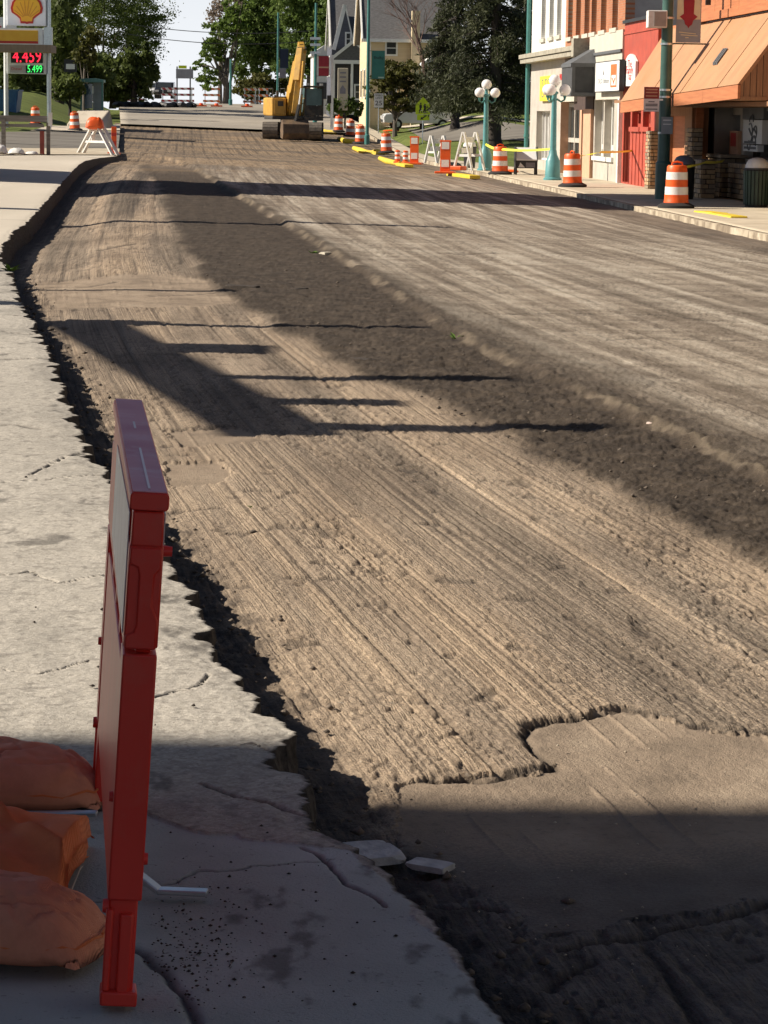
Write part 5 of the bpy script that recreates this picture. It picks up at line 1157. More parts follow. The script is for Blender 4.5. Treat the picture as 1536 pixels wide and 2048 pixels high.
# teal banner poles further up the street
def teal_pole(label, px, base_py, top_py, Y=None, r=.09):
    p = hit(px, base_py, 0) if Y is None else Vector((at(px, base_py, Y).x, Y, 0))
    if Y is not None: p.z = g(p.x, Y)
    h = at(px, top_py, p.y).z-p.z; t = thing('banner_pole', label, 'pole', p, 0, 'teal banner poles')
    MB()._lathe([(r*1.6, 0), (r*1.6, .5), (r*1.05, .55), (r*.85, h)], 12, (0, 0, 0), True).build('shaft', M_TEAL, t, True)
    return t, p
def far_banner(label, x0, x1, y0, y1, Y, m, pole_px, low=None):
    o, W, H = flat_thing('banner', label, 'banner', x0, x1, y0, y1, Y, m); 
    d = at(pole_px, y0, Y).x-at(x0, y0, Y).x
    for z in (H, 0): MB().tube([(d, 0, z), (W, 0, z)], .018, 6).build('banner_arm', M_TEAL, o)
    return o, W, H
t, p = teal_pole('teal banner pole in front of the cream house', 734, 289, -60); o, W, H = far_banner('teal banner with dark lettering on the pole before the cream house', 743, 770, 102, 157, p.y, mat('teal_cloth', (.06, .24, .20), (.05, .20, .17), .8, 2), 735)
put_text('lettering', 'Shelby', .22, M_BLACK, o, (W*.52, -.02, H*.75), (math.pi/2, 0, 0), width=W*.75)
MB().box(W*.5, W*.95, -.018, -.0125, .02, .10).build('pale_corner', mat('mint_print', (.45, .62, .52)), o)
t, p = teal_pole('teal banner pole behind the excavator cab', 630, 230, 6, 178.0); o, W, H = far_banner('maroon banner right of the pole behind the excavator cab', 637, 658, 112, 152, p.y, M_MAROON, 631)
MB().box(0, W, -.018, -.0125, H*.40, H*.47).build('pink_band', M_SALMON, o)
for z in (5.6, 5.2, 4.7): MB().box(-.35, .3, -.1, .1, z, z+.16).build('fitting', M_GALV, t)
t, p = teal_pole('teal banner pole left of the excavator boom', 555, 205, 25, 225.0); o, W, H = far_banner('navy banner right of the pole by the excavator boom', 560, 577, 98, 136, p.y, mat('navy_cloth', (.02, .03, .06), (.015, .024, .05), .8, 3), 556)
o, W, H = flat_thing('sign', 'grey plate under the navy banner on the pole by the excavator boom', 'sign', 559, 572, 136, 156, p.y, M_GREYD)
teal_pole('thin teal pole on the crest of the street below the leaning tree', 461, 212, 118, 258.0, .11)
# speed limit sign
p = hit(753, 267); o = thing('speed_sign', 'white speed limit sign on a thin post right of the teal pole', 'sign', p); a = at(748, 215, p.y); b = at(767, 187, p.y); x0, x1, z0, z1 = a.x-p.x, b.x-p.x, a.z-p.z, b.z-p.z
MB().tube([((x0+x1)/2, .04, 0), ((x0+x1)/2, .04, z1)], .03, 8).build('post', M_GALV, o); MB().box(x0, x1, -.01, .0, z0, z1).build('sign_plate', M_WHITE, o)
for i, (ln, sz, wd, f) in enumerate((('SPEED', .16, .8, .86), ('LIMIT', .16, .7, .66), ('25', .40, .75, .30))): put_text('lettering', ln, sz, M_BLACK, o, ((x0+x1)/2, -.014, z0+(z1-z0)*f), (math.pi/2, 0, 0), width=(x1-x0)*wd)
# school crossing sign
p = hit(843, 287); Yq = p.y; o = thing('school_crossing_sign', 'yellow green pentagon crossing sign with an arrow plate before the conifer', 'sign', p); a = at(831, 229, Yq); b = at(861, 194, Yq); x0, x1, z0, z1 = a.x-p.x, b.x-p.x, a.z-p.z, b.z-p.z; xm = (x0+x1)/2; W = x1-x0; H = z1-z0
M_YG = mat('fluorescent_yellow_green', (.60, .74, .02), (.55, .69, .02), .5, 3)
MB().tube([(xm, .05, 0), (xm, .05, z1-.2)], .03, 8).build('post', M_GALV, o); MB().prism([(x0, z0), (x1, z0), (x1, z0+H*.55), (xm, z1), (x0, z0+H*.55)], -.01, 0).build('sign_plate', M_YG, o)
for dx, s in ((-.16, 1.0), (.13, .9)):
    c = xm+dx*W; z = z0+H*.1; mb = MB(); mb.ball((c, -.016, z+H*.52*s), W*.055, 8, 6, (1, .15, 1)); mb.prism([(c-.09*W, z+H*.28), (c-.08*W, z+H*.46*s), (c+.08*W, z+H*.46*s), (c+.10*W, z+H*.27), (c+.03*W, z+H*.3), (c+.10*W, z), (c+.04*W, z), (c, z+H*.17), (c-.06*W, z), (c-.12*W, z), (c-.05*W, z+H*.3)], -.018, -.012); mb.build('walking_figure', M_BLACK, o)
a = at(834, 240.5, Yq); b = at(859, 230, Yq); x0, x1, z0, z1 = a.x-p.x, b.x-p.x, a.z-p.z, b.z-p.z; MB().box(x0, x1, -.01, 0, z0, z1).build('arrow_plate', M_YG, o); xm = (x0+x1)/2; zm = (z0+z1)/2
MB().prism([(xm-.16, zm-.11), (xm+.02, zm-.10), (xm-.03, zm-.05), (xm+.17, zm+.08), (xm+.13, zm+.12), (xm-.08, zm+.0), (xm-.12, zm+.05)], -.018, -.012).build('arrow', M_BLACK, o)
# banded post
p = hit(795, 262); o = thing('banded_post', 'brown post with white bands on the far grass', 'post', p); h = at(795, 212, p.y).z-p.z
MB().box(-.11, .11, -.11, .11, 0, h).build('post', mat('brown_post', (.12, .06, .04)), o)
for k in range(3): z = h-.02-k*h*.36; MB().box(-.13, .13, -.13, .13, z-.30, z).build('white_band', M_BAND, o)
# ---- excavator ----
YE = hit(585, 282, CUT).y; px2m = YE/F; pe = hit(584, 280, CUT); pe.y += 2.2; pe.z = g(pe.x, pe.y)+CUT
M_EXY = mat('excavator_yellow', (.60, .33, .045), (.48, .26, .04), .5, 2.5, dirt=(.28, .18, .07), dscale=2.2)
M_EXD = mat('excavator_dark_steel', (.05, .048, .045), (.03, .029, .028), .6, 5, dirt=(.16, .12, .08))
M_TRK = mat('muddy_track_steel', (.17, .14, .11), (.09, .078, .065), .75, 7, .4, 30)
M_CABG = glassy('cab_glass', (.12, .19, .20), .06)
M_BUCK = mat('worn_bucket_steel', (.15, .095, .055), (.08, .055, .036), .7, 5, dirt=(.22, .14, .07))
ex = thing('excavator', 'yellow tracked excavator with raised boom standing on the milled street', 'excavator', pe)
tw = .86; gx = 1.25
for s in (-1, 1):
    xc_ = s*gx; prof = []
    hh, ln = .46, 2.0
    for i in range(9): a = math.pi/2+math.pi*i/8; prof.append((-ln+.46*math.cos(a), .47+.45*math.sin(a)))
    for i in range(9): a = -math.pi/2+math.pi*i/8; prof.append((ln+.46*math.cos(a), .47+.45*math.sin(a)))
    Mx = Matrix(((0, 1, 0, xc_), (1, 0, 0, 0), (0, 0, 1, 0), (0, 0, 0, 1)))
    tr = MB().prism([(x, z) for x, z in prof], -tw/2+.06, tw/2-.06, Mx).build('track', M_EXD, ex)
    L_ = []; 
    for i in range(len(prof)): a = Vector((prof[i][0], prof[i][1])); b = Vector((prof[(i+1) % len(prof)][0], prof[(i+1) % len(prof)][1])); n_ = max(1, round((b-a).length/.2)); L_ += [(a.lerp(b, (j+.5)/n_), (b-a).normalized()) for j in range(n_)]
    for c, d in L_:
        nrm = Vector((d.y, -d.x)); 
        ang = math.atan2(d.y, d.x); M = Matrix.Translation((xc_, c.x, c.y)) @ Matrix.Rotation(ang, 4, 'X')
        MB().box(-tw/2, tw/2, -.085, .085, -.035, .02, M).build('track_shoe', M_TRK, tr)
    for k in range(5): MB().tube([(xc_-tw/2+.02, -1.6+k*.8, .40), (xc_+tw/2-.02, -1.6+k*.8, .40)], .20, 12).build('roller', M_EXD, tr)
MB().box(-.95, .95, -1.2, 1.2, .42, .85).build('undercarriage', M_EXD, ex); MB().tube([(0, 0, .85), (0, 0, 1.12)], .75, 20).build('slew_ring', M_EXD, ex, True)
YAW = R(10); RM = Matrix.Rotation(YAW, 4, 'Z')
def xb(name, x0, x1, y0, y1, z0, z1, m, bev=.04): return MB().box(x0, x1, y0, y1, z0, z1, RM).build(name, m, ex, bevel=bev)
xb('deck', -1.42, 1.45, -1.35, 2.2, 1.10, 1.30, M_EXD); xb('counterweight', -1.42, 1.42, 1.5, 2.75, 1.30, 2.35, M_EXY, .12); xb('engine_hood', -.55, 1.40, .5, 1.5, 1.30, 2.30, M_EXY)
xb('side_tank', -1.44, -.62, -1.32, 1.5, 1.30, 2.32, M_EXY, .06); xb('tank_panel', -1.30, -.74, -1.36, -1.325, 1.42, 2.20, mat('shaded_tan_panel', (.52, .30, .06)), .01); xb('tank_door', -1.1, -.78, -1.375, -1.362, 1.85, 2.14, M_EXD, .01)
MB().tube([(-1.0, 1.2, 2.3), (-1.0, 1.2, 2.75)], .07, 10).build('exhaust', M_EXD, ex); MB().box(-1.3, -.6, -1.1, -.2, 2.325, 2.40, RM).build('step_plate', M_EXD, ex)
# cab on the right as seen in the picture
CX0, CX1, CY0, CY1 = .42, 1.50, -1.55, .25
cab = MB().box(CX0, CX1, CY0, CY1, 1.05, 1.32, RM).build('cab', M_EXD, ex, bevel=.03)
for x in (CX0+.04, CX1-.04):
    for y in (CY0+.04, CY1-.04): MB().box(x-.045, x+.045, y-.045, y+.045, 1.32, 2.93, RM).build('cab_pillar', M_EXD, cab)
MB().box(CX0-.05, CX1+.05, CY0-.10, CY1+.05, 2.93, 3.03, RM).build('cab_roof', M_EXD, cab, bevel=.03)
MB().box(CX0+.09, CX1-.09, CY0+.025, CY0+.045, 1.92, 2.86, RM).build('windscreen', M_CABG, cab); MB().box(CX0+.09, CX1-.09, CY0+.02, CY0+.06, 1.33, 1.90, RM).build('lower_panel', M_EXD, cab); MB().box(CX0+.025, CX0+.045, CY0+.09, CY1-.09, 1.34, 2.92, RM).build('side_window', M_CABG, cab); MB().box(CX1-.045, CX1-.025, CY0+.09, CY1-.09, 1.34, 2.92, RM).build('side_window', M_CABG, cab)
MB().box(CX0+.3, CX1-.3, -.9, -.3, 1.35, 2.3, RM).build('seat', M_BLACK, cab, bevel=.08)
MB().bar(RM@Vector((1.62, -1.5, 1.9)), RM@Vector((1.85, -1.55, 2.3)), .04).bar(RM@Vector((1.82, -1.58, 2.05)), RM@Vector((1.82, -1.58, 2.5)), .24, .06).build('mirror', M_EXD, ex)
for k in range(3): MB().tube([RM@Vector((-.16+k*.07, -.5, 1.9)), RM@Vector((-.16+k*.07, -1.45, 3.35+.04*k)), RM@Vector((-.16+k*.07, -2.5, 4.55)), RM@Vector((-.16+k*.07, -3.5, 5.3))], .028, 6).build('hose', M_RUBBER, ex)
for k in range(2): MB().tube([RM@Vector((-1.38+.7*k, -1.25, 2.35)), RM@Vector((-1.38+.7*k, -1.25, 2.85)), RM@Vector((-1.38+.7*k, .6, 2.85)), RM@Vector((-1.38+.7*k, .6, 2.35))], .022, 6).build('handrail', M_EXD, ex)
for x in (CX0+.15, CX1-.15): MB().box(x-.09, x+.09, CY0-.16, CY0-.09, 3.04, 3.16, RM).build('work_lamp', M_SHEET, ex)
# boom, stick, rams, bucket (in the plane of the yawed upper works)
def bp(y, z, x=-.08): return RM @ Vector((x, -y, z*(.925 if z > 2.6 else 1)))
bm_ = MB()
sec = [(bp(.55, 1.55, -.30), .62, .70), (bp(1.5, 3.0, -.24), .54, .78), (bp(2.6, 4.45, -.14), .46, .66), (bp(3.6, 5.45), .40, .44)]
for (a, wa, ha), (b, wb, hb) in zip(sec[:-1], sec[1:]): bm_.bar(a-(b-a).normalized()*.05, b+(b-a).normalized()*.08, (wa+wb)/2, (ha+hb)/2, up=(0, 0, 1))
boom = bm_.build('boom', M_EXY, ex, bevel=.04); MB().tube([bp(3.62, 5.42, -.32), bp(3.62, 5.42, .16)], .13, 12).build('boom_pin', M_EXD, boom, True)
sk = MB(); sk.bar(bp(3.15, 5.72), bp(3.62, 5.30), .36, .42).bar(bp(3.6, 5.45), bp(3.9, 3.5, -.30), .37, .58).bar(bp(3.9, 3.55, -.30), bp(4.02, 1.45, -.52), .33, .40); stick = sk.build('stick', M_EXY, ex, bevel=.03)
for x in (-.36, .22): MB().tube([bp(1.0, 1.35, x), bp(1.55, 2.55, x)], .085, 10).build('boom_ram', M_EXY, ex, True); MB().tube([bp(1.55, 2.55, x), bp(2.0, 3.55, x)], .05, 10).build('ram_rod', M_GALV, ex, True)
MB().tube([bp(1.9, 4.05), bp(2.7, 5.1)], .09, 10).build('stick_ram', M_EXY, ex, True); MB().tube([bp(2.7, 5.1), bp(3.15, 5.72)], .05, 8).build('ram_rod', M_GALV, ex, True)
MB().tube([bp(4.2, 4.7, -.05), bp(4.3, 3.1, -.18)], .085, 10).build('bucket_ram', M_EXY, ex, True); MB().tube([bp(4.3, 3.1, -.18), bp(4.35, 1.95, -.30)], .05, 8).build('ram_rod', M_SHEET, ex, True)
MB().bar(bp(4.35, 1.95, -.30), bp(4.25, 1.0, -.48), .24, .12).build('bucket_link', M_EXD, ex)
prof = [(-3.55, .10), (-3.45, .55), (-3.75, 1.05), (-4.25, 1.10), (-4.62, .85), (-4.70, .35), (-4.45, .02), (-4.30, .05), (-4.5, .40), (-4.42, .78), (-4.15, .95), (-3.85, .92), (-3.62, .52), (-3.68, .12)]
bk = MB()
Mx = RM @ Matrix(((0, 1, 0, -.50), (1, 0, 0, 0), (0, 0, 1, 0), (0, 0, 0, 1)))
bk.prism(prof, -.70, .70, Mx); bucket = bk.build('bucket', M_BUCK, ex)
side = [(-3.55, .10), (-3.45, .55), (-3.75, 1.05), (-4.25, 1.10), (-4.62, .85), (-4.70, .35), (-4.45, .02)]
for x in (-.735, .70): MB().prism(side, x, x+.035, Mx).build('side_plate', M_BUCK, bucket)
for k in range(5): x = -.6+k*.3; MB().prism([(-4.46, .02), (-4.30, .05), (-4.15, -.02)], x-.06, x+.06, Mx).build('tooth', M_EXD, bucket)
# ------------------------------------------------------------------ trees, houses, fuel sign, the crest of the street
def leaf_mat(name, c1, c2, c3, tr=.45):
    m = bpy.data.materials.new(name); nt, N, L, B = nodes_of(m); ge = N.new('ShaderNodeNewGeometry')
    no = N.new('ShaderNodeTexNoise'); no.inputs['Scale'].default_value = .55; no.inputs['Detail'].default_value = 6; no.inputs['Roughness'].default_value = .75; L.new(ge.outputs['Position'], no.inputs[0])
    cr = N.new('ShaderNodeValToRGB'); e = cr.color_ramp.elements; e.new(.5)
    for x, (p, c) in zip(e, ((.32, c1), (.5, c2), (.70, c3))): x.position = p; x.color = (*c, 1)
    L.new(no.outputs[0], cr.inputs[0]); L.new(cr.outputs[0], B.inputs['Base Color']); B.inputs['Roughness'].default_value = .6; B.inputs['Specular IOR Level'].default_value = .25
    t = N.new('ShaderNodeBsdfTranslucent'); L.new(cr.outputs[0], t.inputs[0]); mx = N.new('ShaderNodeMixShader'); mx.inputs[0].default_value = tr
    out = N['Material Output']; L.new(B.outputs[0], mx.inputs[1]); L.new(t.outputs[0], mx.inputs[2]); L.new(mx.outputs[0], out.inputs[0]); return m
LF_DK = leaf_mat('dark_leaf', (.055, .075, .020), (.105, .135, .036), (.17, .20, .058)); LF_MD = leaf_mat('mid_leaf', (.062, .100, .022), (.115, .170, .040), (.18, .24, .06)); LF_LT = leaf_mat('light_leaf', (.07, .11, .02), (.12, .18, .035), (.18, .24, .05))
LF_YL = leaf_mat('olive_leaf', (.06, .06, .016), (.10, .10, .026), (.15, .145, .04)); LF_CO = leaf_mat('conifer_needles', (.028, .036, .018), (.058, .066, .032), (.10, .108, .052), .25); LF_BR = leaf_mat('brown_bud', (.16, .12, .09), (.24, .19, .15), (.32, .26, .2))
M_BARK = mat('grey_bark', (.16, .135, .11), (.09, .075, .06), .9, 6, .6, 14, stretch=(1, 1, .25)); M_BARKD = mat('dark_bark', (.055, .042, .034), (.03, .024, .02), .9, 6, .6, 14, stretch=(1, 1, .25)); M_TWIG = mat('reddish_twig', (.13, .075, .06), (.09, .05, .04), .9, 6)
def leaves(blobs, n, size, rs_, nclump=60, spread=.35, flat=.0):
    """leaf-sized quads in clumps spread through the crown's volume, thicker towards its outside"""
    tot = sum(b[3]*b[4]*b[5] for b in blobs); V = []
    for b in blobs:
        k = max(8, int(n*b[3]*b[4]*b[5]/tot)); nc = max(5, int(nclump*b[3]*b[4]*b[5]/tot))
        d = rs_.normal(size=(nc, 3)); d /= np.linalg.norm(d, axis=1)[:, None]; rad = rs_.rand(nc)**.42; C = d*rad[:, None]*np.array(b[3:6])+np.array(b[:3])
        ci = rs_.randint(0, nc, k); P = C[ci]+rs_.normal(size=(k, 3))*spread*np.array([b[3], b[4], b[5]])*np.array([1, 1, .7])*.42*(.5+rs_.rand(nc)[ci])[:, None]; V.append(P)
    P = np.concatenate(V); k = len(P)
    a = rs_.normal(size=(k, 3)); a[:, 2] *= (1-flat); a /= np.linalg.norm(a, axis=1)[:, None]; b_ = np.cross(a, rs_.normal(size=(k, 3))); b_ /= np.linalg.norm(b_, axis=1)[:, None]
    s = size*(.5+rs_.rand(k))[:, None]; Q = np.stack([P-a*s, P+b_*s*.6, P+a*s, P-b_*s*.6], 1).reshape(-1, 3)
    return Q, np.arange(k*4).reshape(-1, 4)
def limb_mesh(trunk, limbs, n=8):
    mb = MB(); mb.tube([p for p, r in trunk], [r for p, r in trunk], n)
    for l in limbs: mb.tube([p for p, r in l], [r for p, r in l], 5)
    return mb
def tree(label, px, py, blobs_px, n, size, lm, bark=M_BARK, seed=1, tr=.28, lean=0, Y=None, limbs=7, nclump=70, depth=.9, spread=.35, name='deciduous_tree', group=None, forks=None):
    """blobs_px: crown lobes as (px, py, half width px, half height px) seen in the photograph, at the tree's own distance"""
    rs_ = np.random.RandomState(seed); r2 = random.Random(seed)
    if Y is None: base = hit(px, py, 0)
    else: b = at(px, py, Y); base = Vector((b.x, Y, g(b.x, Y)-.1))
    Yb = base.y; k = Yb/F; t = thing(name, label, 'tree', base, 0, group); bl = []
    for q in blobs_px:
        bx, by, hw, hh = q[:4]; c = at(bx, by, Yb)-base; bl.append((c.x, r2.uniform(-.5, .5)*hw*k*depth+(q[4] if len(q) > 4 else 0), c.z, hw*k, hw*k*depth, hh*k))
    top = max(b[2] for b in bl); tz = [0, .25, .6, 1.0]
    main = min(bl, key=lambda b: abs(b[0])+abs(b[1]))
    H = main[2]; trunk = [(Vector((0, 0, -.2)), tr*1.35), (Vector((lean*.1, 0, H*.25)), tr), (Vector((lean*.5, 0, H*.6)), tr*.75), (Vector((main[0], main[1], H)), tr*.4)]
    L_ = []
    for b in bl:
        for i in range(max(1, int(limbs*b[3]*b[5]/sum(q[3]*q[5] for q in bl)+.5))):
            z0 = H*r2.uniform(.25, .8); s0 = Vector((lean*.3*z0/H, 0, z0)); e = Vector((b[0]+r2.uniform(-.7, .7)*b[3], b[1]+r2.uniform(-.7, .7)*b[4], b[2]+r2.uniform(-.5, .7)*b[5])); m_ = s0.lerp(e, .5)+Vector((r2.uniform(-.3, .3), r2.uniform(-.3, .3), r2.uniform(0, .6)))
            L_.append([(s0, tr*.42), (m_, tr*.26), (e, tr*.08)])
    for f in forks or []: L_.append([((at(x, y, Yb)-base), tr*w) for x, y, w in f])
    limb_mesh(trunk, L_).build('trunk', bark, t, True)
    if n:
        Q, Fq = leaves(bl, n, size, rs_, nclump, spread); link(np_mesh('crown', Q, Fq, lm, smooth=False), t)
    return t
tree('huge dark green maple with a grey forking trunk on the left bank', 205, 192, [(215, 20, 110, 60), (165, 40, 60, 60), (270, 30, 70, 62), (235, 90, 75, 48), (310, 55, 38, 40), (160, 110, 32, 44), (190, -50, 120, 50), (140, 10, 60, 60), (250, 60, 60, 60), (200, 120, 50, 34), (290, 70, 50, 50)], 44000, .16, LF_DK, seed=3, tr=.42, forks=[[(200, 190, 1), (185, 140, .7), (178, 105, .3)], [(205, 185, .9), (215, 140, .6), (228, 105, .3)]], spread=.36, nclump=260, depth=1.3)
tree('yellow green lower boughs of a young tree before the big maple', 168, 195, [(170, 110, 24, 34), (182, 75, 20, 22)], 1100, .16, LF_YL, seed=5, tr=.12, Y=188)
tree('dark tree behind the fuel sign pole', 118, 205, [(125, 60, 40, 95), (110, 130, 22, 60), (85, 40, 45, 80), (118, -90, 55, 60), (125, -150, 40, 50)], 13000, .22, LF_DK, M_BARKD, seed=7, tr=.3, Y=214, nclump=120, depth=2.4)
tree('dark tree filling the space behind the price board', 40, 200, [(45, 120, 60, 70), (10, 60, 60, 90), (60, 20, 50, 60), (50, -90, 60, 60)], 13000, .25, LF_DK, M_BARKD, seed=9, tr=.3, Y=226, nclump=130, depth=2.2)
tree('low dark evergreen at the left rim of the street crest', 268, 204, [(262, 150, 36, 46), (285, 165, 24, 32), (240, 165, 30, 36), (300, 120, 20, 40)], 9000, .20, LF_DK, M_BARKD, seed=11, tr=.3, Y=246, nclump=80)
tree('dark shrub under the big maple by the bus shelter', 140, 195, [(140, 172, 26, 26), (125, 185, 18, 16)], 3000, .16, LF_DK, M_BARKD, seed=12, tr=.1, Y=183, name='shrub')
tree('leaning sparse tree with light leaves beside the strip of sky', 452, 208, [(420, 95, 34, 26), (448, 60, 36, 34), (400, 130, 22, 16), (455, 115, 26, 26), (420, 160, 30, 22), (475, 30, 36, 40)], 6500, .16, LF_LT, seed=13, tr=.28, Y=268, nclump=110, spread=.26, limbs=12, forks=[[(458, 205, 1), (450, 165, .7), (425, 110, .4), (405, 75, .2)], [(455, 190, .6), (470, 120, .4), (475, 60, .2)]])
tree('brownish budding tree above the leaning one', 440, 206, [(440, 25, 34, 34), (465, 5, 30, 26)], 1500, .14, LF_BR, seed=14, tr=.2, Y=290, nclump=80, limbs=10)
tree('broad mid green tree left of the excavator boom', 510, 204, [(520, 60, 50, 60), (500, 120, 44, 40), (545, 20, 50, 50), (560, 100, 44, 50), (485, 40, 30, 50)], 15000, .20, LF_MD, seed=15, tr=.4, Y=292, nclump=200, spread=.38)
tree('broad green tree behind the excavator boom and the maroon banner', 620, 206, [(610, 60, 52, 60), (650, 40, 44, 60), (585, 130, 40, 40), (640, 110, 40, 40), (600, 0, 60, 40)], 15000, .20, LF_MD, seed=16, tr=.4, Y=286, nclump=200, spread=.38)
tree('low olive bushes left of the excavator body', 520, 204, [(515, 175, 40, 24), (560, 168, 26, 20), (490, 182, 22, 18)], 4500, .18, LF_YL, seed=18, tr=.1, Y=272, name='shrub')
tree('olive budding tree in front of the cream house', 790, 232, [(800, 150, 46, 34), (770, 185, 36, 30), (835, 185, 40, 36), (805, 205, 50, 18), (760, 145, 20, 24)], 7500, .11, LF_YL, seed=19, tr=.13, Y=172, nclump=150, spread=.25, limbs=14)
for i, (px, py, bl, lab) in enumerate(((60, 190, [(60, 150, 70, 45), (20, 130, 40, 60)], 'dark tree low behind the blue waste container'), (170, 190, [(165, 150, 50, 45), (130, 120, 40, 50)], 'dark tree behind the teal roofed shelter'), (225, 195, [(225, 165, 44, 36), (200, 150, 40, 40)], 'dark tree right behind the trunk of the big maple'))):
    tree(lab, px, py, bl, 8000, .22, LF_DK, M_BARKD, seed=50+i, tr=.25, Y=236+6*i, nclump=140, spread=.45)
tree('mid green tree rising behind the roofs of the houses', 740, 200, [(720, 20, 60, 60), (660, 60, 40, 60), (800, 30, 60, 70)], 9000, .24, LF_MD, seed=57, tr=.35, Y=262, nclump=160, spread=.4)
# bare reddish tree: only limbs and twigs
def bare_tree(label, px, Y, top, seed, spread, m):
    r2 = random.Random(seed); b = at(px, 200, Y); base = Vector((b.x, Y, g(b.x, Y)-.1)); H = at(px, top, Y).z-base.z; t = thing('bare_tree', label, 'tree', base); mb = MB()
    def grow(p, d, L, rr, dep):
        e = p+d*L; m_ = p.lerp(e, .5)+Vector((r2.uniform(-1, 1), r2.uniform(-1, 1), r2.uniform(-.3, .5)))*L*.08; mb.tube([p, m_, e], [rr, rr*.8, rr*.55], 5 if dep < 2 else 3, dep == 0)
        if dep >= 5: return
        for _ in range(3 if dep else 5):
            nd = (d+Vector((r2.gauss(0, spread), r2.gauss(0, spread), r2.uniform(-.15, .3)))).normalized(); grow(p.lerp(e, r2.uniform(.55, 1)), nd, L*r2.uniform(.55, .8), rr*.5, dep+1)
    grow(Vector((0, 0, 0)), Vector((.05, 0, 1)), H*.42, .16, 0); mb.build('trunk', m, t, True); return t
bare_tree('bare reddish tree with fine twigs before the roof of the cream house', 845, 176, -60, 21, .55, M_TWIG)
# dark conifers
def conifer(label, px, py, hw, top_px, low_px, n, seed, tr, size=.16, Y=None):
    base = hit(px, py, 0) if Y is None else Vector((at(px, py, Y).x, Y, g(at(px, py, Y).x, Y)-.1)); k = base.y/F; rs_ = np.random.RandomState(seed); t = thing('conifer', label, 'tree', base)
    H = at(px, top_px, base.y).z-base.z; z0 = at(px, low_px, base.y).z-base.z; W = hw*k; mb = MB(); mb.tube([(0, 0, -.2), (0, 0, .4), (.03, 0, H*.5), (0, 0, H)], [tr*1.5, tr*1.05, tr*.7, .03], 10); Q = []; S = []
    nb = 150
    for i in range(nb):
        f = (i+rs_.rand())/nb; z = z0+(H-z0)*f**1.05; R_ = W*(1-f*.80)*(.70+.42*rs_.rand()); a = rs_.rand()*6.283; dr = Vector((math.cos(a), math.sin(a), 0))
        p0 = Vector((0, 0, z+.3)); p1 = dr*R_*.55+Vector((0, 0, z+.10)); p2 = dr*R_+Vector((0, 0, z-.22-.25*rs_.rand())); mb.tube([p0, p1, p2], [.05, .03, .012], 4, False)
        m_ = max(6, int(n/nb*(R_/W)*1.35)); u = rs_.rand(m_)**.6; c = np.array([tuple(p0*(1-x)**2+p1*2*x*(1-x)+p2*x*x) for x in u]); c += rs_.normal(size=(m_, 3))*np.array([.20, .20, .13])*(.4+u[:, None])*R_*.42-np.array([0, 0, .12]); Q.append(c); S.append(np.full(m_, size))
    P = np.concatenate(Q); kk = len(P); a = rs_.normal(size=(kk, 3)); a[:, 2] -= .7; a /= np.linalg.norm(a, axis=1)[:, None]; b_ = np.cross(a, rs_.normal(size=(kk, 3))); b_ /= np.linalg.norm(b_, axis=1)[:, None]; s = (size*(.5+rs_.rand(kk)))[:, None]
    V = np.stack([P-a*s, P+b_*s*.28, P+a*s*1.2, P-b_*s*.28], 1).reshape(-1, 3); mb.build('trunk', M_BARKD, t, True); link(np_mesh('crown', V, np.arange(kk*4).reshape(-1, 4), LF_CO, smooth=False), t); return t
conifer('big dark conifer with a thick trunk left of the corner shop', 987, 291, 128, -200, 212, 52000, 31, .40, .115)
conifer('second dark conifer with a thinner trunk behind the crossing sign', 910, 258, 85, -150, 196, 24000, 32, .26, .125)
conifer('dark conifer farther back behind the corner shop downpipe', 1045, 250, 80, -60, 225, 15000, 33, .26, .15, Y=176)
tree('dark hedge bushes along the far side of the parking lot', 900, 236, [(875, 215, 34, 20), (925, 218, 34, 20), (975, 220, 34, 20), (1030, 222, 40, 22)], 9000, .15, LF_CO, M_BARKD, seed=35, tr=.08, Y=178, name='hedge', depth=.5)
tree('clipped hedge in front of the dark gabled house', 690, 222, [(664, 212, 11, 17), (678, 211, 13, 18), (693, 211, 13, 18), (708, 213, 12, 17), (720, 216, 8, 14)], 6000, .085, LF_MD, M_BARKD, seed=36, tr=.06, Y=181, name='hedge', depth=.8, nclump=200)
# ---- houses ----
HRZ = R(3.8)
M_CREAM = mat('cream_siding', (.66, .53, .34), (.58, .46, .29), .7, 2, .25, 14, stretch=(.1, .1, 9)); M_SLATE = mat('slate_blue_siding', (.10, .105, .13), (.075, .08, .10), .7, 2, .25, 14, stretch=(.1, .1, 9)); M_ROOF = mat('grey_shingle_roof', (.13, .125, .125), (.085, .083, .083), .9, 5, .5, 12, stretch=(1, 1, 4)); M_TRIM = mat('white_house_trim', (.78, .77, .73), (.70, .69, .65), .6, 4)
def house_at(name, label, px, Y):
    b = at(px, 220, Y); return thing(name, label, 'house', (b.x, Y, g(b.x, Y)-.3), HRZ)
def hz(py, Y, px, h): return at(px, py, Y).z-h.location.z
def hwin(h, x0, x1, z0, z1, face='front', y=0.0, m=None):
    f = MB()
    if face == 'front':
        f.box(x0, x1, y-.06, y-.003, z0, z1); o = f.build('window', m or M_TRIM, h); MB().box(x0+.12, x1-.12, y-.09, y-.063, z0+.12, (z0+z1)/2-.03).box(x0+.12, x1-.12, y-.09, y-.063, (z0+z1)/2+.03, z1-.12).build('pane', M_GLASS, o)
    else:
        f.box(-.06, -.003, x0, x1, z0, z1); o = f.build('window', m or M_TRIM, h); MB().box(-.09, -.063, x0+.12, x1-.12, z0+.12, z1-.12).build('pane', M_GLASS, o)
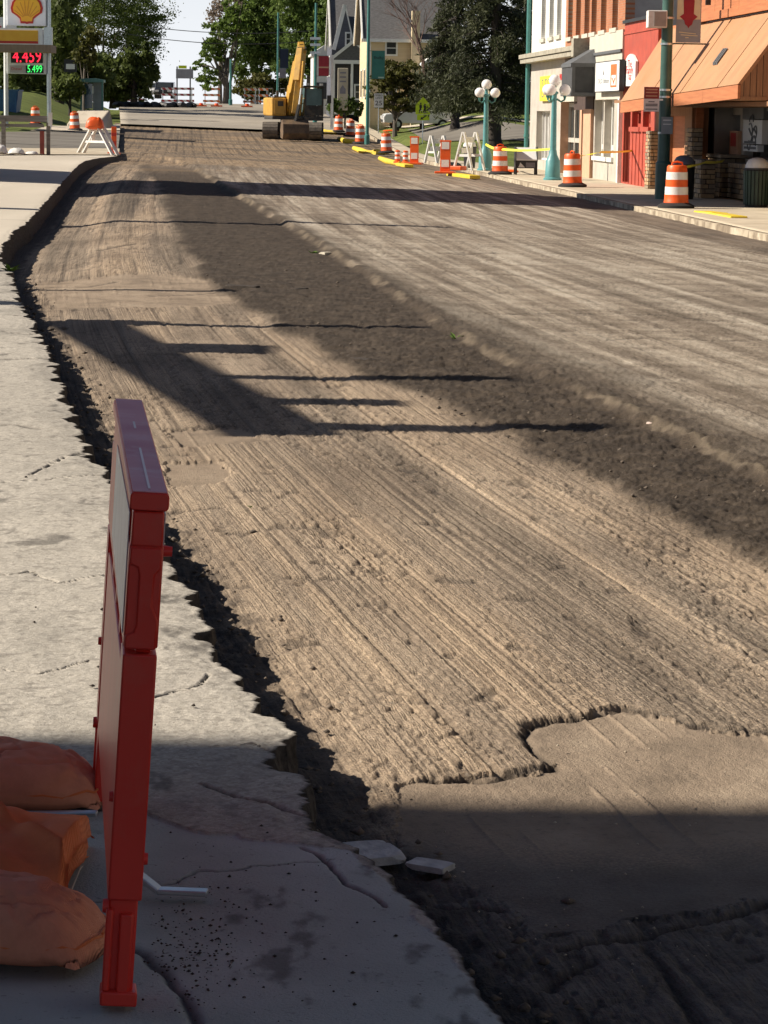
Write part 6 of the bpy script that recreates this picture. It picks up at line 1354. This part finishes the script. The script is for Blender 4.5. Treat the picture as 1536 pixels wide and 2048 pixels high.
# cream house: its long eave faces the viewer, its gable end faces the street and takes the sun
YB = 186; h = house_at('cream_house', 'tall cream house with a dark roof and sunlit end wall right of the teal pole', 734, YB); W = at(905, 100, YB).x-at(734, 100, YB).x; D = 9.5; ez = hz(72, YB, 780, h); rz_top = ez+D/2*1.0
MB().box(0, W, 0, D, 0, ez).build('wall', M_CREAM, h)
MB().prism([(0, ez), (D, ez), (D/2, rz_top)], 0.0, .25, Matrix(((0, 1, 0, 0), (1, 0, 0, 0), (0, 0, 1, 0), (0, 0, 0, 1)))).build('gable_wall', M_CREAM, h)
for s, nm in ((0, 'front'), (1, 'rear')):
    y0, y1 = (-.45, D/2) if s == 0 else (D+.45, D/2); z0 = ez-.40; n_ = 1 if s == 0 else -1
    MB().add([(-.35, y0, z0), (W+.3, y0, z0), (W+.3, y1, rz_top+.08), (-.35, y1, rz_top+.08), (-.35, y0, z0+.16), (W+.3, y0, z0+.16), (W+.3, y1, rz_top+.24), (-.35, y1, rz_top+.24)], [(0, 3, 2, 1), (4, 5, 6, 7), (0, 1, 5, 4), (1, 2, 6, 5), (2, 3, 7, 6), (3, 0, 4, 7)]).build('roof', M_ROOF, h)
MB().box(-.35, W+.3, -.52, -.44, ez-.42, ez-.20).build('eave_board', M_TRIM, h)
for y0, y1 in ((-.45, D/2), (D+.45, D/2)): MB().bar((-.40, y0, ez-.32), (-.40, y1, rz_top+.1), .09, .34).build('rake_board', M_TRIM, h)
for x in (.09,): MB().box(x-.15, x+.12, -.05, -.002, 0, ez-.1).build('corner_board', M_TRIM, h)
hwin(h, 1.15, 2.0, hz(112, YB, 780, h), hz(80, YB, 780, h)); hwin(h, 1.15, 2.0, hz(195, YB, 780, h), hz(160, YB, 780, h)); hwin(h, 2.0, 3.0, 2.2, 4.2, 'end'); hwin(h, 5.8, 6.8, 2.2, 4.2, 'end')
# projecting chimney wing that catches the sun
cx = at(829, 80, YB).x-at(734, 80, YB).x
MB().box(cx-.28, cx+.25, -.75, -.003, 0, hz(22, YB, 829, h)).build('chimney', M_CREAM, h)
# small porch right
px0, px1 = at(836, 120, YB-3).x-at(734, 120, YB-3).x, at(868, 120, YB-3).x-at(734, 120, YB-3).x
MB().prism([(px0, hz(133, YB, 850, h)), (px1, hz(133, YB, 850, h)), (px1, hz(126, YB, 850, h)), ((px0+px1)/2+.2, hz(113, YB, 850, h)), (px0, hz(129, YB, 850, h))], -3.0, -.76).build('porch_roof', M_TRIM, h)
for x in (px0+.12, px1-.15): MB().box(x-.07, x+.07, -2.9, -2.76, 0, hz(133, YB, 850, h)-.01).build('porch_post', M_TRIM, h)
# dark gabled house
YA = 214; h = house_at('gabled_house', 'dark slate house with steep white trimmed gables behind the beige sign', 662, YA); W = at(742, 100, YA).x-at(662, 100, YA).x; D = 8; ez = hz(92, YA, 690, h); top = hz(-8, YA, 690, h)
MB().box(0, W, 0, D, 0, ez).build('wall', M_SLATE, h)
gx0, gx1 = .15, W*.78; gm = (gx0+gx1)*.46
MB().prism([(0, ez), (D, ez), (D/2, top)], .0, W, Matrix(((0, 1, 0, 0), (1, 0, 0, 0), (0, 0, 1, 0), (0, 0, 0, 1)))).build('roof', M_ROOF, h)
for y0 in (-.2, D+.2): MB().bar((-.12, y0, ez-.1), (-.12, D/2, top+.1), .10, .32).build('rake_board', M_TRIM, h)
dg0, dg1, dz0, dz1 = .25, W*.55, ez-.2, hz(12, YA, 680, h)
MB().prism([(dg0, dz0), (dg1, dz0), ((dg0+dg1)/2, dz1)], -.25, 2.5).build('dormer', M_SLATE, h)
for a, b, w_ in (((dg0-.1, -.3, dz0-.1), ((dg0+dg1)/2, -.3, dz1+.1), .30), ((dg1+.1, -.3, dz0-.1), ((dg0+dg1)/2, -.3, dz1+.1), .10)): MB().bar(a, b, w_, .10, up=(0, 1, 0)).build('gable_trim', M_TRIM, h)
hwin(h, 1.0, 1.5, hz(92, YA, 690, h), hz(64, YA, 690, h), 'front', -.25); hwin(h, 2.0, 3.2, 3.4, 5.0, 'end'); hwin(h, 5.0, 6.2, 3.4, 5.0, 'end')
pz = hz(120, YA-4, 690, h)
MB().prism([(-.1, pz-.0), (W*.95, pz-.0), (W*.95, pz+.18), (W*.48, pz+1.35), (-.1, pz+.18)], -4.0, -.02).build('porch_roof', M_ROOF, h)
for a, b in (((-.15, -4.06, pz+.12), (W*.48, -4.06, pz+1.42)), ((W*1.0, -4.06, pz+.12), (W*.48, -4.06, pz+1.42))): MB().bar(a, b, .22, .08, up=(0, 1, 0)).build('gable_trim', M_TRIM, h)
MB().box(-.1, W*.95, -4.03, -3.95, pz-.28, pz).build('porch_beam', M_TRIM, h); MB().box(.05, W*.9, -3.0, -2.9, .9, pz-.3).build('porch_back', M_BLACK, h); MB().box(-.1, W*.95, -4.0, -.1, .5, .7).build('porch_floor', M_TRIM, h)
for x in (0, W*.45, W*.9): MB().box(x-.09, x+.09, -3.98, -3.80, .7, pz-.28).build('porch_post', M_TRIM, h)
for k in range(3): MB().box(0, W*.9, -3.95, -3.9, .85+k*.25, .92+k*.25).build('porch_rail', M_TRIM, h)
hwin(h, W*.52, W*.52+.7, 1.6, 2.8, 'front', -3.0)
# white annexe with the maroon banner before it
h = house_at('white_annexe', 'low white house with a shallow roof left of the gabled house', 626, 226); W = at(662, 100, 226).x-at(626, 100, 226).x
MB().box(0, W, 0, 6, 0, hz(112, 226, 640, h)).build('wall', M_TRIM, h); MB().prism([(-.2, hz(112, 226, 640, h)), (W+.2, hz(112, 226, 640, h)), (W+.2, hz(96, 226, 640, h)), (W*.6, hz(90, 226, 640, h)), (-.2, hz(108, 226, 640, h))], -.3, 6.2).build('roof', M_TRIM, h)
MB().box(.15, W*.8, -.05, -.003, hz(198, 226, 640, h), hz(165, 226, 640, h)).build('garage_door', M_CHAR, h)
# beige sign, posts, pile, car by the houses
def yat(px, Y, dz=0): b = at(px, 200, Y); return Vector((b.x, Y, g(b.x, Y)+dz))
p = yat(675, 181); o = thing('stone_sign', 'beige upright stone sign with faint lettering beside the clipped hedge', 'sign', p); a = at(674, 136, 181); b = at(694, 196, 181); W = b.x-a.x
MB().box(0, W, -.15, .15, b.z-p.z-.8, a.z-p.z).build('slab', mat('beige_sign_stone', (.50, .45, .34), (.43, .385, .29), .8, 3), o, bevel=.03); zt_ = a.z-p.z
for k in range(3): MB().box(W*.2, W*.8, -.165, -.152, zt_-.35-k*.28, zt_-.25-k*.28).build('text_line', M_GREYD, o)
MB().prism([(W*.22, zt_-1.65), (W*.78, zt_-1.65), (W*.78, zt_-1.35), (W*.5, zt_-1.08), (W*.22, zt_-1.35)], -.165, -.152).build('emblem', M_GREYD, o)
p = yat(664, 179); o = thing('white_post', 'slim white post left of the beige stone sign', 'post', p); MB().box(-.09, .09, -.09, .09, -.3, at(664, 110, 179).z-p.z).build('post', M_TRIM, o)
chunk('gravel_pile', 'pale pile of gravel by the kerb behind the excavator cab', 652, 226, .75, .9, .55, mat('pale_gravel', (.66, .56, .38), (.54, .46, .31), .95, 20, .5, 30), 40, off=0, cat='pile')
M_CARW = mat('white_car_paint', (.78, .78, .77), (.74, .74, .73), .25, 2, coat=.5); M_CARB = mat('black_car_paint', (.018, .018, .02), (.014, .014, .016), .2, 2, coat=.6); M_LIGHT = mat('lamp_lens', (.80, .80, .76), (.7, .7, .66), .15, 3); M_REDL = mat('red_lens', (.5, .02, .02), (.4, .015, .015), .2, 3)
def car(label, p, rz, m, rear=False):
    t = thing('parked_car', label, 'car', p, rz)
    Mx = Matrix(((0, 1, 0, 0), (1, 0, 0, 0), (0, 0, 1, 0), (0, 0, 0, 1)))
    MB().prism([(-2.3, .38), (2.3, .38), (2.35, .75), (2.2, .98), (1.1, 1.08), (.55, 1.62), (-1.5, 1.68), (-2.15, 1.10), (-2.34, .85)], -.90, .90, Mx).build('body', m, t, bevel=.07)
    for x in (-.915, .905): MB().prism([(-1.95, 1.10), (.95, 1.10), (.50, 1.54), (-1.45, 1.58)], x, x+.01, Mx).build('side_window', M_GLASS, t)
    MB().add([(-.76, 1.13, 1.10), (.76, 1.13, 1.10), (.66, .62, 1.58), (-.66, .62, 1.58)], [(0, 1, 2, 3)]).build('windscreen', M_GLASS, t); MB().add([(-.76, -2.19, 1.12), (.76, -2.19, 1.12), (.66, -1.58, 1.62), (-.66, -1.58, 1.62)], [(0, 3, 2, 1)]).build('rear_window', M_GLASS, t)
    for x in (-.62, .62):
        MB().box(x-.2, x+.2, 2.28, 2.375, .68, .86).build('headlight', M_LIGHT, t); MB().box(x-.18, x+.18, -2.375, -2.28, .78, 1.0).build('tail_light', M_REDL, t)
        for y in (-1.45, 1.45):
            sx = 1 if x > 0 else -1; w_ = MB().tube([(sx*.68, y, .33), (sx*.925, y, .33)], .33, 16).build('wheel', M_RUBBER, t); MB().tube([(sx*.926, y, .33), (sx*.935, y, .33)], .19, 12).build('rim', M_GALV, w_)
    MB().box(-.5, .5, 2.36, 2.38, .45, .62).build('grille', M_BLACK, t); return t
car('white car parked beyond the crossing sign, half hidden by shrubs', yat(838, 176), R(95), M_CARW)
car('black car facing the viewer behind the striped barricades on the crest', yat(330, 279, .5), R(180), M_CARB); car('white car facing the viewer left of the black one on the crest', yat(301, 288, .6), R(176), M_CARW)
# ---- fuel sign and canopy ----
YS = 150.0; pL = yat(12, YS); pR = yat(97, YS); zb = min(pL.z, pR.z)-.3
M_SHELLY = mat('golden_yellow_plastic', (.82, .46, .03), (.76, .38, .02), .4, 2); M_SHELLR = mat('shell_red_plastic', (.48, .022, .012), (.43, .018, .01), .4, 2); M_SIGNW = mat('white_cabinet', (.82, .83, .84), (.78, .79, .80), .35, 2); M_OCHRE = mat('ochre_groove', (.62, .28, .02), (.56, .24, .015), .45, 2)
o = thing('fuel_sign', 'tall fuel price sign with a yellow and red scallop emblem on two white posts', 'sign', (pL.x, YS, zb)); k = YS/F; X = lambda px: (px-12)*k; Z = lambda py, px=55: at(px, py, YS).z-zb
for px in (12, 97): MB().tube([(X(px), .05, 0), (X(px), .05, Z(-60))], .12, 12).build('post', M_GALV if px > 50 else M_SIGNW, o, True)
MB().box(X(12)+.10, X(97)-.13, -.18, .18, Z(52), Z(-22)).build('emblem_cabinet', M_SIGNW, o, bevel=.03)
def shell(s):
    P = []; cx, cy = 0, 0
    left = [(-.30, -.82), (-.34, -.60), (-.50, -.46), (-.74, -.30), (-.78, -.08), (-.70, .20), (-.52, .44), (-.28, .58), (0, .62)]
    P = [(x*s, y*s) for x, y in left]+[(-x*s, y*s) for x, y in left[::-1][1:]]+[(.10*s, -.82*s), (0, -.845*s), (-.10*s, -.82*s)]
    return P
xc = X(55); sc_ = (X(86)-X(23))/1.56; zc_ = Z(48)+.84*sc_
MB().prism([(xc+x, zc_+y) for x, y in shell(sc_)], -.24, -.185).build('emblem_rim', M_SHELLR, o)
MB().prism([(xc+x*.86, zc_+y*.86-.01) for x, y in shell(sc_)], -.275, -.243).build('emblem_face', M_SHELLY, o)
for a in (-52, -36, -20, -6.5, 6.5, 20, 36, 52):
    d = Vector((math.sin(R(a)), 0, math.cos(R(a)))); c = Vector((xc+d.x*.06*sc_, -.28, zc_-.62*sc_)); r0 = .16*sc_; r1 = (1.06-.0045*abs(a)*1.3)*sc_*.92
    MB().bar(c+d*r0, c+d*r1, .05*sc_, .02, up=(0, 1, 0)).build('emblem_groove', M_OCHRE, o)
MB().box(X(12)+.11, X(97)-.14, -.15, .15, Z(148), Z(100)).build('price_cabinet', M_SIGNW, o, bevel=.02)
MB().box(X(23), X(86), -.17, -.153, Z(126), Z(100)-.02).build('led_panel', M_BLACK, o); MB().box(X(52), X(87), -.17, -.153, Z(146), Z(131)).build('led_panel', M_BLACK, o); MB().box(X(20), X(51), -.165, -.153, Z(146), Z(131)).build('grade_panel', M_GREYD if False else mat('pale_grey_panel', (.52, .51, .52), (.48, .47, .48), .4, 2), o)
put_text('lettering', 'Diesel', .22, M_REDPR, o, (X(34), -.172, Z(138)), (math.pi/2, 0, 0), width=.55)
M_LEDR = glow('red_led', (1, .02, .05), 1.3); M_LEDG = glow('green_led', (.05, 1, .16), 1.0)
put_text('red_price', '4.459', .95, M_LEDR, o, (X(55), -.175, Z(114)), (math.pi/2, 0, 0), width=X(82)-X(26)); put_text('green_price', '5.499', .55, M_LEDG, o, (X(70), -.175, Z(138.5)), (math.pi/2, 0, 0), width=X(84)-X(55))
YC = 147.0; pc = yat(-40, YC); o = thing('fuel_canopy', 'fuel canopy with a yellow and red stripe over a brown underside', 'canopy', (at(-180, 100, YC).x, YC, pc.z-.3)); k = YC/F; X = lambda px: (px+180)*k; Z = lambda py, px=50: at(px, py, YC).z-o.location.z
x1 = X(82); zl, zh = Z(89), Z(56)
MB().box(0, x1, 0, 2.2, zl, zh).build('fascia', M_SIGNW, o); MB().box(X(-150), X(73), -.03, -.003, zl+.18, zh-.12).build('yellow_stripe', M_SHELLY, o); MB().box(X(-150), X(73), -.035, -.004, zl+.05, zl+.175).build('red_stripe', M_SHELLR, o)
MB().box(0, X(98), .02, 2.4, Z(104), zl-.005).build('soffit', mat('brown_soffit', (.30, .22, .15), (.25, .18, .12), .7, 2, stretch=(4, .2, 1)), o); MB().box(X(84), X(100), .05, .4, zl, Z(54)).build('end_bracket', M_GALV, o)
for x, y in ((X(-100), 1.1), (X(-170), 1.1)): MB().box(x-.15, x+.15, y-.15, y+.15, 0, Z(104)).build('column', M_SIGNW, o)
YK = 160.0; a = at(-40, 86, YK); o = thing('fuel_canopy', 'white canopy end with a red mark at the extreme left edge', 'canopy', (at(-200, 86, YK).x, YK, g(-26, YK))); MB().box(0, at(10, 86, YK).x-o.location.x, 0, 5, at(0, 88, YK).z-o.location.z, at(0, 34, YK).z-o.location.z).build('fascia', M_SIGNW, o)
MB().box(at(-20, 86, YK).x-o.location.x, at(3, 86, YK).x-o.location.x, -.03, -.003, at(0, 66, YK).z-o.location.z, at(0, 52, YK).z-o.location.z).build('red_mark', M_SHELLR, o); MB().box(2, 2.4, 2, 2.4, -1, at(0, 88, YK).z-o.location.z).build('column', M_SIGNW, o)
# rail, dumpster, block, bits on the left bank
Yd = 165; a = yat(-60, Yd); o = thing('dumpster', 'blue waste container on the left bank behind the fuel sign', 'container', a+Vector((0, 0, -.2))); W = at(37, 200, Yd).x-a.x; H = at(20, 182, Yd).z-a.z+.2; Hb = 0
M_BLUE = mat('blue_container_paint', (.03, .13, .30), (.025, .10, .25), .5, 3, dirt=(.06, .12, .2))
MB().add([(0, 0, Hb), (W-.15, 0, Hb), (W-.15, 1.8, Hb), (0, 1.8, Hb), (-.1, -.1, H), (W, -.1, H), (W, 1.9, H), (-.1, 1.9, H)], [(0, 3, 2, 1), (4, 5, 6, 7), (0, 1, 5, 4), (1, 2, 6, 5), (2, 3, 7, 6), (3, 0, 4, 7)]).build('tub', M_BLUE, o); MB().box(-.15, W+.06, -.16, 1.95, H+.002, H+.09).build('rim', M_BLUE, o)
for k in range(4): x = .4+k*(W-.6)/3; MB().box(x, x+.09, -.14, -.02, .1, H-.05).build('rib', M_BLUE, o)
p = hit(85, 310); o = thing('grey_rail', 'grey two rail barrier on a red brown post left of the street', 'barrier', p); k = p.y/F
z1, z2 = at(50, 238, p.y).z-p.z, at(50, 250, p.y).z-p.z; xl_ = (-60-85)*k
MB().box(xl_, (95-85)*k, -.05, .05, z1-.09, z1+.11).build('rail', mat('weathered_rail', (.22, .20, .18), (.13, .12, .105), .8, 4, stretch=(.3, 1, 6)), o); MB().box(xl_, (88-85)*k, -.04, .04, z2-.07, z2+.03).build('rail', bpy.data.materials['weathered_rail'], o)
MB().box(-.07, .07, -.13, .0-.06, 0, at(87, 262, p.y).z-p.z).build('post', mat('red_brown_post', (.26, .05, .035), (.2, .04, .028), .7, 4), o); MB().box((97-85)*k-.0, (104-85)*k, -.1, .1, z1-.22, z1+.22).build('white_end', M_WPAINT, o)
MB().box((8-85)*k-.06, (8-85)*k+.06, -.1, .1, 0, z1).build('post', bpy.data.materials['weathered_rail'], o); MB().box((96-85)*k-.06, (96-85)*k+.06, .06, .14, 0.02, z1-.1).build('post', bpy.data.materials['weathered_rail'], o)
for i, (x0, x1_, h_) in enumerate(((-20, 14, .35), (18, 48, .22), (52, 75, .12))):
    lab = ('white crumpled sheet lying under the grey rail, leftmost', 'white crumpled sheet lying under the grey rail, middle one', 'thin white sheet lying under the grey rail near the red brown post')[i]
    q_ = hit((x0+x1_)/2, 309); V, Q = pillow((x1_-x0)*k/2, .5, h_*.5, 70+i, n=18); oo = np_mesh('crumpled_sheet', V, Q, M_WPAINT); link(oo); oo.location = q_; tag(oo, lab, 'sheet')
q_ = hit(178, 256); o = thing('concrete_block', 'pale concrete ramp block behind the drum left of the street', 'block', q_); k = q_.y/F
MB().add([(-1.3, -.2, -.2), (1.0, -.2, -.2), (1.2, 2.2, 0), (-.9, 2.2, 0), (-1.25, 0, .25), (.55, 0, .3), (1.0, 2.0, 1.05), (-.85, 2.0, 1.0)], [(0, 3, 2, 1), (4, 5, 6, 7), (0, 1, 5, 4), (1, 2, 6, 5), (2, 3, 7, 6), (3, 0, 4, 7)]).build('block', M_CONC, o, bevel=.06)
# low dark retaining wall and shelter on the left bank
Yw = hit(170, 205).y; a = yat(142, Yw); o = thing('retaining_wall', 'low dark wall running along the left bank towards the street', 'wall', a); W = at(226, 200, Yw).x-a.x
MB().box(-.1, W, -.1, .15, -.3, at(170, 198, Yw).z-a.z).build('wall', mat('dark_stone_wall', (.12, .11, .10), (.07, .065, .06), .9, 6, .4, 20), o); MB().box(-.2, W+.1, -.18, .22, at(170, 198, Yw).z-a.z+.003, at(170, 194, Yw).z-a.z).build('coping', M_GREYD, o)
Yt = 184; a = yat(164, Yt); o = thing('bus_shelter', 'small teal roofed shelter with a grey panel under the big maple', 'shelter', a); W = at(206, 180, Yt).x-a.x; zt_ = at(185, 158, Yt).z-a.z
MB().prism([(-.1, zt_-.22), (W+.1, zt_-.22), (W+.1, zt_-.05), (W*.6, zt_+.05), (-.1, zt_)], -.6, .7).build('roof', mat('teal_shelter_roof', (.10, .22, .20), (.08, .18, .165), .6, 4), o); MB().box(W*.50, W, .3, .36, 0, zt_-.23).build('grey_panel', mat('grey_shelter_panel', (.20, .22, .25), (.16, .175, .2), .5, 3), o); MB().box(W*.1, W*.48, .3, .36, .6, zt_-.3).build('blue_glass', glassy('blue_shelter_glass', (.03, .06, .09)), o); MB().box(W*.47, W*.53, .2, .29, zt_-.95, zt_-.45).build('white_notice', M_WHITE, o)
for x in (0, W): MB().box(x-.05, x+.05, -.5, -.4, -.2, zt_-.22).build('post', M_TEAL, o)
a = yat(128, 190); o = thing('mailbox_sign', 'dark framed white board under the trees left of the shelter', 'sign', a); zz_ = at(140, 122, 190).z-a.z; MB().box(0, .85, -.05, .05, zz_-.75, zz_+.12).build('board', M_BLACK, o); MB().box(.15, .75, -.07, -.053, zz_-.55, zz_-.2).build('white_face', M_WHITE, o); MB().box(.38, .46, 0, .08, -.2, zz_-.75).build('post', M_BLACK, o)
# ---- the crest: sign back, striped barricades, erosion log, cables ----
Yz = 262; a = yat(353, Yz); o = thing('street_sign', 'grey back of a wide sign on two dark posts at the crest of the street', 'sign', a); k = Yz/F
for px in (354, 380): MB().box((px-353)*k-.06, (px-353)*k+.06, -.05, .05, -.3, at(px, 133, Yz).z-a.z).build('post', M_EXD, o)
MB().box((352-353)*k, (386-353)*k, -.09, -.052, at(365, 157, Yz).z-a.z, at(365, 138, Yz).z-a.z).build('sign_plate', mat('grey_sign_back', (.30, .31, .33), (.25, .26, .28), .5, 3), o); MB().box((357-353)*k, (373-353)*k, -.09, -.052, at(365, 137, Yz).z-a.z, at(365, 131, Yz).z-a.z).build('top_plate', M_YG, o)
def stripes(name, ca, cb, per):
    m = bpy.data.materials.new(name); nt, N, L, B = nodes_of(m); tc = N.new('ShaderNodeTexCoord'); sp_ = N.new('ShaderNodeSeparateXYZ'); L.new(tc.outputs['Object'], sp_.inputs[0]); ad = N.new('ShaderNodeMath'); ad.operation = 'ADD'; L.new(sp_.outputs['X'], ad.inputs[0]); L.new(sp_.outputs['Z'], ad.inputs[1])
    dv = N.new('ShaderNodeMath'); dv.operation = 'DIVIDE'; dv.inputs[1].default_value = per; L.new(ad.outputs[0], dv.inputs[0]); fr = N.new('ShaderNodeMath'); fr.operation = 'FRACT'; L.new(dv.outputs[0], fr.inputs[0]); gt = N.new('ShaderNodeMath'); gt.operation = 'GREATER_THAN'; gt.inputs[1].default_value = .5; L.new(fr.outputs[0], gt.inputs[0])
    mx = N.new('ShaderNodeMix'); mx.data_type = 'RGBA'; mx.inputs['A'].default_value = (*ca, 1); mx.inputs['B'].default_value = (*cb, 1); L.new(gt.outputs[0], mx.inputs['Factor']); L.new(mx.outputs['Result'], B.inputs['Base Color']); B.inputs['Roughness'].default_value = .5; return m
M_STRR = stripes('red_white_stripes', (.74, .72, .68), (.34, .03, .03), .62); M_STRO = stripes('orange_white_stripes', (.80, .74, .62), (.70, .16, .03), .62)
def rail_barricade(label, x0, x1, Y, m, hh=1.55, nb=3):
    a = yat(x0, Y); t = thing('striped_barricade', label, 'barricade', a, 0, 'striped barricades closing the street'); W = (x1-x0)*Y/F
    for k_ in range(nb): z = hh-.15-k_*.58; MB().box(0, W, -.06, -.03, z-.11, z+.11).build('striped_rail', m, t)
    for x in (W*.12, W*.88): MB().box(x-.04, x+.04, -.028, .03, 0, hh).box(x-.05, x+.05, -.5, .5, 0, .08).build('upright', M_GALV, t)
for x0, x1, Y, m, lab in ((239, 264, 268, M_STRR, 'leftmost red and white striped barricade under the dark evergreen'), (266, 291, 267, M_STRR, 'red and white striped barricade second from the left on the crest'), (322, 352, 272, M_STRR, 'red and white striped barricade before the black car'), (346, 388, 270, M_STRR, 'red and white striped barricade behind the grey sign back'),
                          (406, 440, 269, M_STRO, 'orange and white striped barricade left of the leaning tree'), (486, 514, 269, M_STRO, 'orange and white striped barricade left of the olive bushes'), (516, 536, 267, M_STRO, 'orange and white striped barricade nearest the excavator')): rail_barricade(lab, x0, x1, Y, m)
for i, (px, lab) in enumerate(((402, 'flat orange cone base lying on the crest, left one'), (433, 'flat orange cone base lying on the crest, middle one'), (494, 'flat red cone base lying on the crest, right one'))):
    p = yat(px, 250); o = thing('cone_base', lab, 'cone', p); MB().box(-.5, .5, -.4, .4, 0, .12).tube([(0, 0, .12), (0, 0, .3)], [.2, .15], 10).build('base', M_DRUM, o)
P = [yat(x, 243+math.sin(x*.2)*.4, .14+.06*math.sin(x*.35)) for x in range(228, 396, 6)]
tag(MB().tube(P, [.22+.09*abs(math.sin(i*1.3)) for i in range(len(P))], 8).build('erosion_log', M_BLACK, None, True), 'lumpy black erosion log lying across the street before the crest', 'log')
for i, (pa, pb_, sag) in enumerate((((255, 68), (640, 80), .6), ((270, 50), (640, 60), .5))):
    Yc = 255; a = at(*pa, Yc); b = at(*pb_, Yc); P = [a.lerp(b, t/14)-Vector((0, 0, sag*4*(t/14)*(1-t/14))) for t in range(15)]; tag(MB().tube(P, .035, 5).build('overhead_cable', M_BLACK, None), ('lower dark cable hanging across the street', 'upper thin cable hanging across the street')[i], 'cable', 'overhead cables')
